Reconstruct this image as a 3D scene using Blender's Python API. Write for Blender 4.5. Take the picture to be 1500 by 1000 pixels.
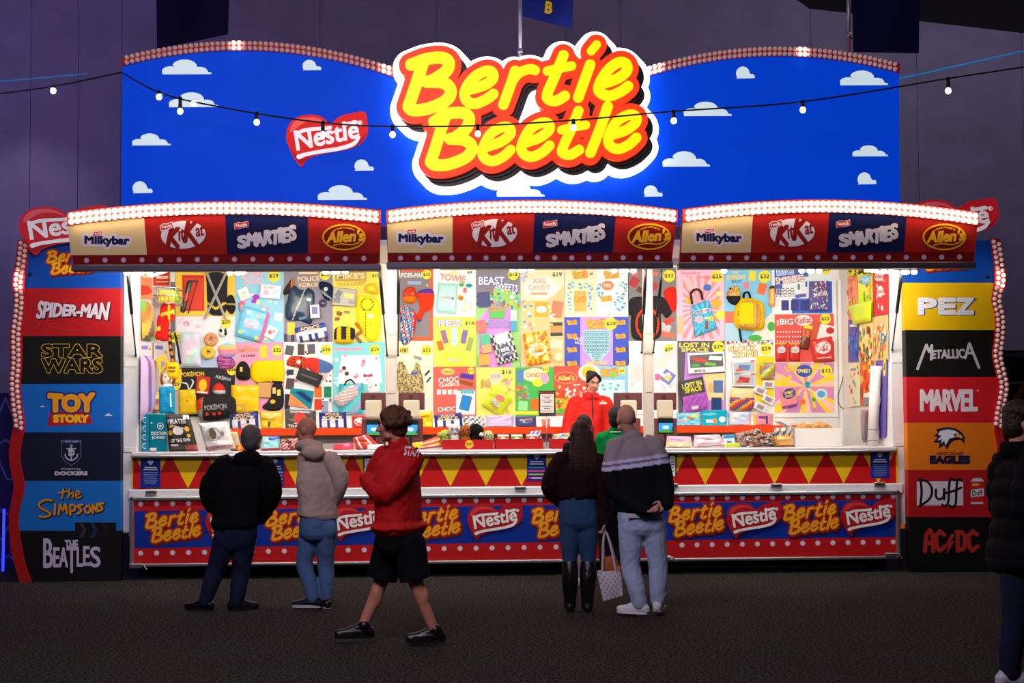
import bpy, math, random
import numpy as np
from mathutils import Vector, Matrix, noise
from mathutils.geometry import delaunay_2d_cdt
for o in list(bpy.data.objects): bpy.data.objects.remove(o)
S = bpy.context.scene
COL = S.collection
rnd = random.Random(5)
# ------------------------------------------------------------------ camera, world, lights, exposure
FOC, YAW, PITCH, ROLL, CX, CD, CH = 2200.0, .0428, .0455, -.0061, -.633, 15.1, 1.65
def cam_axes():
    cy, sy, cp, sp = math.cos(YAW), math.sin(YAW), math.cos(PITCH), math.sin(PITCH)
    f = Vector((sy*cp, cy*cp, sp)); r = Vector((cy, -sy, 0)); u = r.cross(f)
    c, s = math.cos(ROLL), math.sin(ROLL)
    return c*r + s*u, -s*r + c*u, f
CR, CU, CF = cam_axes()
CO = Vector((CX, -CD, CH))
cam = bpy.data.cameras.new('camera'); cam.sensor_width = 36; cam.lens = FOC*36/1500
cam.clip_end = 200
co = bpy.data.objects.new('camera', cam); COL.objects.link(co)
M3 = Matrix((CR, CU, -CF)).transposed()
co.matrix_world = Matrix.Translation(CO) @ M3.to_4x4()
S.camera = co
S.view_settings.view_transform = 'Standard'; S.view_settings.look = 'None'
S.view_settings.exposure = 0.0; S.view_settings.gamma = 1; S.view_settings.use_curve_mapping = False
S.cycles.max_bounces = 6; S.cycles.diffuse_bounces = 3; S.cycles.glossy_bounces = 2
S.cycles.sample_clamp_indirect = 4
wd = bpy.data.worlds.new('hall_gloom'); S.world = wd; wd.use_nodes = True
wd.node_tree.nodes['Background'].inputs[0].default_value = (.36, .30, .55, 1)
wd.node_tree.nodes['Background'].inputs[1].default_value = .014
def light(name, kind, loc, target, power, col, sx=1, sy=1, spot=1.0, blend=.5, size=.1):
    l = bpy.data.lights.new(name, kind); l.energy = power; l.color = col
    if kind == 'AREA': l.shape = 'RECTANGLE'; l.size = sx; l.size_y = sy
    if kind == 'SPOT': l.spot_size = spot; l.spot_blend = blend; l.shadow_soft_size = size
    o = bpy.data.objects.new(name, l); COL.objects.link(o); o.location = loc
    o.rotation_euler = (Vector(target)-Vector(loc)).to_track_quat('-Z', 'Y').to_euler()
    return o
# flood lamps that hang under the lifted flaps and wash the prize wall
for k, (x, w, p) in enumerate(((-2.6, 2.2, 60), (.05, 2.2, 60), (2.75, 2.2, 60))):
    light('flap_flood', 'AREA', (x, -.95, 2.98), (x, 1.95, 1.75), p, (1, .93, .80), w, .12)
light('ceiling_strip', 'AREA', (0, .75, 3.12), (0, 1.2, 1.0), 40, (1, .95, .86), 7, .2)
# coloured hall lights high up: violet on the left of the hall wall, cool grey on the right
light('violet_wash', 'AREA', (-9, 1.5, 7.5), (-4.5, 7, 3.5), 150, (.42, .29, 1), 3, 2)
light('grey_wash', 'AREA', (7, 1.5, 8.5), (4.5, 7, 4.5), 130, (.66, .60, .85), 6, 2)
light('violet_streak', 'SPOT', (-7.4, 4.5, 6.5), (-6.55, 7, 4.6), 90, (.75, .66, 1), spot=.7, blend=.9)
light('front_wash', 'AREA', (-2.2, -10, 6.2), (-.6, -2.6, 1.0), 340, (.88, .76, .94), 4, 2)
# ------------------------------------------------------------------ pixel -> point on a real plane
def ray(px, py): return (CF*FOC + CR*(px-750) - CU*(py-500)).normalized()
def WP(px, py, p0, n):
    d = ray(px, py); return CO + d*((Vector(p0)-CO).dot(n)/d.dot(n))
def WY(px, py, Y=0.0): return WP(px, py, (0, Y, 0), Vector((0, 1, 0)))
def WX(px, py, X): return WP(px, py, (X, 0, 0), Vector((1, 0, 0)))
def WZ(px, py, Z=0.0): return WP(px, py, (0, 0, Z), Vector((0, 0, 1)))
def sl(v):
    v = v/255.0
    return v/12.92 if v <= .04045 else ((v+.055)/1.055)**2.4
def C(r, g, b): return (sl(r), sl(g), sl(b), 1.0)
WHITE, BLACK = C(238, 238, 238), C(14, 14, 16)
RED, YEL, BLUE = C(205, 26, 30), C(250, 212, 0), C(0, 62, 190)
# ------------------------------------------------------------------ materials
MATS = {}
def mat(name, col=None, rough=.5, metal=0., emit=0., ecol=None, bump=0., bscale=40., noise_amt=0., spec=.5, trans=0., coat=0.):
    """node material; col None = colour from the mesh's Col attribute (printed colour)"""
    if name in MATS: return MATS[name]
    m = bpy.data.materials.new(name); m.use_nodes = True; nt = m.node_tree; N = nt.nodes; L = nt.links
    b = N['Principled BSDF']; b.inputs['Roughness'].default_value = rough; b.inputs['Metallic'].default_value = metal
    b.inputs['Specular IOR Level'].default_value = spec
    if coat: b.inputs['Coat Weight'].default_value = coat; b.inputs['Coat Roughness'].default_value = .15
    if trans: b.inputs['Transmission Weight'].default_value = trans
    src = None
    if col is None:
        a = N.new('ShaderNodeAttribute'); a.attribute_name = 'Col'; src = a.outputs['Color']
    else:
        b.inputs['Base Color'].default_value = col
    if noise_amt or bump:
        tc = N.new('ShaderNodeTexCoord'); nz = N.new('ShaderNodeTexNoise'); nz.inputs['Scale'].default_value = bscale
        nz.inputs['Detail'].default_value = 4
        L.new(tc.outputs['Object'], nz.inputs['Vector'])
    if noise_amt:
        mx = N.new('ShaderNodeMix'); mx.data_type = 'RGBA'; mx.blend_type = 'MULTIPLY'
        mr = N.new('ShaderNodeMapRange'); mr.inputs[1].default_value = .3; mr.inputs[2].default_value = .7
        mr.inputs[3].default_value = 1-noise_amt; mr.inputs[4].default_value = 1+noise_amt
        L.new(nz.outputs['Fac'], mr.inputs[0])
        mx.inputs[0].default_value = 1
        if src: L.new(src, mx.inputs[6])
        else: mx.inputs[6].default_value = col
        L.new(mr.outputs[0], mx.inputs[7]); src = mx.outputs[2]
    if src: L.new(src, b.inputs['Base Color'])
    if bump:
        bp = N.new('ShaderNodeBump'); bp.inputs['Strength'].default_value = bump; bp.inputs['Distance'].default_value = .01
        L.new(nz.outputs['Fac'], bp.inputs['Height']); L.new(bp.outputs[0], b.inputs['Normal'])
    if emit:
        b.inputs['Emission Strength'].default_value = emit
        if ecol: b.inputs['Emission Color'].default_value = ecol
        elif src: L.new(src, b.inputs['Emission Color'])
        else: b.inputs['Emission Color'].default_value = col
    MATS[name] = m
    return m
PRINT = mat('printed_vinyl', None, .55, spec=.25)
BACKLIT = mat('backlit_vinyl', None, .5, emit=.72, spec=.1)
FACELIT = mat('internally_lit_acrylic', None, .4, emit=.95, spec=.3)
GLOWHALO = mat('white_lit_edge', C(255, 250, 245), .5, emit=3.2, ecol=(1, .95, .9, 1))
PACK = mat('glossy_packaging', None, .28, bump=.25, bscale=25, spec=.5)
FABRIC = mat('woven_fabric', None, .9, bump=.3, bscale=300, spec=.1)
METALW = mat('white_painted_metal', C(225, 222, 225), .35, noise_amt=.06, bscale=6)
ALU = mat('brushed_aluminium', C(190, 190, 196), .35, metal=.9, noise_amt=.05)
DARKMETAL = mat('dark_metal', C(28, 28, 32), .45, metal=.3)
BLACKP = mat('black_plastic', C(12, 12, 14), .4)
LIT = mat('lit_bulb', C(255, 240, 220), .4, emit=9, ecol=(1, .80, .56, 1))
UNLIT = mat('clear_bulb_added_glow', C(205, 180, 184), .12, spec=.8, emit=.14, ecol=(1, .70, .66, 1))  # switched-off bulbs: faint emission stands in for the light they reflect
CHROME = mat('chrome_cup', C(200, 196, 198), .2, metal=1)
LED = mat('led_chip', C(255, 255, 255), .4, emit=9, ecol=(1, .95, .86, 1))
# ------------------------------------------------------------------ object helpers
def tag(o, label=None, cat=None, group=None, kind=None):
    if label: o['label'] = label
    if cat: o['category'] = cat
    if group: o['group'] = group
    if kind: o['kind'] = kind
    return o
WL = {}                                          # world location of every object made so far
def empty(name, loc, label=None, cat=None, group=None, kind=None):
    o = bpy.data.objects.new(name, None); COL.objects.link(o); o.location = loc; o.empty_display_size = .1
    WL[o.name] = Vector(loc)
    return tag(o, label, cat, group, kind)
def copy_tree(o, parent=None, shift=None):
    c = o.copy(); COL.objects.link(c); c.parent = parent
    for ch in list(o.children): copy_tree(ch, c)
    if shift is not None: c.location = o.location + Vector(shift)
    return c
class MB:
    """collects faces (world coordinates) with a colour per face; build() links ONE mesh object"""
    def __init__(s): s.v = []; s.f = []; s.c = []
    def face(s, pts, col=WHITE):
        i = len(s.v); s.v.extend([tuple(p) for p in pts]); s.f.append(tuple(range(i, i+len(pts)))); s.c.append(col); return s
    def raw(s, vs, fs, col=WHITE):
        i = len(s.v); s.v.extend([tuple(p) for p in vs])
        for k, f in enumerate(fs): s.f.append(tuple(a+i for a in f)); s.c.append(col[k] if isinstance(col, list) else col)
        return s
    def box(s, a, b, col=WHITE, m=None):
        x0, y0, z0 = a; x1, y1, z1 = b
        vs = [Vector(p) for p in ((x0,y0,z0),(x1,y0,z0),(x1,y1,z0),(x0,y1,z0),(x0,y0,z1),(x1,y0,z1),(x1,y1,z1),(x0,y1,z1))]
        if m is not None: vs = [m @ v for v in vs]
        return s.raw(vs, [(0,1,5,4),(1,2,6,5),(2,3,7,6),(3,0,4,7),(4,5,6,7),(3,2,1,0)], col)
    def bbox(s, a, b, col=WHITE, bev=.01, m=None):
        """box with chamfered vertical and horizontal edges"""
        x0, y0, z0 = a; x1, y1, z1 = b; e = bev
        def ring(z, d): return [(x0+d,y0+e,z),(x0+e,y0+d,z),(x1-e,y0+d,z),(x1-d,y0+e,z),(x1-d,y1-e,z),(x1-e,y1-d,z),(x0+e,y1-d,z),(x0+d,y1-e,z)]
        rs = [ring(z0, e*.6), ring(z0+e, 0), ring(z1-e, 0), ring(z1, e*.6)]
        vs = [Vector(p) for r in rs for p in r]
        if m is not None: vs = [m @ v for v in vs]
        fs = [tuple(range(7,-1,-1)), tuple(range(24,32))]
        for k in range(3):
            for i in range(8): j=(i+1)%8; fs.append((k*8+i,k*8+j,k*8+8+j,k*8+8+i))
        return s.raw(vs, fs, col)
    def tube(s, pts, r, n=8, col=WHITE, caps=True):
        pts = [Vector(p) for p in pts]; rs = r if isinstance(r, (list, tuple)) else [r]*len(pts)
        vs = []; fs = []; ref = None
        for i, p in enumerate(pts):
            t = (pts[min(i+1, len(pts)-1)]-pts[max(i-1, 0)]).normalized()
            if ref is None: ref = t.orthogonal().normalized()
            ref = (ref - t*ref.dot(t)).normalized(); b = t.cross(ref)
            for k in range(n): a = 2*math.pi*k/n; vs.append(p+(ref*math.cos(a)+b*math.sin(a))*rs[i])
        for i in range(len(pts)-1):
            for k in range(n): j=(k+1)%n; fs.append((i*n+k, i*n+j, (i+1)*n+j, (i+1)*n+k))
        if caps: fs.append(tuple(range(n-1,-1,-1))); fs.append(tuple(range((len(pts)-1)*n, len(pts)*n)))
        return s.raw(vs, fs, col)
    def ball(s, c, r, n=10, m=6, col=WHITE, rot=None):
        rx, ry, rz = r if isinstance(r, (tuple, list)) else (r, r, r); c = Vector(c)
        vs = [Vector((0,0,rz))]; 
        for i in range(1, m):
            t = math.pi*i/m
            for k in range(n): a=2*math.pi*k/n; vs.append(Vector((rx*math.sin(t)*math.cos(a), ry*math.sin(t)*math.sin(a), rz*math.cos(t))))
        vs.append(Vector((0,0,-rz)))
        if rot is not None: vs = [rot @ v for v in vs]
        vs = [c+v for v in vs]
        fs = [(0,1+k,1+(k+1)%n) for k in range(n)]
        for i in range(m-2):
            for k in range(n): j=(k+1)%n; fs.append((1+i*n+k,1+(i+1)*n+k,1+(i+1)*n+j,1+i*n+j))
        e = len(vs)-1; o = 1+(m-2)*n
        fs += [(e,o+(k+1)%n,o+k) for k in range(n)]
        return s.raw(vs, fs, col)
    def prism(s, front, back, col=WHITE, cap_back=True, side=None):
        n = len(front); i = len(s.v)
        s.face(front, col)
        for k in range(n): j=(k+1)%n; s.face([front[j], front[k], back[k], back[j]], side or col)
        if cap_back: s.face(list(reversed(back)), side or col)
        return s
    def build(s, name, m, parent=None, smooth=False, origin=None):
        """origin: world location of the object (default: its parent's location, or the base centre of the mesh)"""
        me = bpy.data.meshes.new(name)
        v = np.array(s.v, dtype=float).reshape(-1, 3)
        if origin is None:
            if parent is not None: origin = WL[parent.name]
            else: origin = Vector(((v[:,0].min()+v[:,0].max())/2, (v[:,1].min()+v[:,1].max())/2, v[:,2].min()))
        o3 = np.array(origin); v = v-o3
        me.from_pydata(v.tolist(), [], s.f); me.update()
        a = me.color_attributes.new('Col', 'FLOAT_COLOR', 'CORNER')
        cols = np.repeat(np.array(s.c, dtype=np.float32), [len(f) for f in s.f], axis=0)
        a.data.foreach_set('color', cols.ravel())
        if smooth: me.polygons.foreach_set('use_smooth', [True]*len(me.polygons))
        me.materials.append(m)
        o = bpy.data.objects.new(name, me); COL.objects.link(o)
        WL[o.name] = Vector(origin)
        if parent is not None: o.parent = parent; o.location = Vector(origin)-WL[parent.name]
        else: o.location = origin
        return o
# ------------------------------------------------------------------ 2-D shapes: signed distance -> clean outlines (logos and lettering)
_tx = {}
def text_mesh(body, off=0.0, spacing=1.0):
    """flat default-font text: verts (cap height 1, x from 0), faces, boundary segments"""
    k = (body, round(off, 4), spacing)
    if k in _tx: return _tx[k]
    cu = bpy.data.curves.new('t', 'FONT'); cu.body = body; cu.size = 1; cu.offset = off; cu.resolution_u = 3; cu.space_character = spacing
    ob = bpy.data.objects.new('t', cu); COL.objects.link(ob)
    dg = bpy.context.evaluated_depsgraph_get(); me = ob.evaluated_get(dg).to_mesh()
    vs = np.array([(v.co.x, v.co.y) for v in me.vertices]).reshape(-1, 2); fs = [tuple(p.vertices) for p in me.polygons]
    cnt = {}
    for p in fs:
        for i in range(len(p)):
            e = (p[i], p[(i+1) % len(p)]); q = tuple(sorted(e)); cnt.setdefault(q, []).append(e)
    segs = [(vs[e[0][0]], vs[e[0][1]]) for e in cnt.values() if len(e) == 1]
    ob.evaluated_get(dg).to_mesh_clear(); bpy.data.objects.remove(ob); bpy.data.curves.remove(cu)
    if len(vs):
        lo = vs.min(0); w = vs[:,0].max()-lo[0]
    else: lo = np.zeros(2); w = 1
    _tx[k] = (vs, fs, segs)
    return _tx[k]
class Shape:
    """union of strokes (thick polylines) and polygons in a y-down plane"""
    def __init__(s): s.st = []; s.pg = []
    def stroke(s, pts, r, smooth=True, closed=False):
        pts = [tuple(p) for p in pts]
        if smooth and len(pts) > 2: pts = spline(pts, closed)
        s.st.append((np.array(pts, float), r)); return s
    def poly(s, pts, smooth=False):
        if smooth: pts = spline([tuple(p) for p in pts], True)
        p = np.array(pts, float); s.pg.append((p, np.roll(p, -1, 0))); return s
    def ellipse(s, cx, cy, rx, ry, rot=0, n=40):
        c, q = math.cos(rot), math.sin(rot)
        return s.poly([(cx+rx*math.cos(t)*c-ry*math.sin(t)*q, cy+rx*math.cos(t)*q+ry*math.sin(t)*c) for t in np.linspace(0, 2*math.pi, n, endpoint=False)])
    def text(s, body, quad, spacing=1.0, warp=None):
        """fit text box into quad (tl, tr, br, bl); warp(u,v)->(u,v) in 0..1 before"""
        vs, fs, segs = text_mesh(body, 0, spacing)
        lo, hi = vs.min(0), vs.max(0); A = np.array([q[0] for q in segs]); B = np.array([q[1] for q in segs])
        def mp(P):
            u = (P[:,0]-lo[0])/(hi[0]-lo[0]); v = 1-(P[:,1]-lo[1])/(hi[1]-lo[1])
            if warp: u, v = warp(u, v)
            tl, tr, br, bl = [np.array(q, float) for q in quad]
            u = u[:,None]; v = v[:,None]
            return tl*(1-u)*(1-v)+tr*u*(1-v)+br*u*v+bl*(1-u)*v
        s.pg.append((mp(A), mp(B))); return s
    def bounds(s, pad):
        P = [p+d*r for p, r in s.st for d in (1, -1)]+[a for a, b in s.pg]; P = np.concatenate(P); return P.min(0)-pad, P.max(0)+pad
    def grid(s, lo, hi, h):
        xs = np.arange(lo[0], hi[0]+h, h); ys = np.arange(lo[1], hi[1]+h, h)
        X, Y = np.meshgrid(xs, ys); D = np.full(X.shape, 1e9)
        def dseg(a, b, sub):
            d = b-a; l = d@d; x = X[sub]; y = Y[sub]
            t = np.clip(((x-a[0])*d[0]+(y-a[1])*d[1])/l, 0, 1) if l > 1e-12 else 0
            return np.hypot(x-a[0]-t*d[0], y-a[1]-t*d[1])
        full = (slice(None), slice(None))
        for p, r in s.st:
            for i in range(len(p)-1):
                np.minimum(D, dseg(p[i], p[i+1], full)-r, out=D)
        for A, B in s.pg:
            E = np.full(X.shape, 1e9); ins = np.zeros(X.shape, bool)
            for a, b in zip(A, B):
                np.minimum(E, dseg(a, b, full), out=E)
                if a[1] != b[1]:
                    c = (Y >= min(a[1], b[1])) & (Y < max(a[1], b[1]))
                    ins ^= c & (X < a[0]+(Y-a[1])*(b[0]-a[0])/(b[1]-a[1]))
            np.minimum(D, np.where(ins, -E, E), out=D)
        return xs, ys, D
def spline(pts, closed=False, n=6):
    P = [np.array(p, float) for p in pts]; out = []; m = len(P)
    for i in range(m if closed else m-1):
        p0 = P[i-1] if (closed or i > 0) else P[0]; p1 = P[i]; p2 = P[(i+1) % m]; p3 = P[(i+2) % m] if (closed or i+2 < m) else p2
        for k in range(n):
            t = k/n; out.append(tuple(.5*((2*p1)+(p2-p0)*t+(2*p0-5*p1+4*p2-p3)*t*t+(3*p1-p0-3*p2+p3)*t**3)))
    if not closed: out.append(tuple(P[-1]))
    return out
def rdp(p, tol):
    if len(p) < 4: return p
    keep = np.zeros(len(p), bool); keep[0] = keep[-1] = True; st = [(0, len(p)-1)]
    while st:
        a, b = st.pop()
        if b-a < 2: continue
        d = p[b]-p[a]; l = np.hypot(*d); q = p[a+1:b]-p[a]
        e = np.abs(q[:,0]*d[1]-q[:,1]*d[0])/l if l > 1e-9 else np.hypot(q[:,0], q[:,1])
        k = int(e.argmax())
        if e[k] > tol: k += a+1; keep[k] = True; st += [(a, k), (k, b)]
    return p[keep]
def outline(xs, ys, D, lev, tol):
    """contour loops of D == lev, then triangles of the inside: (verts, tris, loops)"""
    F = D-lev; I = F < 0; h = xs[1]-xs[0]
    m = (I[:-1,:-1].astype(int)+I[:-1,1:]+I[1:,1:]+I[1:,:-1]); cy, cx = np.where((m > 0) & (m < 4))
    nx = {}; pos = {}
    def pt(kind, j, i):
        key = (kind, j, i)
        if key not in pos:
            a = F[j, i]; b = F[j, i+1] if kind == 0 else F[j+1, i]; t = min(max(a/(a-b), .02), .98)
            pos[key] = (xs[i]+(t*h if kind == 0 else 0), ys[j]+(t*h if kind == 1 else 0))
        return key
    for j, i in zip(cy, cx):
        c = (I[j,i], I[j,i+1], I[j+1,i+1], I[j+1,i])
        e = [(0,j,i), (1,j,i+1), (0,j+1,i), (1,j,i)]   # top right bottom left
        cr = [k for k in range(4) if c[k] != c[(k+1) % 4]]
        if len(cr) == 2: prs = [tuple(cr)]
        else:
            ctr = (F[j,i]+F[j,i+1]+F[j+1,i+1]+F[j+1,i]) < 0
            prs = [(0,1),(2,3)] if (c[0] == ctr) else [(3,0),(1,2)]
        for a, b in prs:
            A = pt(*e[a]); B = pt(*e[b]); nx.setdefault(A, []).append(B); nx.setdefault(B, []).append(A)
    loops = []; seen = set()
    for st in nx:
        if st in seen: continue
        lp = [st]; seen.add(st); cur = st
        while True:
            w = [q for q in nx[cur] if q not in seen]
            if not w: break
            cur = w[0]; seen.add(cur); lp.append(cur)
        if len(lp) < 4: continue
        p = np.array([pos[q] for q in lp]); half = len(p)//2
        a = rdp(p[:half+1], tol); b = rdp(np.concatenate([p[half:], p[:1]]), tol)
        p = np.concatenate([a[:-1], b[:-1]])
        if len(p) >= 3: loops.append(p)
    V = []; E = []
    for p in loops:
        i0 = len(V); V += [Vector(q) for q in p]; E += [(i0+k, i0+(k+1) % len(p)) for k in range(len(p))]
    if not V: return [], [], []
    r = delaunay_2d_cdt(V, E, [], 0, 1e-5)
    vo = [(v.x, v.y) for v in r[0]]; T = []
    for f in r[2]:
        c = np.mean([vo[k] for k in f], axis=0); j = (c[1]-ys[0])/h; i = (c[0]-xs[0])/h
        j0 = min(max(int(j), 0), len(ys)-2); i0 = min(max(int(i), 0), len(xs)-2); u = i-i0; w = j-j0
        if F[j0,i0]*(1-u)*(1-w)+F[j0,i0+1]*u*(1-w)+F[j0+1,i0]*(1-u)*w+F[j0+1,i0+1]*u*w < 0: T.append(tuple(f))
    return vo, T, loops
def stamp(layers, h=.5, tol=.08):
    """layers: list of (Shape, offset, colour, shift) back to front -> list of (verts, tris, loops, colour)"""
    out = []; cache = {}
    for sh, off, col, *sf in layers:
        pad = max(o for s2, o, *_ in layers if s2 is sh)+3*h
        if id(sh) not in cache: lo, hi = sh.bounds(pad); cache[id(sh)] = sh.grid(lo, hi, h)
        xs, ys, D = cache[id(sh)]
        v, t, l = outline(xs, ys, D, off, tol); dx, dy = sf[0] if sf else (0, 0)
        out.append(([(a+dx, b+dy) for a, b in v], t, [p+np.array((dx, dy)) for p in l], col))
    return out
class Art:
    """flat print on a surface: every call lays one more film 0.4 mm in front of the last; drawn in the pixel frame of a real plane"""
    def __init__(s, mp, step=.0004): s.mp = mp; s.mb = MB(); s.h = step; s.step = step
    def up(s): s.h += s.step
    def poly(s, pts, col):
        s.mb.face([s.mp(u, v, s.h) for u, v in pts], col); s.up(); return s
    def rect(s, x0, y0, x1, y1, col): return s.poly([(x0,y1),(x1,y1),(x1,y0),(x0,y0)], col)
    def ell(s, cx, cy, rx, ry, col, n=20, rot=0):
        c, q = math.cos(rot), math.sin(rot)
        return s.poly([(cx+rx*math.cos(t)*c-ry*math.sin(t)*q, cy+rx*math.cos(t)*q+ry*math.sin(t)*c) for t in np.linspace(0, 2*math.pi, n, endpoint=False)], col)
    def rrect(s, cx, cy, w, h, rot, col):
        c, q = math.cos(rot), math.sin(rot)
        return s.poly([(cx+a*c-b*q, cy+a*q+b*c) for a, b in ((-w/2,h/2),(w/2,h/2),(w/2,-h/2),(-w/2,-h/2))], col)
    def text(s, body, cx, cy, w, h, col, rot=0, bold=.0, shear=0, outline=None, ow=.05):
        for o, c in (((bold+ow, outline),) if outline else ())+((bold, col),):
            vs, fs, _ = text_mesh(body, o)
            if not len(vs): return s
            v0, _, _ = text_mesh(body, bold); lo, hi = v0.min(0), v0.max(0)
            cc, q = math.cos(rot), math.sin(rot); sx = w/(hi[0]-lo[0]); sy = h/(hi[1]-lo[1]); out = []
            for x, y in vs:
                a = (x-(lo[0]+hi[0])/2)*sx; b = -(y-(lo[1]+hi[1])/2)*sy; a -= shear*b
                out.append(s.mp(cx+a*cc-b*q, cy+a*q+b*cc, s.h))
            s.mb.raw(out, fs, c); s.up()
        return s
    def stamp(s, st, f=None, cols=None):
        for k, (v, t, l, c) in enumerate(st):
            if not t: continue
            s.mb.raw([s.mp(*(f(a, b) if f else (a, b)), s.h) for a, b in v], t, cols[k] if cols else c); s.up()
        return s
    def build(s, name, parent=None, m=None): return s.mb.build(name, m or PRINT, parent)
def aff(ox, oy, sx=1, sy=None, rot=0, cx=0, cy=0):
    """scale about (cx,cy), turn, then put (cx,cy) at (ox,oy)"""
    sy = sx if sy is None else sy; c, q = math.cos(rot), math.sin(rot)
    return lambda a, b: (ox+(a-cx)*sx*c-(b-cy)*sy*q, oy+(a-cx)*sx*q+(b-cy)*sy*c)
def planemap(p0, n):
    n = Vector(n).normalized(); n = -n if n.dot(CF) > 0 else n
    return lambda u, v, h: WP(u, v, p0, n)+n*h
def ymap(Y): return planemap((0, Y, 0), (0, -1, 0))
def extrude_stamp(mb, layer, mp, h0, h1, f=None, col=None):
    """one stamp layer as a solid slab between heights h0 and h1"""
    v, t, loops, c = layer; c = col or c
    mb.raw([mp(*(f(a, b) if f else (a, b)), h1) for a, b in v], t, c)
    for p in loops:
        q = [f(a, b) if f else (a, b) for a, b in p]; n = len(q)
        A = [mp(a, b, h0) for a, b in q]; B = [mp(a, b, h1) for a, b in q]
        mb.raw(A+B, [(i, (i+1) % n, n+(i+1) % n, n+i) for i in range(n)], c)
# ------------------------------------------------------------------ logo stamps
def crop(ox, oy, s): return lambda P: [(ox+s*x, oy+s*y) for x, y in P]
k = crop(560, 30, .28)
bertie = Shape()
for pts, r in (
    ([(155,268),(230,240),(310,232),(348,255),(335,300),(270,345),(235,355)], 31), ([(235,355),(320,360),(358,400),(335,450),(250,490),(170,502),(142,485)], 31), ([(215,260),(180,370),(142,480)], 31),
    ([(440,398),(530,372),(574,338),(568,305),(530,302),(470,340),(430,405),(440,452),(482,468),(540,445),(576,418)], 27),
    ([(688,300),(665,370),(628,472)], 27), ([(668,360),(705,312),(760,290),(790,296)], 25),
    ([(935,220),(890,330),(852,420),(864,448),(900,452),(942,428)], 27), ([(852,300),(920,285),(978,274)], 23),
    ([(1105,165),(1078,198)], 22), ([(1072,268),(1042,350),(1012,435)], 27),
    ([(1135,365),(1210,340),(1260,300),(1254,262),(1215,257),(1160,300),(1118,370),(1122,408),(1170,428),(1230,405),(1266,378)], 27),
    ([(272,560),(340,520),(420,515),(452,540),(440,590),(385,638),(355,648)], 30), ([(355,648),(430,655),(466,690),(440,740),(350,778),(278,782),(255,765)], 30), ([(325,545),(290,660),(256,765)], 30),
    ([(1012,505),(975,600),(930,698),(940,724),(975,728),(1016,704)], 26), ([(925,602),(985,588),(1050,577)], 22),
    ([(1162,482),(1125,590),(1074,718)], 27)):
    bertie.stroke(k(pts), r*.28)
e3 = [(535,690),(610,665),(662,625),(658,592),(620,588),(560,625),(522,700),(528,742),(570,762),(625,740),(664,704)]
for dx, dy in ((0,0),(200,-22),(645,-62)): bertie.stroke(k([(x+dx, y+dy) for x, y in e3]), 26*.28)
BR, BS = 9.2, (9.0, 9.5)
BERTIE = stamp([(bertie, BR+.4, C(25,18,14), (4,4.5)), (bertie, BR+.4, C(25,18,14), BS), (bertie, BR, C(228,58,18)), (bertie, 0, C(255,236,0))], .7, .1)
halo = Shape()
halo.st = [(p, r+BR) for p, r in bertie.st]+[(p+np.array(BS), r+BR) for p, r in bertie.st]+[(p+np.array(BS)/2, r+BR) for p, r in bertie.st]
HALO = stamp([(halo, 9.5, WHITE)], .9, .12)
BSMALL = [BERTIE[1], BERTIE[2], BERTIE[3]]
# chocolate maker's heart (drawn where it stands on the big sign)
k = crop(160, 30, .2933)
hs = Shape().poly(k([(958,730),(925,690),(897,630),(884,580),(900,520),(940,485),(1000,472),(1060,482),(1105,514),(1150,482),(1205,466),(1275,459),(1290,510),(1291,565),(1262,612),(1205,642),(1110,660),(1030,678),(985,702)]), True)
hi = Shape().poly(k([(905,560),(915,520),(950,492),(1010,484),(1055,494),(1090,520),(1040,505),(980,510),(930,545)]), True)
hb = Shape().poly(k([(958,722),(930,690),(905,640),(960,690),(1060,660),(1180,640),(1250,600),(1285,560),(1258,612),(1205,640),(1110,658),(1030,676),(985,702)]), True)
ht = Shape().text('Nestlé', k([(925,555),(1240,497),(1248,586),(940,650)]), 1.0)
ht.stroke(k([(932,568),(985,548),(1080,540),(1105,536)]), 1.7).stroke(k([(1185,520),(1232,510)]), 1.8)
hu = Shape().poly(k([(945,672),(1050,648),(1150,632),(1215,610),(1248,580),(1250,594),(1222,628),(1150,650),(1060,664),(985,678),(948,694)]), True)
hr = Shape().text('®', k([(1242,502),(1264,502),(1264,524),(1242,524)]))
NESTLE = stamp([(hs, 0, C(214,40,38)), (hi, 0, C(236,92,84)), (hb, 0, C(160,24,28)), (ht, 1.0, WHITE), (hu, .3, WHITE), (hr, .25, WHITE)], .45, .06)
NC = (479, 204)
def cloud(big=True):
    s = Shape()
    if big: s.poly([(0,74)]+[(0,74)]); 
    return s
def cloud_pts(v):
    # unit cloud, flat base: bumps along the top
    def arc(cx, cy, r, a0, a1, n=8): return [(cx+r*math.cos(math.radians(a)), cy-r*math.sin(math.radians(a))) for a in np.linspace(a0, a1, n)]
    if v: return [(0,0)]+arc(.16,-.14,.17,190,60)+arc(.45,-.32,.25,170,15)+arc(.76,-.14,.15,110,20)+arc(.95,-.04,.05,110,-40)
    return [(0,0)]+arc(.36,-.26,.36,215,5)+arc(.86,-.1,.13,120,-40)
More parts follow.
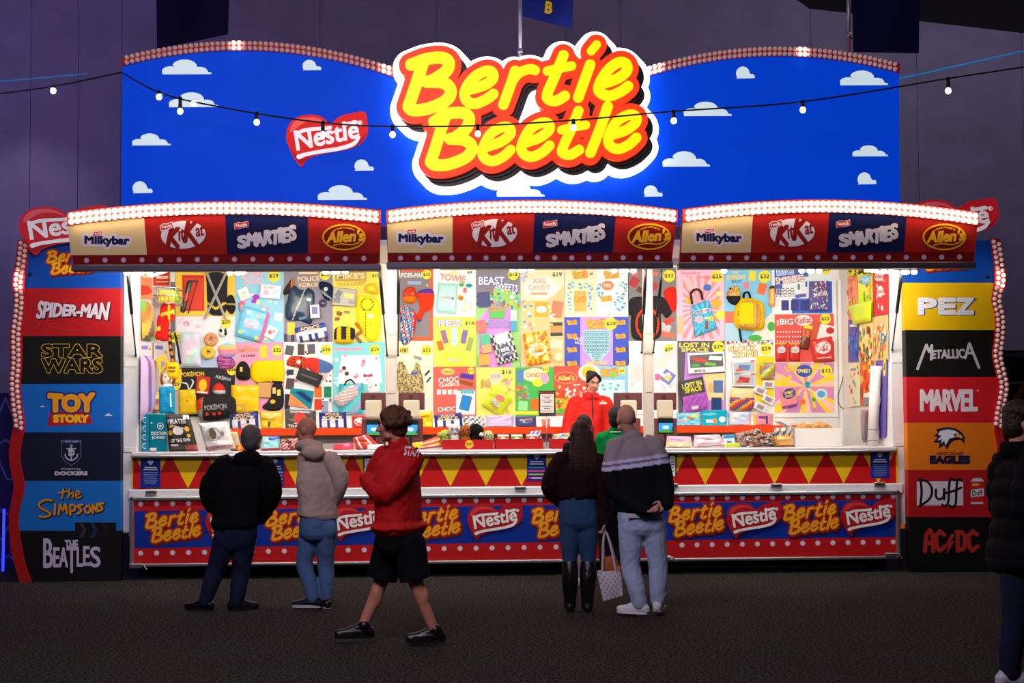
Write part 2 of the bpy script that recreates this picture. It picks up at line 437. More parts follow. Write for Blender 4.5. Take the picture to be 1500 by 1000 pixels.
# awning brand marks, in the pixel frame of the middle awning
k = crop(550, 290, .30667)
def tagmark(cx, cy, w, rot=-.09):
    h = w*.5; c, q = math.cos(rot), math.sin(rot); R = lambda a, b: (cx+a*c-b*q, cy+a*q+b*c)
    s = Shape().poly([R(-w/2,h/2),R(-w/2,-h*.3),R(-w*.2,-h*.5),R(w*.05,-h*.35),R(w/2,-h*.5),R(w*.48,h*.3)])
    t = Shape().text('Nestlé', [R(-w*.4,-h*.28),R(w*.4,-h*.28),R(w*.4,h*.22),R(-w*.4,h*.22)])
    return s, t
s1, t1 = tagmark(*k([(160,150)])[0], 13)
mk = Shape().text('Milkybar', k([(104,162),(306,166),(306,214),(104,208)]))
mo = Shape(); mo.pg = mk.pg
MILKY = stamp([(mo, 4.6, C(226,222,232)), (mk, .95, C(24,26,78)), (s1, .8, C(238,238,238)), (s1, 0, C(200,32,36)), (t1, .1, WHITE)], .3, .06)
ko = Shape().ellipse(*k([(566,167)])[0], 31.5, 20, -.06)
kt = Shape()
for p, r in (([(502,130),(530,122),(505,215)], 0),):
    pass
kt.stroke(k([(512,138),(496,214)]), 2.9, False).stroke(k([(538,140),(506,178),(540,222)]), 2.6, False)
kt.stroke(k([(588,112),(574,196)]), 2.9, False).stroke(k([(620,108),(584,152),(628,214)]), 2.6, False)
kt.text('it', k([(543,132),(570,128),(572,192),(546,196)])).text('at', k([(622,130),(658,124),(660,170),(626,176)]))
s2, t2 = tagmark(*k([(490,128)])[0], 17, -.2)
KITKAT = stamp([(ko, 0, C(235,230,238)), (kt, .55, C(150,24,20)), (s2, 1.0, C(238,236,240)), (s2, 0, C(200,32,36)), (t2, .15, WHITE)], .3, .06)
sm = Shape(); lx = [824,866,905,944,978,1012,1030,1064]; rx_ = [866,906,944,980,1013,1030,1064,1094]
for i, ch in enumerate('SMARTiES'):
    a, b = lx[i]+1, rx_[i]-1; y0 = 176-44*i/7-(6 if i % 2 else 0); y1 = 226-30*i/7+(4 if i % 2 == 0 else -3); d = (-4, 3, -2, 3, 2, -2, 2, -3)[i]
    sm.text(ch, k([(a+d,y0),(b+d,y0-4),(b,y1-4),(a,y1)]))
s3, t3 = tagmark(*k([(838,122)])[0], 20, -.1)
SMART = stamp([(sm, 3.6, C(60,26,20)), (sm, 2.7, C(20,20,60)), (sm, 1.6, C(226,222,234)), (s3, .5, C(235,225,230)), (s3, 0, C(200,32,36)), (t3, .2, WHITE)], .3, .06)
ac = k([(1312,172)])[0]
a1, a2 = Shape().ellipse(*ac, 31, 19.5), Shape().ellipse(*ac, 28.6, 17)
at = Shape().text("Allen's", k([(1240,146),(1408,136),(1400,188),(1232,200)]))
au = Shape().stroke(k([(1262,212),(1300,204),(1350,208),(1385,196)]), .8)
ad = Shape().text('A LITTLE BIT OF THE BEST BIT', k([(1262,132),(1362,128),(1362,135),(1262,139)]), 1.0, lambda u, v: (u, v+2.2*(2*u-1)**2-1))
ALLEN = stamp([(a1, 0, C(240,180,20)), (a2, 0, C(128,14,16)), (at, .9, C(250,190,30)), (au, 0, C(250,190,30)), (ad, .12, C(250,190,30))], .3, .06)
# ------------------------------------------------------------------ the hall
XL, XR = WY(179, 300).x, WY(1318, 300).x
def carpet():
    m = bpy.data.materials.new('hall_carpet'); m.use_nodes = True; N = m.node_tree.nodes; L = m.node_tree.links; b = N['Principled BSDF']
    tc = N.new('ShaderNodeTexCoord'); n1 = N.new('ShaderNodeTexNoise'); n1.inputs['Scale'].default_value = 48; n1.inputs['Detail'].default_value = 8; n1.inputs['Roughness'].default_value = .8
    n2 = N.new('ShaderNodeTexNoise'); n2.inputs['Scale'].default_value = 1.6; n2.inputs['Detail'].default_value = 4
    r = N.new('ShaderNodeValToRGB'); r.color_ramp.elements[0].position = .45; r.color_ramp.elements[0].color = (.003,.003,.0035,1); r.color_ramp.elements[1].position = .57; r.color_ramp.elements[1].color = (.16,.14,.13,1)
    mx = N.new('ShaderNodeMix'); mx.data_type = 'RGBA'; mx.blend_type = 'MULTIPLY'; mx.inputs[0].default_value = .5
    bp = N.new('ShaderNodeBump'); bp.inputs['Strength'].default_value = 1; bp.inputs['Distance'].default_value = .03
    for n in (n1, n2): L.new(tc.outputs['Object'], n.inputs['Vector'])
    L.new(n1.outputs['Fac'], r.inputs['Fac']); L.new(r.outputs['Color'], mx.inputs[6]); L.new(n2.outputs['Color'], mx.inputs[7])
    L.new(mx.outputs[2], b.inputs['Base Color']); L.new(n1.outputs['Fac'], bp.inputs['Height']); L.new(bp.outputs[0], b.inputs['Normal'])
    b.inputs['Roughness'].default_value = .95; b.inputs['Specular IOR Level'].default_value = .1
    return m
tag(MB().face([(-26,-22,0),(26,-22,0),(26,8,0),(-26,8,0)]).build('floor', carpet()), 'dark speckled carpet floor of the hall', 'floor', kind='structure')
HW = 7.0
wallm = mat('hall_wall_panels', C(122,116,136), .6, bump=.15, bscale=2.0, noise_amt=.12, spec=.3)
w = MB(); seams = [-900, -300, 45, 115, 178, 470, 640, 830, 910, 1190, 1345, 1500, 1800, 2400]
for a, b in zip(seams[:-1], seams[1:]):
    A = [WY(a, -60, HW), WY(b, -60, HW), WY(b, 900, HW), WY(a, 900, HW)]
    x0, x1 = WY(a, 300, HW).x, WY(b, 300, HW).x
    t0 = WY(a, max(-14, -14+62*(a-955)/545), HW).z if a > 955 else 9.6; t1 = WY(b, max(-14, -14+62*(b-955)/545), HW).z if b > 955 else 9.6
    for g0, g1, dy in ((x0, x0+.02, .012), (x0+.02, x1-.02, 0), (x1-.02, x1, .012)):
        u0 = t0+(t1-t0)*(g0-x0)/(x1-x0); u1 = t0+(t1-t0)*(g1-x0)/(x1-x0)
        w.face([(g0,HW+dy,0),(g1,HW+dy,0),(g1,HW+dy,u1),(g0,HW+dy,u0)])
tag(w.build('wall_back', wallm), 'tall grey panelled hall wall behind the stall', 'wall', kind='structure')
tag(MB().box((-30,HW+.3,0),(30,HW+.5,14)).build('ceiling', mat('black_roof_void', C(8,8,11), .9, bump=.1)), 'black roof void above the sloping wall top', 'ceiling', kind='structure')
# ------------------------------------------------------------------ trailer
DB = 1.9                                        # back wall of the stall
ZC = WY(750, 658, -.06).z                       # counter top
ZP0, ZP1 = WY(750, 824, -.08).z, WY(750, 723, -.08).z
ZH = WY(750, 390, 0).z+.01
trailer = empty('stall_trailer', (0, .9, 0), 'white show stall trailer with its brightly lit serving opening between two coloured towers', 'trailer')
lz = .42
wallw = mat('white_stall_lining', C(232, 228, 224), .5, noise_amt=.03, bscale=4)
wx0, wx1 = XL+.14, XR-.14
MB().box((wx0,DB,lz),(wx1,DB+.06,ZH+.2)).build('back_lining', wallw, trailer)
MB().box((XL+.08,.02,lz),(wx0,DB+.06,ZH+.2)).build('side_lining', wallw, trailer)
MB().box((wx1,.02,lz),(XR-.08,DB+.06,ZH+.2)).build('side_lining', wallw, trailer)
MB().box((XL+.05,.05,lz-.06),(XR-.05,DB+.06,lz)).build('trailer_floor', DARKMETAL, trailer)
MB().box((XL+.02,0.0,ZH+.2),(XR-.02,DB+.1,ZH+.26)).build('roof', METALW, trailer)
def post(x0, x1, y0, y1, name='corner_post', z0=None, m=METALW, d=.1):
    a, b = WY(x0, (y0+y1)/2).x, WY(x1, (y0+y1)/2).x
    mb = MB(); z = WY((x0+x1)/2, y1).z if z0 is None else z0; mb.bbox((a,-.02,z),(b,d,WY((x0+x1)/2, y0).z), bev=.012)
    for e in (.3, .62): mb.bbox((a+.015,-.026,z+(ZH-z)*e),(b-.015,-.018,z+(ZH-z)*e+.05), bev=.003)
    return mb.build(name, m, trailer)
post(180, 203, 388, 780); post(1304, 1327, 388, 768)
tan = mat('cream_post', C(205, 190, 180), .4, noise_amt=.05)
post(565, 581, 388, 657, 'middle_post', m=tan); post(943, 957, 388, 655, 'middle_post', m=tan)
# counter fascia with triangle bunting print
A = Art(ymap(-.03)); x0, x1 = WY(194,690).x, WY(1314,690).x; zf0, zf1 = WY(750, 711, -.03).z, WY(750, 659, -.03).z
A.mb.box((x0,-.03,zf0),(x1,0.05,zf1), C(236,190,8))
def tri(ax, w, x_lo=None, x_hi=None):
    f = (ax-750)/560; yt, yb = 661-3.0*f, 711.5-4.0*f
    l, r = ax-w, ax+w; pts = [(l, yb), (r, yb), (ax, yt)]
    if x_lo and l < x_lo: pts = [(x_lo, yb), (r, yb), (ax, yt)] if ax > x_lo else [(x_lo, yb), (r, yb), (x_lo, yt+(yb-yt)*(x_lo-ax)/w)]
    if x_hi and r > x_hi and l < x_hi: pts = [(l, yb), (x_hi, yb), (ax, yt)] if ax < x_hi else [(l, yb), (x_hi, yb), (x_hi, yt+(yb-yt)*(ax-x_hi)/w)]
    A.poly(pts, C(196,16,20)); A.h -= A.step
for i in range(8): tri(195.5+53.3*i, 26.6, 194.5, 575)
for i in range(8): tri(582+52*i, 26, 575, 951)
for i in range(8): tri(957+50.7*i, 25.3, 951, 1313)
A.build('counter_fascia', trailer)
mb = MB(); xa, xb = XL+.09, XR-.02; xa2, xb2 = WY(192,655,-.1).x, WY(1314,655,-.1).x
mb.bbox((xa2,-.10,ZC-.035),(xb2,.62,ZC), C(224,216,220), .008)
mb.build('counter_top', mat('counter_laminate', C(226,214,218), .3), trailer)
MB().bbox((xa2,-.105,ZC-.055),(xb2,-.06,ZC-.03), bev=.006).build('counter_edge', ALU, trailer)
za, zb = WY(750, 727, -.02).z, WY(750, 712, -.02).z
MB().bbox((XL+.08,-.05,za),(XR-.03,.08,zb), bev=.012).build('beam', METALW, trailer)
MB().box((XL+.12,.06,lz),(XR-.12,.10,ZC-.05)).build('counter_front', METALW, trailer)
for px, py in ((222,721),(762,715),(1137,711),(1288,709),(985,711)):
    p = WY(px, py, -.06); mb = MB(); mb.bbox((p.x-.055,-.085,p.z-.022),(p.x+.055,-.045,p.z+.022), bev=.006); mb.bbox((p.x-.05,-.10,p.z+.004),(p.x+.05,-.08,p.z+.02), bev=.004)
    mb.build('catch', ALU, trailer)
# black under-body
MB().box((XL+.1,.35,.02),(XR-.1,2.0,lz-.06)).build('chassis', mat('black_chassis', C(9,9,10), .8, bump=.2), trailer)
a, b = WY(975, 829, .12), WY(1270, 829, .12); MB().tube([a, b], .018, 8).build('chassis_rail', ALU, trailer)
# indicator lamp
p = WY(1321, 771, -.03); MB().bbox((p.x-.03,-.05,p.z-.02),(p.x+.03,-.01,p.z+.02), bev=.008).build('marker_lamp', mat('amber_lens', C(240,120,20), .3, emit=.15), trailer)
# ------------------------------------------------------------------ lower skirt panel
zs = [(lambda py: WY(750, py, -.08).z)(q) for q in (824, 723)]
sk = empty('skirt_panel', ((XL+XR)/2, -.08, zs[0]), 'long red and blue skirt panel with brand lettering in an aluminium frame under the counter', 'panel')
xs0, xs1 = WY(190,780,-.08).x, WY(1318,780,-.08).x
A = Art(ymap(-.08)); A.mb.box((xs0+.03,-.08,zs[0]+.02),(xs1-.03,-.05,zs[1]-.02), C(190,18,22))
tl = lambda x: -(x-750)/1128*17
A.poly([(197, 794.5+tl(197)),(1312, 794.5+tl(1312)),(1312, 740+tl(1312)),(197, 740+tl(197))], C(0,44,150))
dots = [206+23.4*i for i in range(33)]+[999+22.1*i for i in range(15)]
for x in dots:
    for y, q in ((732.3, .7), (801.8, 1)):
        A.ell(x, y+q*tl(x), 4.6, 4.6, C(214,60,66), 16); A.ell(x, y+q*tl(x), 3.5, 3.5, C(232,218,230), 16); A.h -= 2*A.step
A.up(); A.up()
for i, (x, y) in enumerate(((254,769),(430,766),(634,764),(820,762),(1020,764-4),(1188,757))): A.stamp(BSMALL, aff(x, y, .236, .262, -.04, 765, 163), [C(96,16,8), C(176,36,14), C(244,168,24)])
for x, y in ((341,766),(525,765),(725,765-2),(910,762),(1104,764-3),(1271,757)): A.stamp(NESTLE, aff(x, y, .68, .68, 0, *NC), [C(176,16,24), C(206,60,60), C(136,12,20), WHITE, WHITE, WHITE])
A.build('printed_board', sk)
mb = MB()
for x0_, x1_, z0_, z1_ in ((xs0,xs1,zs[1]-.035,zs[1]),(xs0,xs1,zs[0],zs[0]+.03),(xs0,xs0+.04,zs[0],zs[1]),(xs1-.035,xs1,zs[0],zs[1])): mb.bbox((x0_,-.105,z0_),(x1_,-.045,z1_), bev=.008)
mb.build('frame', ALU, sk)
for px, py in ((200,829),(975,818),(1306,813)):
    p = WY(px, py, -.11); mb = MB(); mb.bbox((p.x-.07,-.125,p.z-.02),(p.x+.05,-.10,p.z+.03), bev=.006); mb.tube([(p.x-.06,-.13,p.z+.015),(p.x+.07,-.13,p.z+.015),(p.x+.1,-.13,p.z-.03)], .008, 6)
    mb.build('corner_latch', ALU, sk)
# notices stuck on the fascia
def notice(px0, px1, py0, py1, kind, label):
    A = Art(ymap(-.034)); u = (px1-px0)/30
    if kind == 'white':
        A.rect(px0, py0, px1, py1, C(30,18,14))
        for i in range(6): A.rrect(px0+1+2.4*i, py0+1.2, 1.2, 1.2, .7, C(205,60,30)); A.rrect(px0+1+2.4*i, py1-1.2, 1.2, 1.2, .7, C(205,60,30))
        A.rect(px0+2, py0+2.6, px1-2, py1-2.6, C(230,222,225))
        A.text('BERTIE BEETLE', (px0+px1)/2, py0+7, (px1-px0-6)*.9, 2.4, C(30,30,36))
        for i, f in enumerate((.6, .7, .8, .7)): A.rrect((px0+px1)/2, py0+12+4.5*i, (px1-px0-6)*f, 1.5, 0, C(60,60,66)); A.h -= A.step
        A.up()
    else:
        A.rect(px0, py0, px1, py1, C(12,40,140)); cx = (px0+px1)/2
        A.poly([(cx-5,py0+5),(cx-3,py0+2.5),(cx+3,py0+2.5),(cx+5,py0+5),(cx,py0+10)], C(200,205,225))
        if kind == 'bars':
            A.rrect(cx, py0+13, 20*u, 1.7, 0, WHITE); A.rrect(cx, py0+16.4, 22*u, 1.7, 0, WHITE)
            for i, c in enumerate((C(60,180,210), C(230,60,130), C(170,180,50), C(210,50,140))): A.rect(px0+2, py0+20.5+5*i, px1-2, py0+22.6+5*i, c)
            A.rrect(cx, py1-4, 16*u, 1.1, 0, WHITE)
        else:
            A.rrect(cx, py0+13, 18*u, 1.6, 0, WHITE); A.rrect(cx, py0+16, 22*u, 1.6, 0, WHITE)
            for i in range(6): A.rrect(cx, py0+20.5+3*i, 21*u*(.8 if i % 3 == 2 else 1), .8, 0, C(150,160,205))
    return tag(A.build('notice'), label, 'sign', None)
notice(206, 235, 671.5, 714, 'text', 'blue text notice at the beanie man\'s end of the triangle bunting counter')
notice(388, 416, 670, 711, 'bars', 'blue notice with coloured bars beside the shoulder of the man in the beanie')
notice(772, 800, 663, 704, 'bars', 'blue notice with coloured bars left of the long-haired woman')
notice(1275, 1303, 660, 700, 'text', 'blue text notice at the puffer jacket man\'s end of the bunting counter')
notice(532, 551, 668, 700, 'white', 'white patterned-edge notice on the counter front behind the walking man')
notice(979, 991, 664, 700, 'white', 'white patterned-edge notice on the counter front beside the striped jumper')
# ------------------------------------------------------------------ big blue sign board above the roof
SB = -.02
def arcline(p0, p1, p2, n=25):
    """parabola through three pixel points"""
    a = np.polyfit([p0[0], p1[0], p2[0]], [p0[1], p1[1], p2[1]], 2)
    return [(x, float(np.polyval(a, x))) for x in np.linspace(p0[0], p2[0], n)]
topL = arcline((179,91), (345,68), (578,107)); topR = arcline((943,107), (1170,77), (1317,101))
off = lambda P, d: [(x, y+d) for x, y in P]
board = empty('sign_board', ((XL+XR)/2, .06, ZH+.26), 'big blue arched sign board with white clouds along the stall roof', 'sign')
pm = ymap(SB)
outl = off(topL, -6.5)+[(600,112),(920,112)]+off(topR, -6.5)+[(1319,330),(177,330)]
A = Art(pm); fr = [pm(u, v, 0) for u, v in outl]; A.mb.prism(fr, [p+Vector((0,.10,0)) for p in fr], C(0,60,196), side=C(150,30,34))
CW = C(206,226,232)
for x, y, w_, h_, v in ((238,109,72,62,1),(443,103,28,28,0),(194,213,56,50,1),(248,157,72,62,1),(519,250,29,30,0),(194,283,30,32,0),(466,293,72,62,1),(728,288,70,60,1),(943,288,28,30,0),(971,244,69,64,1),(1002,170,70,60,1),(1078,115,28,32,0),(1231,125,70,62,1),(1249,229,52,46,1),(1256,270,28,32,0)):
    A.poly([(x+a*w_, y+b*h_*(.62 if v else .9)) for a, b in cloud_pts(v)][::-1], CW); A.h -= A.step
A.up()
A.build('blue_face', board, BACKLIT)
A2 = Art(pm); A2.h = .02
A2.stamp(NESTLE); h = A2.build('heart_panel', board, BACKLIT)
for i, T in enumerate((topL, topR)):
    lo, hi = off(T, 6.8), off(T, -6.8); f = [pm(u, v, .036) for u, v in lo]+[pm(u, v, .036) for u, v in reversed(hi)]
    rail = empty('bulb_rail', f[len(f)//2], ('red arched rail of clear bulbs on the heart end of the sign board', 'red arched rail of clear bulbs on the sign board end without a heart')[i], 'lights', 'arched bulb rails of the sign board')
    MB().prism(f, [p+Vector((0,.03,0)) for p in f], C(206,48,44)).build('rail_strip', PRINT, rail)
    fit = np.polyfit([p[0] for p in T], [p[1] for p in T], 2); n = 50
    litset = (set((20, 21, 48, 49)), set((0, 1, 2, 30, 31)))[i]
    base = {}
    for kk in range(n):
        for rw in (-3.7, 3.7):
            x = T[0][0]+4+(T[-1][0]-T[0][0]-8)*(kk+.5)/n; y = np.polyval(fit, x)+rw; on = kk in litset
            p = pm(x, y, .05); key = on
            if key in base: o = base[key].copy(); COL.objects.link(o); o.parent = rail; o.location = p-rail.location
            else:
                mb = MB(); mb.ball(p, (.021,.021,.021), 10, 6, rot=Matrix.Rotation(math.pi/2, 3, 'X'))
                if not on: mb.tube([p+Vector((0,.02,0)), p+Vector((0,-.004,0))], [.024,.017], 10)
                base[key] = mb.build('bulb', LIT if on else UNLIT, rail, True, p)
# ------------------------------------------------------------------ the lettered lit sign in front of the board
ls = empty('lettered_sign', pm(765, 270, 0), 'glowing yellow and red two-word script sign edged in white light', 'sign')
def solid(layer, h0, h1, name, m, col=None):
    mb = MB(); extrude_stamp(mb, layer, pm, h0, h1, None, col); return mb.build(name, m, ls)
solid(HALO[0], .02, .14, 'lit_backing', GLOWHALO)
solid(BERTIE[1], .15, .19, 'shadow_layer', mat('black_acrylic', C(22,17,14), .4))
solid(BERTIE[0], .19, .22, 'shadow_layer', mat('black_acrylic', C(22,17,14), .4))
solid(BERTIE[2], .22, .30, 'red_letter_body', FACELIT)
solid(BERTIE[3], .30, .315, 'yellow_letter_face', FACELIT)
# ------------------------------------------------------------------ three lifted flaps with brand fascias (awnings)
YB, YT = -2.16, -2.30
pb, pt_ = WY(750, 385, YB), WY(750, 300, YT)
nA = Vector((0, -(pt_.z-pb.z), (pt_.y-pb.y))).normalized(); nA = -nA if nA.y > 0 else nA
am = planemap(pb, nA)
bulb_src = [None]
def awning(x0, x1, xb0, xb1, yb0, yb1, arcp, panels, label, tubes, lamps):
    T = arcline(*arcp); e = empty('awning', am((x0+x1)/2, yb0, 0), label, 'awning', 'lifted flaps over the counter')
    at_ = np.polyfit([p[0] for p in T], [p[1] for p in T], 2)
    A = Art(am); low = off(T, 10)
    outl = off(T, -8)+[(xb1, yb1), (xb0, yb0)]
    f = [am(u, v, 0) for u, v in outl]; A.mb.prism(f, [p-nA*.06 for p in f], C(172,30,25))
    yb = lambda x: yb0+(yb1-yb0)*(x-xb0)/(xb1-xb0); y2 = lambda x: yb(x)-15.5; y1_ = lambda x: np.polyval(at_, x)+10.5
    sk_ = lambda x, y: x+(xb0-x0)*(1-(x-x0)/(x1-x0))*((y-y1_(x))/70)+(xb1-x1)*((x-x0)/(x1-x0))*((y-y1_(x))/70)
    m0, m1, kx, s0, s1_, ax = panels
    A.poly([(xb0+.5, yb0-.5), (xb1-.5, yb1-.5), (xb1+.2, y2(xb1)), (xb0-.2, y2(xb0))], C(122,12,14)); A.up()
    def pan(a, b, col):
        n = 8; X = np.linspace(a, b, n); A.poly([(sk_(x, y2(x)), y2(x)) for x in X]+[(sk_(x, y1_(x)), y1_(x)) for x in X[::-1]], col)
    pan(m0, m1, C(226,204,150)); pan(s0, s1_, C(14,24,78))
    mid = lambda x: (y1_(x)+y2(x))/2
    A.stamp(MILKY, aff((m0+m1)/2+2, mid((m0+m1)/2)+1.5, 1.04, 1, .0, 613, 344)); A.stamp(KITKAT, aff(kx, mid(kx), 1.04, 1.02, 0, 723, 341.5))
    A.stamp(SMART, aff((s0+s1_)/2, mid((s0+s1_)/2)+1, 1.02, 1, 0, 843, 342)); A.stamp(ALLEN, aff(ax, mid(ax)+1, 1.03, 1, 0, 952.4, 343))
    n = 16
    for i in range(n):
        x = xb0+(xb1-xb0)*(i+.75)/(n+.6); y = yb(x)-8
        A.ell(x, y, 4.6, 4.6, C(176,60,80), 16); A.ell(x, y, 3.4, 3.4, C(196,186,214), 16); A.h -= 2*A.step
    A.build('fascia_board', e)
    # rail strip behind the bulbs, lower rail, flap
    f = [am(u, v, .02) for u, v in off(T, 9.5)]+[am(u, v, .02) for u, v in reversed(off(T, -9))]
    MB().prism(f, [p-nA*.02 for p in f], C(200,52,40)).build('bulb_strip', PRINT, e)
    p0, p1 = am(xb0, yb0+4, 0), am(xb1, yb1+4, 0)
    MB().bbox((p0.x-.01, p0.y-.03, p0.z-.025), (p1.x+.01, p0.y+.10, p0.z+.03), bev=.008).build('lower_rail', mat('grey_rail', C(74,72,86), .4, metal=.5), e)
    mb = MB(); a = Vector((p0.x+.03, YB+.07, p0.z+.0)); b = Vector((p1.x-.03, YB+.07, p0.z+.0))
    hl, hr = max(XL+.02, p0.x+.1), min(XR-.02, p1.x-.1)
    lo_ = [a, b, Vector((hr,-.03,ZH+.02)), Vector((hl,-.03,ZH+.02))]; mb.prism([p+Vector((0,0,.05)) for p in lo_], lo_, C(220,216,216)); mb.build('flap', METALW, e)
    # bulbs: two rows
    n = 50
    for kk in range(n):
        for rw in (-4.3, 4.6):
            x = x0+3+(x1-x0-6)*(kk+.5)/n; p = am(x, np.polyval(at_, x)+rw, .05)
            if bulb_src[0] is not None: o = bulb_src[0].copy(); COL.objects.link(o); o.parent = e; o.location = p-e.location
            else:
                mb = MB(); mb.ball(p, .0235, 10, 6, rot=Matrix.Rotation(math.pi/2, 3, 'X')); bulb_src[0] = mb.build('bulb', LIT, e, True, p)
    # gas struts: fat tube at the flap, thin rod down to the post
    for (ta, tb, tc) in tubes:
        A0 = WY(*ta, -.75); C0 = WY(*tc, -.045); 
        fr_ = (tb[1]-ta[1])/(tc[1]-ta[1]); B0 = A0+(C0-A0)*fr_
        s = MB().tube([A0, B0], .016, 10).build('gas_strut', BLACKP, e, True)
        MB().tube([B0, C0], .007, 8).ball(C0, .014, 8, 5).build('strut_rod', mat('strut_rod', C(60,54,54), .3, metal=.8), s, True)
    for px, py, two in lamps:
        mb = MB(); p = WY(px, py-4, -1.9); mb.bbox((p.x-.07,p.y-.05,p.z-.015),(p.x+.07,p.y+.05,p.z+.03), C(60,52,48), .008)
        mb.tube([p+Vector((0,0,.03)), p+Vector((0,0,.09))], .01, 6, C(40,40,44)); fx = mb.build('flood_lamp', mat('lamp_housing', C(120,96,80), .3, metal=.7), e)
        mb = MB()
        for d in ((-.035, .035) if two else (0,)): mb.ball(p+Vector((d,-.005,-.028)), (.03,.03,.022), 10, 6)
        mb.build('lens', LED, fx, True)
    return e
awning(99, 558, 107, 556, 389, 386, ((99,319.5),(335,303.5),(558,317)), (99, 211, 268, 330, 451, 504),
    'awning flap with printed fascia over the teal bag end of the counter', (((187,398),(191,458),(199,520)), ((556,394),(562,458),(567,520))), ((192,399,1),(213,399,1),(343,399,1),(356,398,0),(483,398,1),(500,397,1)))
awning(566, 992, 568, 984, 385.5, 385, ((566,316.5),(778,301.5),(992,316)), (567, 663, 724, 783, 902, 951),
    'awning flap with printed fascia in the middle over the vendor', (((584,394),(584,458),(583,520)), ((946,394),(943,458),(940,516))), ((640,396,0),(757,395,1),(772,395,1),(905,396,1),(922,396,1)))
awning(1000, 1433, 996, 1427, 385.5, 384, ((1000,315),(1215,301),(1433,320)), (1000, 1103, 1160, 1215, 1328, 1383),
    'awning flap with printed fascia over the white box end of the counter', (((970,394),(964,462),(957,516)), ((1321,398),(1314,456),(1307,512))), ((1060,396,0),(1180,396,1),(1194,396,1),(1300,397,1),(1318,398,1),(1333,398,1)))
# bright tubes under the outer flap ends
for pts, lab in ((((222,404),(252,394)), 'glowing tube lamp under the flap above the small wire basket'), (((1268,396),(1306,399)), 'glowing tube lamp under the flap above the narrow posters')):
    a, b = WY(*pts[0], -1.2), WY(*pts[1], -1.0); t = MB().tube([a, b], .014, 8).build('tube_lamp', LED, None, True); tag(t, lab, 'lamp')
    MB().tube([a+Vector((0,0,.03)), b+Vector((0,0,.03))], .017, 6).build('holder', METALW, t, True)
    MB().tube([(a+b)/2+Vector((0,0,.03)), (a+b)/2+Vector((0,0,.05))], .008, 6).build('hanger', DARKMETAL, t, True)
# ------------------------------------------------------------------ sign towers
YW = -.16
tm = ymap(YW)
def tstamp(A, layers, h=.35): A.stamp(stamp(layers, h, .06))
def txt(body, x0, y0, x1, y1, shear=0, rot=0, warp=None, sp=1.0):
    q = [(x0+shear,y0),(x1+shear,y0),(x1,y1),(x0,y1)]; cx, cy = (x0+x1)/2, (y0+y1)/2; c, s = math.cos(rot), math.sin(rot)
    return Shape().text(body, [(cx+(a-cx)*c-(b-cy)*s, cy+(a-cx)*s+(b-cy)*c) for a, b in q], sp, warp)
waveL = [(352,27,44),(380,24,41),(415,19,37),(440,21,37),(465,19,35),(490,15,33),(530,16,33),(555,14,31),(575,15,31),(600,17,34),(625,20,37),(645,16,33),(668,14,30),(690,17,33),(712,21,37),(735,17,32),(755,14,28),(780,15,29),(805,17,33),(830,23,39),(853,30,47)]
waveR = [(350,1450,1464),(385,1455,1470),(412,1456,1472),(440,1452,1466),(465,1457,1471),(495,1456,1471),(520,1453,1468),(545,1458,1473),(565,1462,1477),(590,1459,1473),(610,1457,1468),(630,1456,1467),(655,1460,1472),(690,1458,1471),(720,1454,1466),(760,1457,1469),(800,1455,1467),(834,1450,1462)]
def smooth_wave(wv):
    return spline([(a, b) for b, a, c in wv]), spline([(c, b) for b, a, c in wv])
def tower(left, wv, bands, edge, label):
    o_, i_ = smooth_wave(wv)                      # columns of low-x and high-x points
    outer, inner = (o_, i_) if left else (i_, o_)
    yb_ = wv[-1][0]; base = tm((edge(yb_)+inner[-1][0])/2, yb_, 0); base.z = 0
    t = empty('sign_tower', base, label, 'sign', 'brand towers beside the stall')
    ins = lambda y: float(np.interp(y, [p[1] for p in inner], [p[0] for p in inner]))
    for y0, y1, col, nm, art in bands:
        ys_ = np.linspace(y0, y1, 10); P = [(ins(y), y) for y in ys_]; E = [(edge(y), y) for y in ys_[::-1]]
        pts = P+E if left else [(x, y) for x, y in P]+E
        A = Art(tm); f = [tm(u, v, 0) for u, v in pts]; f = f if left else f[::-1]
        A.mb.prism(f, [p+Vector((0,.12,0)) for p in f], col); art(A); A.build(nm, t)
    P = outer+inner[::-1]; f = [tm(u, v, .025) for u, v in P]; f = f if left else f[::-1]
    MB().prism(f, [p+Vector((0,.12,0)) for p in f], C(178,22,26)).build('wavy_edge', PRINT, t)
    src = {}; n = 36; y0, y1 = (358, 625) if left else (356, 622)
    for kk in range(n):
        for sd in (-1, 1):
            y = y0+(y1-y0)*kk/(n-1)+(1.8 if sd > 0 else -1.8); lo = float(np.interp(y, [p[1] for p in o_], [p[0] for p in o_])); hi_ = float(np.interp(y, [p[1] for p in i_], [p[0] for p in i_])); x = (lo+hi_)/2+sd*3.6
            on = kk in ((6,7,8) if left else (6,7,8)); p = tm(x, y, .04)
            if on in src: o = src[on].copy(); COL.objects.link(o); o.parent = t; o.location = p-t.location
            else:
                mb = MB(); mb.ball(p, .019, 10, 6, rot=Matrix.Rotation(math.pi/2, 3, 'X'))
                if not on: mb.tube([p+Vector((0,.02,0)), p+Vector((0,-.003,0))], [.024,.016], 10)
                src[on] = mb.build('bulb', LIT if on else UNLIT, t, True, p)
    return t
none = lambda A: None
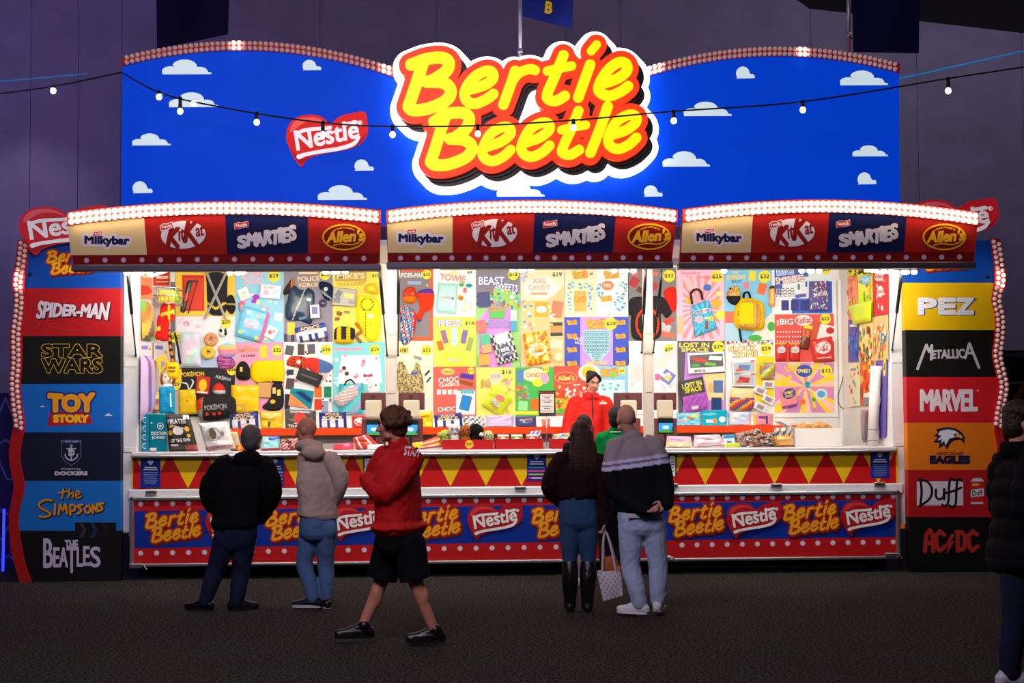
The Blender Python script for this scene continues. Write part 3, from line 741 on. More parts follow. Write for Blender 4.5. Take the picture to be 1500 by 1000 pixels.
def a_spider(A):
    for q in range(9):
        a = math.pi*(.08+.105*q); A.poly([(105,424),(105+90*math.cos(a),424+72*math.sin(a)),(106+90*math.cos(a),424+72*math.sin(a))], C(206,52,52)) if 424+72*math.sin(a) < 492 and 36 < 105+90*math.cos(a) < 175 else None
    for r in (18, 34, 50, 66):
        tr = [(105+r*math.cos(a)*1.05, 424+r*.9*math.sin(a)) for a in np.linspace(.15, math.pi-.15, 10)]
        for a, b in zip(tr[:-1], tr[1:]): A.poly([a, b, (b[0], b[1]+.7), (a[0], a[1]+.7)], C(206,52,52)); A.h -= A.step
    A.up()
    w = lambda u, v: (u, .5+(v-.5)*(.72+.5*abs(2*u-1)**1.3))
    s = txt('SPIDER-MAN', 54, 444, 157, 465, 3, .02, w)
    tstamp(A, [(s, 2.2, C(70,10,16), (1,1)), (s, 1.1, C(226,214,230))])
def a_star(A):
    for b in (('STAR', 62, 505, 149, 522), ('WARS', 62, 526, 149, 545)):
        s = txt(*b); tstamp(A, [(s, 2.0, C(220,180,40)), (s, 1.2, C(12,11,12))])
def a_toy(A):
    for x, y, w_ in ((59,596,7),(154,609,11)): A.poly([(x+a*w_, y+b*w_*.6) for a, b in cloud_pts(1)][::-1], C(200,210,235))
    A.poly([(70,624),(135,620),(131,601),(73,603)], C(190,16,24))
    s = txt('TOY', 72, 577, 137, 602, 0, -.01, lambda u, v: (u, v*(1-.12*(1-abs(2*u-1)))+.1*(1-abs(2*u-1))))
    tstamp(A, [(s, 5.0, C(24,40,120)), (s, 2.6, C(240,160,24))])
    s = txt('STORY', 79, 608, 129, 618); tstamp(A, [(s, 1.3, C(250,190,30))])
def a_dock(A):
    sh = Shape().poly([(90,644),(119,644),(119,668),(114,676),(104.5,682),(95,676),(90,668)]); tstamp(A, [(sh, 0, C(110,120,170)), (sh, -.9, C(18,20,52))])
    A.rect(91, 645, 118, 648.5, C(60,80,130)); A.text('1994 - 1995', 104.5, 646.8, 18, 1.6, WHITE)
    an = Shape().stroke([(104.5,654),(104.5,672)], .9, False).stroke([(95.5,665),(97,670),(104.5,674),(112,670),(113.5,665)], .9).stroke([(98,657),(111,657)], .8, False)
    an.ellipse(104.5, 652.5, 2, 2); tstamp(A, [(an, 0, C(200,196,220))]); A.ell(104.5, 652.5, .9, .9, C(18,20,52))
    s = txt('D', 101, 658.5, 109, 667); tstamp(A, [(s, .6, C(200,196,220))])
    A.text('FREMANTLE', 104, 686.5, 29, 2.6, C(190,186,214), bold=.02); s = txt('DOCKERS', 80.5, 690.5, 128, 695.5); tstamp(A, [(s, .55, C(206,200,224))])
def a_simp(A):
    s = Shape()
    for p in ([(86,722),(100,719)],[(93,716),(91,730)],[(102,716),(100,729)],[(102,724),(107,721),(107,728)],[(111,726),(117,722),(114,719),(111,724),(113,729),(119,727)]): s.stroke(p, 1.0)
    for p in ([(76,733),(66,732),(57,738),(60,744),(68,748),(74,753),(66,757),(58,756)],[(81,738),(80,753)],[(86,753),(88,739),(92,747),(96,739),(98,752)],[(103,754),(103,740),(110,741),(109,747),(103,748)],[(121,739),(114,741),(119,747),(114,752)],[(129,740),(124,745),(127,751),(133,747),(130,740)],[(136,751),(136,739),(142,749),(142,738)],[(151,737),(145,738),(150,745),(144,748)]): s.stroke(p, 1.5)
    tstamp(A, [(s, 1.1, C(20,20,26), (.9,1)), (s, .1, C(226,150,36))])
    A.rect(110, 765, 170, 788, C(12,11,14)); 
    for x, c in ((122, C(52,52,64)), (138, C(20,50,90)), (155, C(40,20,20))): A.poly([(x-6,787),(x,787),(x+5,776),(x,766),(x-6,766),(x-1,776)], c)
def a_beat(A):
    wv = lambda u, v: (u, v)
    for ch, x0, x1, y0, y1 in (('B',64,77,789,831),('E',78.5,87,802,830),('A',87,99,802,830),('T',98,112,800,838),('L',113,121,801,829),('E',122.5,131,800,828),('S',132.5,147,801,830)):
        s = txt(ch, x0, y0, x1, y1); tstamp(A, [(s, .75, C(206,196,226))])
    s = txt('THE', 95.5, 791, 114, 803); tstamp(A, [(s, .6, C(206,196,226))])
edgeL = lambda y: 176.5
LB = ((352, 422, C(0,74,176), 'name_panel', lambda A: (A.stamp(BSMALL, aff(103, 383, .20, .21, .02, 765, 163), [C(90,16,8), C(190,40,14), C(250,190,20)]), A.ell(44, 402, 3.5, 2.5, C(12,14,30)))),
    (422, 492, C(184,20,28), 'name_panel', a_spider), (492, 562, C(13,12,13), 'name_panel', a_star), (562, 633, C(16,104,200), 'name_panel', a_toy), (633, 704, C(16,18,48), 'name_panel', a_dock), (704, 777, C(20,112,204), 'name_panel', a_simp), (777, 853, C(10,10,12), 'name_panel', a_beat))
tL = tower(True, waveL, LB, edgeL, 'tall tower of stacked name panels by the blue night stall, red wavy edge')
def a_pez(A):
    for ch, x0, x1 in (('P',1346,1371),('E',1376,1399),('Z',1402,1425)):
        s = txt(ch, x0, 437.5, x1, 459); st_ = stamp([(s, 2.2, C(24,50,130), (1.5,.6)), (s, 1.8, C(226,222,236))], .35, .06); A.stamp(st_)
        for q in range(4): A.rect(x0+1, 441+4.5*q, x0+7, 441.5+4.5*q, C(150,150,190)); A.h -= A.step
    A.up(); A.text('®', 1430, 438, 4, 4, C(120,90,20))
def a_metal(A):
    s = Shape().text('ETALLIC', [(1366,513),(1412,511),(1414,524),(1365,525)])
    s.stroke([(1344,540),(1357,505),(1361,515),(1365,506),(1364,526)], 1.3, False).stroke([(1434,538),(1420,503),(1414,524)], 1.3, False).stroke([(1417,517),(1424,517)], 1.0, False)
    tstamp(A, [(s, .7, C(186,180,196))])
def a_marvel(A):
    for ch, x0, x1 in (('M',1349,1366),('A',1365,1381),('R',1382,1394),('V',1393,1408),('E',1409,1419),('L',1421,1431)):
        s = txt(ch, x0, 571.5, x1, 601); tstamp(A, [(s, 1.5, C(230,214,222))])
    A.text('®', 1432, 572, 3, 3, C(230,214,222))
def a_eagle(A):
    hd = Shape().poly([(1372,629),(1388,626),(1400,628),(1409,634),(1413,641),(1412,648),(1407,643),(1398,644),(1392,648),(1387,657),(1383,650),(1376,656),(1377,648),(1368,647),(1375,640),(1369,638),(1375,634)])
    wh = Shape().poly([(1377,631),(1389,628.5),(1400,631),(1405,635),(1396,636),(1399,640),(1391,642),(1385,652),(1383,645),(1378,650),(1380,643),(1373,645),(1379,638),(1374,636.5)])
    bk = Shape().poly([(1401,634),(1408,637),(1411,642),(1404,640),(1399,640)])
    tstamp(A, [(hd, .8, C(24,22,56)), (wh, 0, C(222,220,236)), (bk, 0, C(226,160,50))]); A.ell(1400, 635, 1.1, .8, C(20,20,40))
    A.text('WEST COAST', 1391.5, 664, 41, 4, C(24,22,56), bold=.02); s = txt('EAGLES', 1363, 668, 1420, 678); tstamp(A, [(s, 1.3, C(24,22,56))])
def a_duff(A):
    A.rect(1343, 704.5, 1411, 740, C(216,208,220)); s = Shape()
    for p in ([(1348,701),(1350,720),(1348,741)],[(1346,703),(1358,705),(1365,716),(1362,730),(1347,741)],[(1371,717),(1371,727),(1376,731),(1382,727),(1383,716),(1383,731)],[(1399,703),(1392,702),(1390,716),(1389,735),(1384,741),(1380,739)],[(1409,704),(1403,702),(1401,716),(1400,737),(1395,743),(1391,740)],[(1385,722),(1396,719),(1408,714)]): s.stroke(p, 1.8)
    tstamp(A, [(s, 0, C(14,12,16))])
    A.poly([(1422,738),(1440,738),(1441,704),(1437,700),(1426,700),(1422,704)], C(206,200,214)); A.rect(1422, 705, 1441, 735, C(196,34,30)); A.poly([(1422,717),(1441,715),(1441,726),(1422,728)], C(226,220,228)); A.rect(1424, 708, 1434, 711, C(230,190,60))
    A.text('Duff', 1431.5, 721.5, 15, 8, C(14,12,16), rot=-.1, bold=.02)
def a_acdc(A):
    s = Shape()
    for P in ([(1355,807),(1357,783),(1362,776),(1366,783),(1367,807)],[(1356,795),(1366,795)],[(1383,783),(1377,778),(1371,784),(1372,801),(1377,806),(1384,800)],[(1403,779),(1403,806),(1411,804),(1414,797),(1413,784),(1408,779),(1401,779)],[(1431,783),(1425,778),(1419,784),(1420,801),(1425,806),(1432,800)]): s.stroke(P, 2.1, False)
    s.poly([(1394,783),(1386,798),(1391,798),(1387,809),(1397,793),(1392,793),(1397,783)])
    tstamp(A, [(s, 1.1, C(150,60,40)), (s, 0, C(196,38,34))])
edgeR = lambda y: 1325+8*(y-414)/420
RB = ((352, 414, C(0,70,168), 'name_panel', lambda A: (A.stamp(BSMALL, aff(1385, 377, .20, .21, .02, 765, 163), [C(90,16,8), C(190,40,14), C(250,190,20)]), A.ell(1447, 406, 4, 2.5, C(12,14,30)))),
    (414, 483, C(222,178,0), 'name_panel', a_pez), (483, 552, C(13,12,13), 'name_panel', a_metal), (552, 619, C(196,22,34), 'name_panel', a_marvel), (619, 688, C(222,116,18), 'name_panel', a_eagle), (688, 757, C(176,20,28), 'name_panel', a_duff), (757, 834, C(10,10,12), 'name_panel', a_acdc))
tR = tower(False, waveR, RB, edgeR, 'tall tower of stacked name panels behind the puffer jacket man, red wavy edge')
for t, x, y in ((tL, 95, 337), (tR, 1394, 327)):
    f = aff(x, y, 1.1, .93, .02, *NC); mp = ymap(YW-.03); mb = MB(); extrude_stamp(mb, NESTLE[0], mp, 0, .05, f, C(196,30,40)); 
    A = Art(mp); A.mb = mb; A.h = .051; A.stamp(NESTLE, f, [C(206,30,46), C(226,90,100), C(150,20,34), WHITE, WHITE, WHITE]); A.build('heart_panel', t, mat('heart_painted_glow', None, .4, emit=.28))  # emission stands in for bulb light falling on the tower hearts
# ------------------------------------------------------------------ festoon lights and cables
def festoon(pts, bulbs, name, label, r=.008, m=BLACKP):
    P = [WY(x, y, Y) for x, y, Y in pts]; q = spline([tuple(p) for p in P]) if len(P) > 2 else P
    c = tag(MB().tube(q, r, 6).build(name, m, None, True), label, 'lights' if bulbs else 'cable'); c_loc = c.location.copy()
    xs_ = [p[0] for p in pts]
    for bx, by in bulbs:
        Y = float(np.interp(bx, xs_, [p[2] for p in pts])); py = float(np.interp(bx, xs_, [p[1] for p in pts])); p = WY(bx, by, Y); top = WY(bx, py, Y)
        s = MB().tube([top+Vector((0,0,.012)), p+Vector((0,0,.03))], [.016,.02], 8).build('socket', BLACKP, c, True)
        MB().ball(p, (.028,.028,.031), 12, 8).build('bulb', mat('festoon_bulb', C(255,245,230), .3, emit=9, ecol=(1,.88,.72,1)), s, True)
    return c
festoon([(-40,142,-.6),(80,126,-.4),(178,106,-.15)], [(78,133)], 'festoon_cable', 'black festoon cable with one bulb against the violet hall wall')
festoon([(178,106,-.15),(240,138,-.45),(330,158,-.6),(420,173,-.7),(500,182,-.75),(575,185,-.8),(700,184,-.85),(840,176,-.9),(987,163,-1),(1175,149,-1.05),(1388,115,-1.2),(1540,92,-1.3)],
    [(233,142),(264,163),(284,151),(376,179),(473,197),(575,197),(700,196),(840,187),(987,177),(1176,161),(1389,133)], 'festoon_cable', 'long black festoon cable with glowing bulbs sagging across the sign board')
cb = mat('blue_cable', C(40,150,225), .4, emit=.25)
festoon([(1318,115,0.0),(1540,66,-.4)], [], 'cable', 'thin blue cable from the sign board towards the puffer jacket side', .009, cb)
festoon([(-30,122,.5),(128,108,.6)], [], 'cable', 'thin blue cable on the violet wall above the festoon bulb', .006, cb)
# ------------------------------------------------------------------ flags on poles above the roof
def flag(px, y0, y1, Y, cloth, label, B, col, seed):
    a, b = WY(px, -60, Y), WY(px, y1, Y); e = empty('flag', b, label, 'flag', 'flags on the stall roof')
    MB().tube([b, a], .022, 10).tube([WY(px, y1-28, Y), WY(px, y1-20, Y)], .03, 10).build('pole', mat('grey_pole', C(176,170,176), .4, metal=.6), e, True)
    mb = MB(); n = 14; m = 8; vs = []; fs = []
    tl_, tr_, br_, bl_ = [np.array(q, float) for q in cloth]
    def at2(u, v, h):
        q = tl_*(1-u)*(1-v)+tr_*u*(1-v)+br_*u*v+bl_*(1-u)*v
        return WY(q[0], q[1], Y-.04-h-.05*u*math.sin(u*7+v*2.5+seed))
    for j in range(m+1):
        for i in range(n+1): vs.append(at2(i/n, j/m, 0))
    N = len(vs)
    for j in range(m):
        for i in range(n): fs.append((j*(n+1)+i, (j+1)*(n+1)+i, (j+1)*(n+1)+i+1, j*(n+1)+i+1))
    mb.raw(vs, fs, col); mb.raw([p+Vector((0,.006,0)) for p in vs], [tuple(reversed(f)) for f in fs], col)
    if B:
        v_, t_, _ = text_mesh('B', .05)[:3]; lo, hi = v_.min(0), v_.max(0); u0, v0, du, dv = B
        mb.raw([at2(u0+du*(x-lo[0])/(hi[0]-lo[0])+.03*(y-lo[1]), v0+dv*(1-(y-lo[1])/(hi[1]-lo[1])), .012) for x, y in v_], t_, C(226,196,40))
    mb.build('banner', FABRIC, e, True)
    MB().tube([WY(px, y1-22, Y-.03), WY(px+18, y1-12, Y-.05)], .004, 5).build('cord', BLACKP, e)
flag(762, 0, 100, .3, ((765,-50),(842,-50),(838,42),(765,24)), 'blue flag on the pole behind the lettered sign', (.44, .62, .15, .22), C(30,40,120), .5)
flag(254, 0, 80, .3, ((228,-60),(337,-60),(334,50),(230,72)), 'dark navy flag on the pole above the heart end of the board', None, C(24,22,62), 1.5)
flag(1243, 0, 76, .3, ((1247,-60),(1348,-60),(1346,78),(1250,76)), 'dark navy flag on the pole above the other end of the board', None, C(22,22,66), 2.2)
# ------------------------------------------------------------------ neighbouring stalls at the frame edges
def rectY(mb, x0, y0, x1, y1, Y, d, col):
    a, b = WY(x0, y1, Y), WY(x1, y0, Y); mb.box((a.x, Y, max(a.z, 0)), (b.x, Y+d, b.z), col)
nb = empty('neighbour_stall', WZ(-30, 860, 0)+Vector((0,1,0)), 'dark blue stall wall with star outlines beside the beetle tower'.replace('beetle ', 'name '), 'stall')
A = Art(ymap(1.2)); rectY(A.mb, -120, 575, 60, 860, 1.2, .1, C(40,36,110))
for cx, cy, r in ((8,625,42),(-4,720,52),(12,800,30)):
    P = [(cx+(r if i % 2 == 0 else r*.45)*math.sin(i*math.pi/5), cy-(r if i % 2 == 0 else r*.45)*math.cos(i*math.pi/5)) for i in range(10)]
    s = Shape().stroke(P+[P[0]], 1.4, False); A.stamp(stamp([(s, 0, C(96,110,200))], .6, .1))
A.build('star_wall', nb)
p0, p1 = WY(4, 860, .9), WY(6, 745, .9); MB().tube([(p0.x,.9,0.0), p1], .014, 8).build('neon_tube', mat('blue_neon', C(40,50,255), .4, emit=2.5), nb, True)
nb2 = empty('ride_backdrop', Vector((WY(1490,560,1.2).x, 1.2, 0)), 'dark panel with red and yellow chevron behind the puffer jacket man', 'stall')
A = Art(ymap(1.2)); rectY(A.mb, 1462, 512, 1700, 560, 1.2, .1, C(34,34,44)); A.build('dark_band', nb2)
A = Art(ymap(1.2)); rectY(A.mb, 1462, 560, 1700, 850, 1.25, .1, C(110,26,30)); A.poly([(1480,590),(1490,590),(1510,556),(1500,556)], C(196,160,50)); A.build('red_panel', nb2)
A = Art(ymap(1.15)); rectY(A.mb, 1464, 516, 1500, 523, 1.12, .05, C(150,160,170)); A.build('rail', nb2, ALU)
# ------------------------------------------------------------------ prize wall: posters, hung prizes, packs
WALL = DB-.012
def bil(q, u, v):
    return (q[0][0]*(1-u)*(1-v)+q[1][0]*u*(1-v)+q[2][0]*u*v+q[3][0]*(1-u)*v, q[0][1]*(1-u)*(1-v)+q[1][1]*u*(1-v)+q[2][1]*u*v+q[3][1]*(1-u)*v)
def rq(cx, cy, w, h, rot=0):
    c, q = math.cos(rot), math.sin(rot); return [(cx+a*c-b*q, cy+a*q+b*c) for a, b in ((-w/2,-h/2),(w/2,-h/2),(w/2,h/2),(-w/2,h/2))]
def draw(A, cmds):
    for c in cmds:
        k, a = c[0], c[1:]
        if k == 'r': A.rect(*a)
        elif k == 'q': A.rrect(*a)
        elif k == 'e': A.ell(*a)
        elif k == 'p': A.poly(*a)
        elif k == 't': A.text(a[0], *a[1:6], rot=a[6] if len(a) > 6 else 0, bold=.025, outline=a[7] if len(a) > 7 else None)
        elif k == '$':
            A.ell(a[1], a[2], a[3], a[3], C(250,226,60), 20); A.text(a[0], a[1], a[2], a[3]*1.5, a[3]*.75, C(30,30,34), bold=.02)
        elif k == 'burst':
            cx, cy, x0, y0, x1, y1, n, col = a
            for i in range(n):
                t0, t1 = 2*math.pi*i/n, 2*math.pi*(i+.5)/n; R = 200; tri_ = [(cx, cy), (cx+R*math.cos(t0), cy+R*math.sin(t0)), (cx+R*math.cos(t1), cy+R*math.sin(t1))]
                for ax, lim, sg in ((0,x0,1),(0,x1,-1),(1,y0,1),(1,y1,-1)):
                    o_ = []
                    for j in range(len(tri_)):
                        p, q = tri_[j], tri_[(j+1) % len(tri_)]; ip, iq = sg*(p[ax]-lim) >= 0, sg*(q[ax]-lim) >= 0
                        if ip: o_.append(p)
                        if ip != iq: t = (lim-p[ax])/(q[ax]-p[ax]); o_.append((p[0]+(q[0]-p[0])*t, p[1]+(q[1]-p[1])*t))
                    tri_ = o_
                    if len(tri_) < 3: break
                if len(tri_) >= 3: A.poly(tri_[::-1], col); A.h -= A.step
            A.up()
        elif k == 'bars':                                  # many little printed sweets: centre list, w, h, rot, cols
            pts, w_, h_, rot, cols = a
            for i, (x, y) in enumerate(pts): A.rrect(x, y, w_, h_, rot[i % len(rot)], cols[i % len(cols)]); A.rrect(x, y, w_*.6, h_*.5, rot[i % len(rot)], WHITE); A.h -= 2*A.step
            A.up(); A.up()
        elif k == 's': A.stamp(*a)
POSTERS = []
def poster(x0, y0, x1, y1, col, cmds, label, group='posters on the prize wall'):
    A = Art(ymap(WALL), .0003); a, b = WY(x0, (y0+y1)/2, WALL), WY(x1, (y0+y1)/2, WALL); t, u = WY((x0+x1)/2, y0, WALL).z, WY((x0+x1)/2, y1, WALL).z
    A.mb.box((a.x+.001, WALL, u+.001), (b.x-.001, WALL+.004, t-.001), col); draw(A, cmds)
    return tag(A.build('poster'), label, 'poster', group)
def puff(name, label, cat, shape, th, col, Y=WALL-.004, w=None, step=2.2, m=None, group=None, art=None, parent=None, mp=None, gh=.8):
    """soft body with the given outline (pixel frame of plane Y), domed towards the viewer"""
    if not isinstance(shape, Shape): shape = Shape().poly(shape, True)
    lo, hi = shape.bounds(3*gh); xs, ys, D = shape.grid(lo, hi, gh); _, _, loops = outline(xs, ys, D, 0, .12)
    V = []; E = []
    for p in loops:
        i0 = len(V); V += [Vector(q) for q in p]; E += [(i0+k, i0+(k+1) % len(p)) for k in range(len(p))]
    samp = lambda x, y: D[min(max(int(round((y-ys[0])/gh)), 0), len(ys)-1), min(max(int(round((x-xs[0])/gh)), 0), len(xs)-1)]
    for y in np.arange(lo[1], hi[1], step):
        for x in np.arange(lo[0]+(step/2 if int(y/step) % 2 else 0), hi[0], step):
            if samp(x, y) < -.8: V.append(Vector((x, y)))
    r = delaunay_2d_cdt(V, E, [], 0, 1e-5); P = [(v.x, v.y) for v in r[0]]; w = w or max(2.5, -D.min()*.75)
    mp = mp or ymap(Y); hf = lambda x, y: th*math.sqrt(max(0, 1-(1-min(max(-samp(x, y), 0)/w, 1))**2))
    T = [f for f in r[2] if samp(sum(P[k][0] for k in f)/3, sum(P[k][1] for k in f)/3) < 0]
    front = [mp(x, y, max(hf(x, y), .002)) for x, y in P]; back = [mp(x, y, 0) for x, y in P]
    cf = col if callable(col) else (lambda x, y: col)
    cl = [cf(sum(P[k][0] for k in f)/3, sum(P[k][1] for k in f)/3) for f in T]
    mb = MB(); mb.raw(front, T, cl); mb.raw(back, [tuple(reversed(f)) for f in T], cl)
    if art:
        A = Art(lambda u, v, h: mp(u, v, hf(u, v)+h+.004), .0006); A.mb = mb; draw(A, art)
    o = mb.build(name, m or FABRIC, parent, True)
    return tag(o, label, cat, group) if parent is None else o
def lift_to(mb, rest):
    if rest is not None:
        dz = rest+.001-min(v[2] for v in mb.v); mb.v = [(v[0], v[1], v[2]+dz) for v in mb.v]
def pillow(label, q, Y, th, col, art=(), rest=None, group=None, name='show_bag', cat='bag', m=None, crimp=True, seed=0):
    """puffed packet with crimped ends; art in 0..1 units of its face"""
    nu, nv = 10, 12; cf = col if callable(col) else (lambda u, v: col)
    def prof(u, v):
        e = (1-(2*u-1)**4)**.6*max(0, 1-abs(2*v-1)**(8 if crimp else 4))**.5
        return th/2*e*(1+.25*noise.noise(Vector((u*3+seed, v*4, seed))))
    def P(u, v, sd, h=0): x, y = bil(q, u, v); return WY(x, y, Y)+Vector((0, -(prof(u, v)+h) if sd > 0 else min(prof(u, v)+h, WALL-.007-Y), 0))
    mb = MB()
    for sd in (1, -1):
        vs = [P(i/nu, j/nv, sd, .001) for j in range(nv+1) for i in range(nu+1)]; fs = []; cl = []
        for j in range(nv):
            for i in range(nu):
                f = (j*(nu+1)+i, (j+1)*(nu+1)+i, (j+1)*(nu+1)+i+1, j*(nu+1)+i+1); fs.append(f if sd > 0 else f[::-1]); cl.append(cf((i+.5)/nu, (j+.5)/nv))
        mb.raw(vs, fs, cl)
    A = Art(lambda u, v, h: P(u, v, 1, h+.0035), .0006); A.mb = mb; draw(A, art); lift_to(mb, rest)
    o = mb.build(name, m or PACK, None, False); 
    return tag(o, label, cat, group)
def carton(label, q, Y, th, col, art=(), rest=None, group=None, name='box', cat='box', side=None, m=None):
    """closed box: front face on the pixel quad at plane Y, body going back by th"""
    th = min(th, WALL-.007-Y)
    mb = MB(); f = [WY(*p, Y) for p in q]; f = [f[3], f[2], f[1], f[0]]
    e = .006; c = sum(f, Vector())/4; f2 = [p+(c-p)*(e*2/max(.02, (c-p).length)) for p in f]
    mb.prism([p+Vector((0,e,0)) for p in f], [p+Vector((0,th,0)) for p in f], side or col, True, side or col)
    mb.face(f2, col)
    for k in range(4): j = (k+1) % 4; mb.face([f[k]+Vector((0,e,0)), f[j]+Vector((0,e,0)), f2[j], f2[k]], col)
    A = Art(lambda u, v, h: WY(*bil(q, u, v), Y)+Vector((0,-h,0)), .0005); A.mb = mb; draw(A, art); lift_to(mb, rest)
    o = mb.build(name, m or PACK); return tag(o, label, cat, group)
PINK, CORAL, MINT, AQUA, LILAC, GREY, NAVY, CREAM, ORNG, GRN = C(244,160,196), C(238,110,90), C(170,224,214), C(110,200,220), C(196,170,226), C(120,116,122), C(24,34,84), C(246,228,190), C(240,110,40), C(70,170,70)
LB_, DK, TEAL, PUR = C(130,200,234), C(40,38,42), C(0,140,170), C(120,70,170)
def grid(x0, y0, x1, y1, nx, ny): return [(x0+(x1-x0)*i/max(nx-1,1), y0+(y1-y0)*j/max(ny-1,1)) for j in range(ny) for i in range(nx)]
def dots(seed, n, x0, y0, x1, y1, r, cols):
    q = random.Random(seed); return [('e', q.uniform(x0,x1), q.uniform(y0,y1), r*q.uniform(.6,1.2), r*q.uniform(.6,1.2), cols[i % len(cols)], 10) for i in range(n)]
BC = [C(190,40,14), C(206,70,24), C(250,178,40)]
def bmark(x, y, s): return ('s', BSMALL[1:], aff(x, y, s, s, 0, 765, 163), [C(226,90,30), C(250,190,60)])
R = random.Random(3)
poster(257,391,344,463, C(246,206,70), [('t','NINJA',281,396,40,6,DK),('r',267,403,299,455,C(214,44,34)),('q',283,430,28,46,.05,C(232,70,50))], 'yellow poster with the word NINJA above crossed foam swords')
poster(257,463,344,538, C(240,234,240), [('e',273,474,5,4,PINK),('e',290,478,4,3,C(230,200,230)),('p',[(256,537),(344,537),(344,520),(256,528)],C(180,200,240))]+dots(4,10,260,466,300,482,2,[C(250,220,230),C(226,214,240)]), 'white poster behind a pearly bag and doughnut plushes')
poster(345,391,415,501, C(150,214,236), [('t','SOAP',370,401,32,10,PINK,-.08,WHITE),('t','DOUGH',371,412,26,8,PINK,-.08,WHITE),('$','$29',401,404,9)]+dots(7,26,350,420,412,496,3,[WHITE,PINK,C(250,230,150),C(190,230,245)])+[('e',375,435,5,4,C(170,50,190)),('e',372,441,4,3,C(170,50,190)),('q',408,464,12,12,.2,WHITE)], 'light blue poster with bubbly pink lettering')
poster(416,391,487,501, C(142,136,150), [('t','POLICE',452,408,32,7,C(250,214,150),-.05),('t','FORCE',452,417,28,6,C(250,214,150),-.05),('p',[(437,401),(466,401),(462,394),(441,394)],C(244,210,150)),('$','$32',476,402,8)]+[('r',416+10*i,489,421+10*i,500,C(70,62,90)) for i in range(7)]+[('r',421,472,432,490,C(250,210,60))], 'grey poster with police lettering above a navy vest')
poster(488,391,560,501, C(250,216,90), [('r',491,398,537,412,C(196,160,70)),('t',"MIKE'S",514,404,40,8,CREAM,-.03),('t','TOOLCHEST',514,416,42,5,C(190,150,60),-.05),('$','$29',550,404,7)]+[('q',497,459,8,6,.3,C(150,70,30)),('q',494,467,7,5,-.2,C(150,70,30)),('q',508,457,9,4,.1,C(150,130,90))], 'yellow poster with TOOLCHEST lettering above a yellow vest')
poster(345,501,415,604, C(240,160,190), [('t','THE',361,508,10,3,C(220,130,30)),('t','SIMPSONS',363,513,28,6,C(220,130,30),-.05),('t','HOMER',364,521,22,4,C(120,70,90),-.03),('r',381,506,391,524,C(250,214,50)),('$','$32',406,513,8),('p',[(370,560),(415,560),(415,526),(395,532),(372,545)],C(250,212,30))], 'pink poster above a black cap and a big yellow bag')
poster(416,501,487,604, C(236,236,236), [('$','$36',478,512,8),('q',424,513,12,14,.2,C(90,90,96)),('q',441,512,10,16,0,C(80,70,66)),('q',456,511,11,14,-.05,C(96,90,100)),('q',425,545,10,8,0,C(60,56,60)),('q',425,562,12,16,.1,C(90,70,80)),('q',421,588,8,22,.05,C(40,44,60)),('q',476,596,10,18,0,C(150,160,190)),('q',466,574,11,16,0,ORNG),('q',480,574,11,16,0,C(20,130,90)),('q',466,592,11,16,0,C(220,60,40))]+dots(51,24,418,504,485,602,1.6,[C(60,60,64),C(150,40,50),C(70,110,150)]), 'white poster with small grey picture cards behind folded banners')
poster(488,501,564,606, C(130,212,218), [('q',511,511,42,4,-.03,PINK),('$','$29',549,512,8),('p',[(494,565),(560,560),(556,520),(500,520)],C(232,240,240))]+dots(9,18,492,520,560,600,3,[PINK,C(200,240,240),C(240,120,170)])+[('e',504,539,3,3,C(90,40,40)),('e',508,547,3,3,C(90,40,40))], 'aqua poster with pink script above a teal bag')
poster(262,538,344,610, DK, [('t','POKÉMON',282,547,34,8,C(246,200,40),-.05),('q',262,550,8,20,0,C(250,210,40))]+[('t','POKÉMON',327,553,22,6,C(200,200,200),.2)], 'dark poster with yellow lettering above a plain yellow bag')
poster(583,391,634,499, C(128,122,126), [('r',583,391,634,398,C(236,90,50)),('r',629,391,634,499,C(236,90,50)),('r',600,493,634,499,C(236,90,50)),('t','SPIDER-MAN',603,403,36,7,WHITE,0),('$','$32',625,402,7),('q',607,414,20,5,0,C(150,170,210)),('t','O',626,418,3,3,WHITE)], 'grey poster with red edge and white lettering behind a red cap')
poster(583,499,634,604, C(240,232,200), [('r',586,508,598,518,C(240,210,80)),('t','ARMY',592,513,14,7,C(90,80,30)),('$','$32',625,513,8)]+[('q',612,524,12,5,.3,C(150,150,140)),('q',626,546,10,3,-.8,C(50,50,50)),('q',628,556,10,3,-.9,C(70,80,110)),('r',600,583,634,604,C(220,214,210))], 'cream poster with ARMY lettering behind a camouflage vest')
poster(635,391,697,463, C(244,244,244), [('e',664,401,8,6,CREAM),('t','YOWIE',663,407,38,10,C(240,140,110),.12,WHITE),('t','$8',688,399,7,4,C(60,60,60))]+[('e',676,417,4,3,GRN),('e',687,418,5,3,C(30,150,150)),('e',681,425,3,4,CORAL),('e',675,436,4,4,ORNG)]+dots(2,10,672,432,692,455,2,[C(240,214,120),C(200,220,150)]), 'white poster with a mint bag and little coloured eggs')
poster(635,464,697,537, C(252,226,90), [('t','PEZ',659,473,34,9,WHITE,0,C(60,90,180)),('t','$16',688,473,14,6,C(60,60,40))]+[('q',651,493,8,20,-.25,C(150,110,140)),('q',666,493,8,26,0,C(180,214,230)),('q',680,493,8,20,.2,C(130,110,160)),('q',645,506,8,14,-.3,ORNG),('q',688,504,8,20,.25,C(150,170,90)),('r',650,517,680,536,C(252,218,60)),('t','PEZ',665,527,20,6,C(180,180,190))], 'yellow poster with sweet dispensers fanned out')
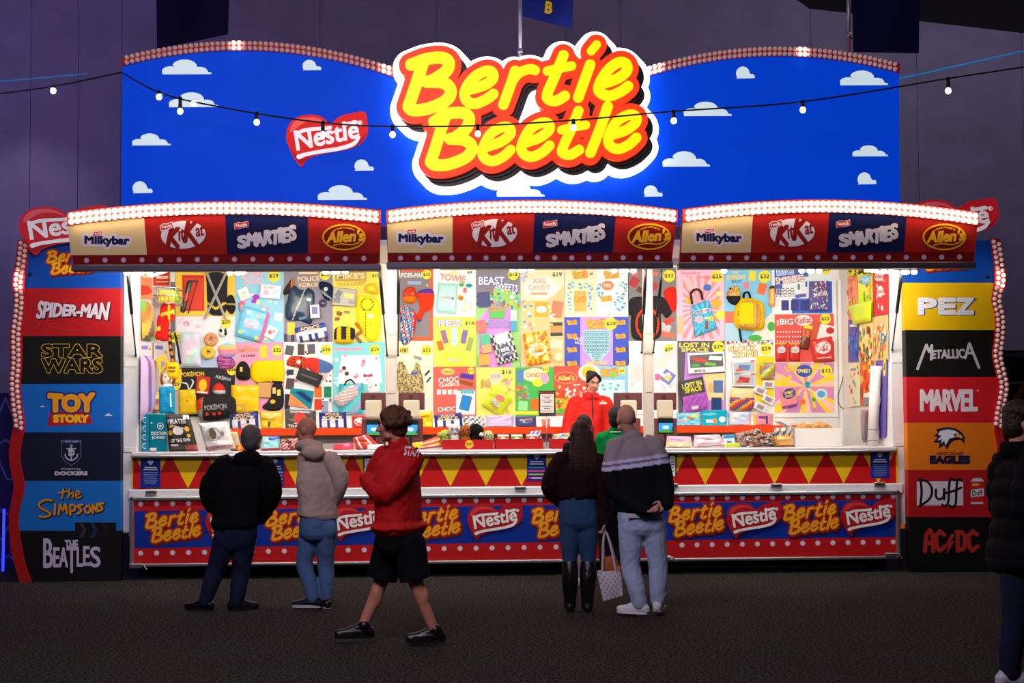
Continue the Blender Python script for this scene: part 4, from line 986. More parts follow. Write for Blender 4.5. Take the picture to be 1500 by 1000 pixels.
poster(635,537,697,612, C(232,96,84), [('e',656,544,10,5,C(250,200,100)),('t',"Allen's",656,544,14,4,C(230,80,60)),('t','CHOC',657,556,30,8,WHITE,-.08,C(150,40,40)),('t','CLASSICS',658,563,30,5,WHITE,-.08),('$','$16',690,543,5),('q',684,551,20,7,.15,C(80,50,170)),('q',683,561,20,6,.25,C(150,80,30)),('r',668,572,696,607,C(236,232,236)),('q',682,590,15,22,.25,C(40,130,200)),('t','CHOC',654,599,26,7,WHITE,-.05,C(150,40,40))]+[('q',643+8*i,574,6,7,0,WHITE) for i in range(4)]+[('q',677+5*i,573,4,7,.1,C(80,180,200)) for i in range(4)], 'coral poster of chocolate bars above the plush tray')
poster(698,391,762,537, C(134,130,140), [('p',[(698,537),(762,537),(762,430),(730,420),(698,450)],C(150,210,120)),('p',[(702,537),(750,537),(748,448),(722,440),(700,470)],C(224,150,220)),('t','BEAST',720,411,38,12,WHITE,.0,C(90,100,190)),('t','SWEETS',742,420,34,10,WHITE,.15,C(90,100,190)),('$','$12',752,402,8)]+dots(11,48,716,424,761,452,2.6,[C(240,200,80),C(90,170,190),C(200,120,60),C(150,200,90),C(70,90,160),C(236,236,240)])+dots(41,20,700,432,718,447,2,[C(40,50,110),C(150,160,190),C(90,120,180)])+dots(42,16,702,470,718,534,2.2,[C(250,240,230),C(90,160,110),C(220,90,90)])+[('q',709,439,18,22,-.1,C(80,80,130)),('p',[(716,450),(740,450),(738,466),(718,466)],C(90,190,90)),('t','BEAST',728,453,22,6,CORAL)]+[('q',752,462,9,16,0,C(210,230,240)),('q',752,478,9,14,0,C(80,160,200)),('q',705,478,14,18,-.1,C(226,120,110)),('q',711,497,14,16,-.1,C(90,190,150)),('q',713,511,14,12,-.2,C(240,170,120)),('q',709,527,16,16,-.1,C(240,170,80))]+[('q',719+11*i,474,6,12,0,C(150,140,210)) for i in range(3)], 'grey and lilac poster with blue-edged bubble lettering')
poster(698,538,755,609, C(246,226,110), [('t','$16',742,545,15,7,C(70,70,40)),('e',726,553,10,8,C(250,214,190)),('t','SOUR',726,551,14,6,CORAL,-.1,WHITE),('q',709,561,10,10,.2,C(200,190,60)),('e',716,561,3,3,PINK),('q',741,561,12,12,.3,C(250,210,120)),('e',743,560,4,4,PINK)]+dots(43,18,705,555,720,568,1.8,[C(240,190,60),C(230,120,150),C(150,180,60)])+dots(44,18,735,553,752,606,2,[C(240,190,60),C(236,140,110),C(170,190,60)]), 'pale yellow poster behind a lime square pack')
poster(763,391,826,537, C(250,196,140), [('p',[(763,440),(800,440),(826,420),(826,391),(763,391)],CREAM),('e',793,421,27,16,C(252,240,230),24),('t','XXL',790,411,22,8,C(240,170,140)),('t','CANDY',790,421,32,8,C(240,170,140)),('q',790,430,24,4,0,C(240,170,140)),('t','$19',816,402,14,7,C(90,70,50)),('q',793,453,20,22,.05,C(246,170,50)),('e',793,453,8,5,WHITE),('q',816,453,16,24,.15,C(244,130,100)),('q',815,482,18,20,-.03,C(60,70,60)),('q',815,482,18,10,-.03,C(250,150,90)),('q',815,504,17,12,.1,CREAM)]+dots(31,16,766,440,782,482,2.6,[C(240,150,160),C(250,220,120),C(90,150,210),C(246,246,240)])+dots(32,12,764,396,772,412,2,[C(150,210,230),C(190,170,220)])+dots(33,10,800,436,812,480,2.2,[C(250,250,246),C(250,214,150)])+[('e',818,522,8,8,C(250,200,140)),('e',818,522,5,5,C(252,230,190))], 'orange and cream poster of giant sweets')
poster(755,538,811,609, C(70,180,80), [('e',783,549,18,10,CREAM),('t','CANDY',783,549,26,7,C(230,130,60)),('$','$18',799,541,5),('q',762,551,10,18,0,C(90,130,190)),('e',788,560,8,6,C(250,226,60)),('e',798,554,6,8,PINK),('q',766,594,14,14,.1,C(150,220,150)),('q',784,592,14,16,-.1,ORNG),('r',755,602,790,607,C(230,220,60))]+dots(5,24,757,564,775,584,2.4,[C(200,90,150),C(230,160,60),C(110,200,180),CORAL]), 'green poster beside the price list stand')
blueb = [C(40,150,190), C(90,190,210)]
poster(827,391,873,463, CREAM, [bmark(850,402,.065),('t','$8',866,401,6,4,C(80,70,50)),('q',850,441,18,30,0,C(206,178,100)),bmark(850,438,.05),('t','ORIGINAL',850,460,14,3,WHITE)]+[('bars',[(834,419),(839,417),(850,419),(858,418),(865,421),(834,430),(834,440),(835,450),(864,432),(864,441),(864,450)],4,8,[.2,0,-.2,.3,-.7,.8],blueb)], 'cream poster with a gold bag ringed by small blue bars')
poster(873,391,921,463, C(236,236,238), [bmark(896,402,.065),('t','$14',914,400,8,4,C(80,80,80)),('e',890,418,9,7,C(240,130,90)),('t','MIX',890,418,11,5,WHITE),('e',886,449,11,9,C(250,250,250)),bmark(888,437,.05),('t','MEGA BAG',898,460,24,3,WHITE,0,GREY)]+[('bars',[(878,419),(876,426),(880,431),(911,416),(916,419),(905,432),(903,441),(910,440),(914,447),(903,449),(909,452),(915,428),(912,434)],4,8,[.3,-.4,.9,.6],blueb)], 'pale grey poster with a white bag and scattered blue bars')
poster(827,464,921,535, C(64,84,196), [('r',850,464,898,535,C(196,150,226)),bmark(874,474,.085),('$','$20',895,474,9),('p',[(855,483),(894,483),(894,512),(880,529),(869,529),(855,512)],C(170,220,236)),('t','VALUE',847,496,14,5,CREAM,.1),('t','PACK',848,502,11,4,CREAM,.1),('t','DIAMOND',874,531,30,5,C(250,226,60))]+[bmark(838+i*71,472+20*j,.043) for i in (0,1) for j in range(4)]+[('bars',[(857.6+3.7*i,487+5.6*j) for j in range(8) for i in range(10) if abs(i-4.5) < 5.2-max(0,j-4)*1.35],2.7,4.6,[0],[C(20,120,160),C(30,140,170)])], 'blue and lilac poster with a diamond of stacked blue bars')
poster(811,536,868,608, C(222,84,70), [('e',829,553,17,9,C(240,150,90)),('e',829,553,15,7.5,C(216,70,60)),('t',"Allen's",829,553,24,8,C(252,220,130),-.05),('e',863,546,16,13,C(250,236,220)),('e',862,545,10,9,C(236,190,60)),('r',812,583,845,600,C(246,170,40)),('r',812,598,840,606,C(90,170,70))]+dots(6,40,828,562,862,582,2.2,[C(252,230,220),C(240,90,80)])+dots(8,22,812,560,830,600,2.4,[C(250,200,70),C(90,150,70),C(220,60,50)]), 'red sweets poster behind the vendor')
poster(868,536,919,608, C(134,194,232), [bmark(893,545,.075),('$','$5',911,543,5),('r',876,556,915,600,C(196,226,242)),('e',898,549,4,5,C(130,196,90)),('bars',[(884,567),(894,565),(904,567)],4,9,[-.4,0,.5],blueb)], 'light blue poster at the vendor\'s collar with three blue bars')
poster(920,391,991,499, C(130,122,124), [('q',930,401,10,5,0,CORAL),('q',960,401,8,6,0,CORAL),('$','$32',980,404,9),('q',929,413,12,14,.5,C(180,50,60)),('q',937,424,8,8,.5,C(90,60,60)),('e',958,419,6,6,C(180,60,60))]+[('q',972,480,20,14,.4,C(190,190,190)),('q',980,470,14,8,-.5,C(214,60,40)),('q',978,490,20,8,.2,CORAL)], 'grey poster behind a black shirt with a red ring')
poster(920,499,991,606, C(242,232,236), [('$','$29',980,512,8),('p',[(926,560),(950,548),(980,530),(991,520),(991,508),(950,530),(922,545)],C(250,216,214)),('e',936,545,8,12,C(246,210,206)),('q',978,552,18,18,.6,C(120,130,200)),('q',978,552,10,10,.6,C(220,214,90)),('e',963,552,5,5,C(240,110,160))]+dots(45,30,924,505,988,572,2.6,[C(250,220,226),C(226,214,236),C(240,196,200),C(250,236,200)]), 'pale pink poster behind the post near the second till')
poster(993,391,1061,499, C(246,190,220), [('burst',1026,450,1000,404,1054,496,22,C(244,150,140)),('t','Squishy',1012,400,28,6,C(244,120,140)),('t','Delight',1035,406,24,6,C(244,120,140)),('$','$25',1050,405,9),('q',1009,415,10,18,-.4,C(244,190,190)),('e',1036,421,6,5,C(60,110,200)),('e',1008,440,4,4,C(250,190,60)),('e',1050,444,7,7,C(250,170,50)),('e',1055,461,7,7,C(210,220,80)),('r',993,463,1001,489,C(240,180,140)),('q',1054,430,10,6,.2,C(250,220,140))], 'pink sunburst poster behind a blue carry bag')
poster(993,499,1062,606, C(92,86,96), [('t','LOST IN',1017,505,44,7,C(236,226,80)),('t','SPACE',1018,512,40,6,C(236,226,80)),('$','$29',1052,508,9),('p',[(1000,606),(1062,606),(1062,516),(1004,516)],C(196,140,220)),('p',[(1030,548),(1062,546),(1060,585),(1038,586)],C(250,214,150)),('q',1052,566,14,18,0,C(80,110,170)),('e',1041,567,4,7,C(230,180,110)),('r',1042,582,1057,600,C(30,60,110))], 'dark poster with yellow space lettering')
poster(1062,391,1133,499, C(124,196,232), [('p',[(1062,456),(1080,456),(1080,473),(1062,473)],CORAL),('t','THE',1077,399,8,3,C(250,214,40)),('t','SIMPSONS',1078,406,28,6,C(250,214,40),-.05),('t','BART',1079,412,14,4,C(80,100,160)),('$','$32',1120,405,9),('q',1102,404,10,14,.1,C(250,220,60)),('q',1093,418,8,10,-.1,C(220,130,150)),('q',1116,423,12,16,.2,C(236,110,60)),('p',[(1095,498),(1133,498),(1133,455),(1118,470)],C(220,226,214)),('e',1130,478,6,7,GRN),('e',1106,495,10,5,GRN),('r',1062,473,1082,499,C(170,206,226))], 'sky blue poster behind a yellow backpack')
poster(1063,499,1134,606, C(238,236,236), [('t','BLOCK',1088,510,40,8,C(250,226,90),-.04,PUR),('t','ZONE',1092,519,36,8,C(250,226,90),-.04,PUR),('$','$29',1122,511,9),('r',1108,521,1134,590,C(250,214,40))]+dots(12,36,1064,499,1132,504,1.6,[PUR,C(250,160,60),C(90,170,90),C(220,80,120)]), 'white poster with purple-edged block lettering')
MB().box((WY(1132,500,WALL).x, WALL-.001, WY(1180,611,WALL).z), (WY(1226,500,WALL).x, DB, WY(1180,388,WALL).z), C(236,234,232)).build('poster_board', PRINT, trailer)
WALL -= .005
poster(1135,391,1219,459, C(60,100,196), [('t','BIG',1150,398,24,9,C(130,180,240),-.1,WHITE),('r',1146,405,1186,437,C(236,240,246)),('p',[(1135,430),(1160,437),(1160,459),(1135,459)],C(236,240,246)),('t','SMARTIES',1157,409,42,10,WHITE,-.12,C(190,70,40)),('r',1184,392,1219,412,C(230,240,244))]+[('bars',grid(1138,424,1162,432,8,3),2,5,[.3,-.4],[C(120,120,130)])]+[('q',1173,433,16,5,-.15,C(90,90,180)),('q',1170,420,3,8,0,TEAL),('q',1181,416,3,8,0,TEAL),('$','$22',1210,395,7)]+[('q',1150+14*i,447,11,15,0,C(60,60,130)) for i in range(3)], 'blue and white poster beside a spotted purple box')
poster(1135,460,1222,530, C(226,84,76), [('t','THE',1139,473,3,8,WHITE),('t','BIG',1152,471,20,9,WHITE,0,C(180,40,40)),('e',1177,469,13,8,C(240,224,226)),('t','KitKat',1177,469,22,9,C(206,40,40),-.1),('$','$22',1209,467,8),('q',1183,483,12,14,.2,C(246,214,60)),('q',1195,483,10,26,.1,C(200,90,60)),('p',[(1195,500),(1222,500),(1222,478),(1202,474)],C(244,232,230)),('e',1216,484,6,5,C(190,50,50))]+[('bars',grid(1139,486,1156,500,5,3)+grid(1161,486,1176,500,5,3),3,5,[0,.2],[C(200,40,40),C(220,60,50)])], 'red poster of wafer bars beside the white stall corner')
poster(1135,531,1222,604, C(250,196,190), [('burst',1180,565,1135,531,1222,604,16,C(250,214,40)),('burst',1180,566,1135,531,1222,604,7,C(214,140,190)),('e',1178,543,12,9,C(60,80,170)),('t','SWEET',1178,543,18,6,C(250,230,90)),('t','SOUR',1159,540,18,7,C(250,230,90),-.1,ORNG),('$','$12',1210,543,9),('e',1183,563,4,5,C(30,160,180)),('e',1203,577,9,8,C(220,226,236)),('e',1203,577,6,5,C(90,170,210)),('e',1176,588,4,4,ORNG),('p',[(1186,572),(1190,572),(1196,597),(1191,597)],C(230,210,50)),('e',1192,585,3,3,GRN),('p',[(1143,556),(1150,566),(1160,552),(1156,548),(1150,558),(1147,548)],C(250,206,40))], 'yellow and pink burst poster above the white cartons')
WALL += .005
# --- prizes hung on the posters
HG = 'prizes hung on the wall'
st_ = lambda *P, r=2, s=True: Shape().stroke(list(P), r, s)
puff('toy_nunchaku','black foam nunchaku with red rings on the yellow NINJA poster','toy', Shape().stroke([(278,414),(268,454)],4,False).stroke([(281,412),(290,411),(276,458)],1.0,False), .035, lambda x,y: C(200,60,40) if 430<y<440 else C(56,52,50), m=PACK)
puff('vest','black ninja vest behind two crossed grey swords','clothing', [(304,394),(331,393),(333,420),(331,456),(317,462),(305,455),(303,420)], .03, lambda x,y: C(226,190,60) if abs(y-(452-abs(x-317)*.6))<2.0 or abs(y-(396+abs(x-317)*.3))<1.2 else C(46,44,48))
for a_, b_, lb in (((302,398),(331,468),'grey foam sword with its tip below the doughnuts\' price spot'), ((332,398),(300,466),'grey foam sword slanting towards the nunchaku')):
    puff('toy_sword', lb, 'toy', st_(a_, b_, r=1.9, s=False), .018, C(170,166,160), Y=WALL-(.04 if a_[0] < 310 else .062))
puff('mask','black cloth mask on the yellow poster edge beside the crossed swords','mask', [(334,434),(340,432),(344,440),(345,452),(340,460),(334,456),(331,446)], .03, lambda x,y: C(180,160,90) if 444<y<447 else C(40,38,40), Y=WALL-.01)
pillow('pearly pastel bag on the white poster by the doughnuts', rq(279,511,30,50), WALL-.03, .05, lambda u,v: (C(196,226,226), C(214,214,236), C(226,206,232))[int((u*2+v*3)%3)], [('e',.4,.35,.12,.08,C(240,200,226)),('e',.5,.6,.2,.08,WHITE)])
for cx, cy, c1, c2, lb in ((309,497,C(226,160,110),C(120,60,40),'brown iced doughnut plush'), (305,516,C(244,200,60),C(250,240,230),'yellow and cream doughnut plush')):
    mb = MB(); P0 = WY(cx, cy, WALL-.04); n = 14
    vs = []; fs = []; cl = []
    for i in range(n):
        for j in range(8):
            a, b = 2*math.pi*i/n, 2*math.pi*j/8; q = .048+.030*math.cos(b); vs.append(P0+Vector((q*math.cos(a), -.028*math.sin(b), q*math.sin(a))))
            fs.append((i*8+j, i*8+(j+1)%8, ((i+1)%n)*8+(j+1)%8, ((i+1)%n)*8+j)); cl.append(c1 if math.sin(b) > -.2 else C(230,190,130))
    mb.raw(vs, [f[::-1] for f in fs], cl)
    for t in range(16): a = 2.4*t; q = .048+.012*math.sin(t*5); mb.ball(P0+Vector((q*math.cos(a),-.028,q*math.sin(a))), .005, 5, 4, (C(240,100,140),C(250,240,240),c2)[t%3])
    tag(mb.build('doughnut_plush', FABRIC, None, True), lb+' on the white poster', 'toy', HG)
puff('plush','small black and white plush at the $29 spot of the white poster','toy', [(321,480),(326,478),(331,481),(332,490),(326,494),(321,490)], .05, lambda x,y: DK if (x-324)**2+(y-484)**2<5 or x>330 else C(232,226,226))
puff('purse','striped pastel rainbow purse on the white poster','bag', [(320,508),(334,502),(346,508),(344,520),(332,524),(322,520)], .04, lambda x,y: (C(150,220,220),C(250,200,120),C(240,150,170),C(190,160,220))[int((y-500)/6)%4])
puff('glitter_pouch','purple glitter pouch at the foot of the white poster','bag', [(318,522),(332,520),(345,530),(340,540),(322,540)], .04, lambda x,y: (C(150,60,130),C(90,50,140),C(210,110,160))[int(abs(math.sin(x*12.9+y*7.3))*3)%3])
for x, y, t_, lb in ((257,494,'$25','yellow price spot at the grey wall strip'), (331,472,'$29','yellow price spot above the small plush'), (340,541,'$36','yellow price spot beside the black cap'), (257,563,'$29','yellow price spot above the teal carry bag')):
    A = Art(ymap(WALL-.012)); A.mb.prism([WY(x+8*math.cos(a), y+8.5*math.sin(a), WALL-.012) for a in np.linspace(2*math.pi, 0, 20, endpoint=False)], [WY(x+8*math.cos(a), y+8.5*math.sin(a), WALL-.005) for a in np.linspace(2*math.pi, 0, 20, endpoint=False)], C(250,226,60)); A.text(t_, x, y, 12, 6, DK, bold=.02)
    tag(A.build('price_spot'), lb, 'sign')
pillow('blue bubble-print bag tilted on the light blue poster', rq(369,474,42,46,.28), WALL-.03, .06, lambda u,v: C(110,196,230) if u<.93 else C(236,110,170), [('t','SOAP',.5,.45,.5,.14,PINK,0,WHITE),('t','DOUGH',.5,.6,.45,.11,PINK,0,WHITE),('e',.2,.85,.07,.06,C(250,226,80)),('e',.8,.9,.07,.06,C(250,226,80)),('e',.3,.18,.08,.06,WHITE),('e',.65,.22,.07,.06,C(250,190,120))])
carton('white and pink sweets box on the light blue poster', rq(396,427,30,20,.1), WALL-.05, .04, C(246,232,236), [('e',.3,.6,.15,.2,PINK),('e',.7,.5,.12,.2,MINT),('t','SOAP',.4,.2,.5,.2,CORAL)])
carton('small white card of coloured dough on the light blue poster', rq(357,430,16,18,-.4), WALL-.03, .02, C(236,240,244), [('r',.2,.3,.8,.6,C(170,210,200)),('r',.2,.65,.8,.8,C(250,200,120))])
puff('cup','pink lidded cup on the light blue poster','cup', [(349,446),(351,442),(357,442),(359,446),(358,457),(351,457)], .04, lambda x,y: C(240,110,140) if y<448 else C(170,150,170), m=PACK)
carton('white card with red pattern at the foot of the light blue poster', rq(397,487,16,18,.45), WALL-.03, .02, C(244,240,240), [('e',.4,.5,.2,.2,C(220,70,70)),('e',.7,.3,.15,.15,C(240,150,140))])
puff('vest','navy police vest with a pale zip','clothing', [(424,420),(432,418),(440,424),(452,422),(460,428),(460,448),(456,474),(440,470),(420,468),(418,450),(422,436)], .05, lambda x,y: C(214,206,200) if abs((x-428)-(470-y)*.42)<.9 else C(36,58,84), m=PACK, art=[('q',453,439,6,5,.2,C(220,214,206)),('e',431,453,2.5,2.5,C(60,60,40)),('q',444,466,12,4,-.2,C(110,140,160))])
puff('cap','navy peaked police cap on the grey poster','cap', [(467,416),(474,412),(487,418),(488,432),(484,440),(476,438),(471,430)], .07, lambda x,y: C(170,170,180) if abs((y-424)-(x-467)*.75)<2 else C(26,42,72), art=[('e',478,424,3,3,C(220,214,220))])
carton('toy walkie-talkie card on the navy vest', rq(461,456,14,20,-.06), WALL-.07, .02, C(214,206,206), [('r',.2,.15,.8,.7,C(20,50,150))])
pillow('white and navy packet tilted under the navy vest', rq(456,487,46,22,-.2), WALL-.03, .06, lambda u,v: C(34,60,140) if v<.35 or (int(u*8)%2 and v>.6) else C(226,226,232), [('t','FORCE',.5,.2,.6,.3,C(250,190,110))])
puff('toy_baton','brown and black toy holster at the corner of the grey poster','toy', [(416,424),(428,408),(432,410),(430,420),(422,430),(416,432)], .04, lambda x,y: C(60,44,40) if x<426 else C(190,120,80))
puff('badge','round toy badge on the grey poster edge','toy', Shape().ellipse(473,444,6,6), .02, lambda x,y: C(40,56,90) if (x-473)**2+(y-444)**2<12 else C(70,66,80), m=PACK)
carton('grey blister card holding a toy drill and goggles', rq(504,435,34,26,.08), WALL-.05, .03, C(160,152,140), [('q',.25,.35,.25,.4,.4,C(50,70,70)),('q',.7,.4,.4,.25,.1,C(230,200,40)),('q',.85,.75,.3,.2,.2,C(110,110,110)),('q',.2,.7,.3,.3,0,C(60,64,64))])
puff('hard_hat','yellow toy hard hat on the toolchest poster','hat', [(535,420),(541,415),(549,416),(554,424),(553,431),(536,428)], .09, C(246,206,20), m=PACK)
puff('vest','yellow builder vest with grey tie cord','clothing', [(524,434),(536,432),(546,434),(556,446),(557,470),(553,494),(540,500),(528,480),(522,462)], .04, lambda x,y: C(120,110,60) if abs((x-538)**2+(y-446)**2-80)<14 and y<460 or (abs(x-536)<.8 and y>456) else C(248,222,40), art=[('q',543,463,8,5,.1,C(226,226,220)),('q',548,476,14,1,0,C(140,130,50))])
puff('tool_bag','black and yellow tool bag under the toolchest poster','bag', [(490,484),(497,478),(517,480),(520,488),(516,502),(500,504),(490,500)], .07, lambda x,y: C(230,190,30) if (494<x<500 or 508<x<513 or y>497) else C(54,50,44))
puff('toy_tool','orange toy wrench bundle beside the tool bag','toy', st_((522,474),(530,484),(522,492),(528,500), r=2.4), .03, lambda x,y: C(190,120,30) if y<488 else C(140,120,90))
puff('cap','black cap with a small cream patch on the pink poster','cap', [(346,540),(352,530),(360,530),(366,540),(366,554),(356,557),(347,553)], .09, C(40,38,40), art=[('q',355,541,4,7,0,C(236,206,110))])
puff('cushion','big plain yellow bag with a black lower edge on the pink poster','bag', [(366,545),(372,530),(392,528),(414,530),(415,560),(398,560),(378,562),(370,556)], .05, lambda x,y: DK if y>559-(x-392)*.03 else C(252,212,20), step=1.6)
pillow('square yellow bag on the counter-side of the pink poster', rq(359,584,40,40), WALL-.03, .06, C(252,206,20), [('r',.15,.7,.55,.9,C(226,180,90))])
puff('folded_shirt','black folded shirt with cream print by the yellow bag','clothing', [(384,597),(394,585),(398,566),(404,560),(414,565),(415,594),(402,602)], .03, C(44,40,40), art=[('e',400,588,4,3,C(240,200,70)),('q',402,572,5,9,0,C(240,214,120)),('q',409,575,5,9,0,C(240,214,120))])
carton('brown card box on the pink poster', rq(387,571,20,22,.03), WALL-.03, .03, C(214,164,104), [])
puff('bandana','red and black patterned bandana','clothing', [(420,534),(426,522),(446,523),(450,536),(448,541),(434,538)], .02, lambda x,y: DK if math.sin(x*1.3)+math.sin(y*1.5+x)>.9 else C(214,70,40), art=[('e',438,530,3.4,3.4,C(230,210,200))])
puff('banner_roll','red blue and pale folded banner on the white poster','banner', [(446,526),(462,524),(487,534),(482,546),(474,556),(452,540)], .02, lambda x,y: C(214,60,50) if x<468 else C(80,110,170) if y<546 else C(226,200,190))
carton('black gift box on the white poster', rq(453,552,36,18,.35), WALL-.05, .04, C(38,36,38), [('r',.15,.42,.85,.58,C(90,86,90))])
carton('teal and orange picture board on the white poster', rq(441,583,34,26,.15), WALL-.02, .02, C(20,140,160), [('p',[(0,1),(.9,1),(0,.3)],C(244,150,90)),('p',[(.2,.2),(.9,.7),(1,.5),(.5,.1)],C(30,50,110)),('e',.3,.85,.12,.12,C(240,140,110))])
puff('handbag','pale mint floral handbag on the teal bag','bag', [(489,582),(516,564),(525,578),(502,595),(494,592)], .04, lambda x,y: (C(196,226,214),C(196,226,214),C(226,150,170))[int(abs(math.sin(x*3+y*5))*3)%3], Y=WALL-.05)
pillow('teal paper bag under the mint handbag', [(497,562),(532,561),(532,606),(496,606)], WALL-.03, .05, lambda u,v: (C(60,170,190),C(96,200,204),C(150,170,206))[int(u*3+v*4)%3], [])
puff('bag_handle','black handle loop over the mint handbag','bag', st_((505,563),(508,558),(514,556),(519,561), r=1.1), .02, BLACK, Y=WALL-.06)
puff('pouch','white pouch with a long chain on the aqua poster','bag', [(538,560),(542,552),(551,552),(556,562),(556,574),(540,575)], .04, C(240,236,236), art=[('e',543,567,1.2,1.2,CORAL),('e',551,564,1.2,1.2,DK)])
puff('bow','small pink bow on the aqua poster','toy', [(533,547),(538,549),(545,547),(545,552),(538,551),(533,552)], .02, C(206,70,110))
pillow('plain yellow carry bag under yellow lettering', [(262,571),(286,570),(289,606),(263,607)], WALL-.03, .05, C(250,206,20), [('t','•',.5,.45,.1,.06,C(200,60,40))])
puff('bag_handle','white rope handle above the plain yellow carry bag','bag', st_((266,560),(274,562),(277,570),(283,560),(281,556), r=1), .02, WHITE)
puff('cap','red and white cap on the dark poster','cap', [(312,574),(314,564),(322,561),(329,567),(330,576),(322,580)], .08, lambda x,y: C(222,60,40) if y<571 else C(228,224,224))
carton('red card with yellow centre on the dark poster', rq(297,564,20,26,.1), WALL-.02, .02, C(206,50,44), [('e',.5,.5,.3,.35,C(250,206,30)),('r',.1,.85,.9,.95,WHITE)])
puff('duffel_bag','black duffel bag with grey lettering and red end','bag', [(289,590),(296,582),(320,576),(344,582),(348,600),(342,610),(312,616),(292,612)], .12, lambda x,y: (C(230,70,30) if x<298 and y<600 else C(150,150,150)) if x<299 else C(46,44,46), art=[('t','POKÉMON',318,595,32,9,C(170,166,170),-.1),('e',306,606,2.6,2.6,C(220,60,40)),('e',316,606,2.6,2.6,C(220,60,40)),('e',324,605,2.6,2.6,C(220,60,40)),('p',[(328,600),(346,604),(340,596),(346,590)],C(250,206,30))], Y=WALL-.02)
puff('cap','red cap with orange peak on the grey red-edged poster','cap', [(591,428),(596,421),(604,420),(609,426),(608,443),(592,442)], .09, lambda x,y: C(240,120,20) if y>435 else C(224,64,40), art=[('q',600,431,11,2,-.05,WHITE)])
puff('socks','pair of red socks with purple cuffs','clothing', [(611,428),(634,424),(634,450),(622,458),(617,470),(612,470),(610,462),(615,450)], .03, lambda x,y: C(90,60,150) if y<430 or y>467 else C(232,60,30))
puff('backpack','blue and orange patterned backpack with a red side','bag', [(587,450),(600,450),(610,462),(606,490),(598,503),(588,500)], .07, lambda x,y: C(216,60,40) if x>606 else (C(40,90,160),C(230,120,60),C(90,170,210),C(240,220,200))[int(abs(math.sin(x*.9+y*.5)+math.sin(y*.7))*2.2)%4])
puff('vest','camouflage vest on the cream poster','clothing', [(583,534),(590,530),(596,540),(600,548),(606,540),(610,530),(615,536),(619,574),(584,575)], .04, lambda x,y: (C(176,150,100),C(140,120,70),C(200,178,130),C(110,100,60))[int((noise.noise(Vector((x*.3,y*.3,0)))+1)*2.6)%4], art=[('q',607,546,9,5,0,C(90,90,180))])
pillow('mint bag on the white egg poster', [(642,414),(671,415),(668,460),(638,457)], WALL-.02, .05, MINT, [('t','YOWIE',.45,.5,.5,.1,C(236,130,120)),('e',.78,.5,.08,.05,C(90,120,180))])
pillow('white and black striped bag on the lilac poster', [(718,492),(748,484),(760,526),(730,535)], WALL-.03, .06, lambda u,v: C(236,236,236) if .18<u<.85 and v<.3 else (C(60,60,64) if int(u*10+v*7)%2 else C(210,210,214)), [('e',.5,.62,.28,.24,C(40,50,110)),('t','BEAST',.5,.56,.4,.12,WHITE),('t','SWEETS',.5,.72,.4,.1,WHITE)])
pillow('orange sunburst sweets bag on the orange and cream poster', [(766,489),(800,484),(808,529),(773,536)], WALL-.03, .06, lambda u,v: C(246,120,20) if int(math.atan2(v-.55,u-.5)*4.4+9)%2 else C(252,200,60), [('e',.5,.55,.4,.2,CREAM),('t','XXL',.5,.48,.35,.1,ORNG),('t','CANDY',.5,.6,.55,.1,ORNG),('e',.2,.2,.12,.1,C(250,226,120)),('e',.8,.85,.14,.1,C(250,226,120)),('e',.8,.2,.1,.08,C(240,90,30))])
pillow('lime square pack turned on its corner', [(722,565),(750,583),(733,609),(705,592)], WALL-.04, .05, C(200,214,30), [('e',.55,.3,.22,.16,C(240,130,110)),('t','SOUR',.5,.6,.5,.2,WHITE,.3,C(60,60,30)),('t','SWEET',.5,.78,.4,.1,C(226,90,150),.3)])
mk_ = puff('shirt','black shirt with a thin red ring print behind the cream post','clothing', [(921,444),(926,436),(944,434),(968,434),(980,444),(984,458),(976,466),(968,460),(966,494),(928,496),(924,462),(921,462)], .03, lambda x,y: C(220,70,40) if abs(math.hypot((x-948)/16,(y-474)/22)-1)<.09 else C(44,42,44), step=1.6)
puff('socks','plain red socks pinned beside the black shirt','clothing', [(972,428),(983,420),(990,424),(991,448),(986,458),(980,450)], .03, C(220,44,34))
puff('carry_bag','blue carry bag with sunburst print on the pink poster','bag', Shape().poly([(1012,448),(1038,438),(1051,481),(1018,494)]), .05, lambda x,y: C(60,160,206) if int(math.atan2(y-470,x-1032)*6)%2 else C(110,196,226), art=[('e',1028,456,14,3.5,WHITE,14,-.2),('t','Squishy Delight',1028,456,24,4,CORAL,-.2),('e',1023,468,6,5,C(244,180,190)),('e',1042,467,4,4,C(200,210,70)),('q',1034,476,4,12,-.05,C(150,80,50)),('q',1035,466,9,3,-.1,C(250,210,130))], Y=WALL-.02)
puff('bag_handle','dark loop handle of the blue carry bag on the pink poster','bag', st_((1014,444),(1012,430),(1018,424),(1026,426),(1029,438), r=1.6), .02, C(60,44,40), Y=WALL-.04)
carton('white-edged box of toy space ships', rq(1035,531,54,30,-.06), WALL-.04, .06, C(236,232,236), [('r',.05,.1,.95,.72,C(90,90,92)),('p',[(.1,.2),(.45,.3),(.55,.5),(.2,.4)],C(220,60,40)),('q',.75,.3,.35,.2,.2,WHITE),('q',.6,.58,.3,.14,.3,C(110,190,70)),('q',.2,.6,.2,.12,.1,GRN),('t','SPACE',.3,.88,.3,.12,NAVY)])
pillow('dark and purple packet with yellow space lettering', [(993,559),(1029,551),(1038,597),(1006,604)], WALL-.05, .06, lambda u,v: C(70,66,70) if v<.5 else (C(190,90,200) if int(u*7+v*9)%2 else C(160,80,180)), [('t','LOST IN',.5,.18,.8,.16,C(236,226,60)),('t','SPACE',.5,.34,.7,.14,C(236,226,60)),('q',.4,.9,.3,.1,0,C(226,220,226))])
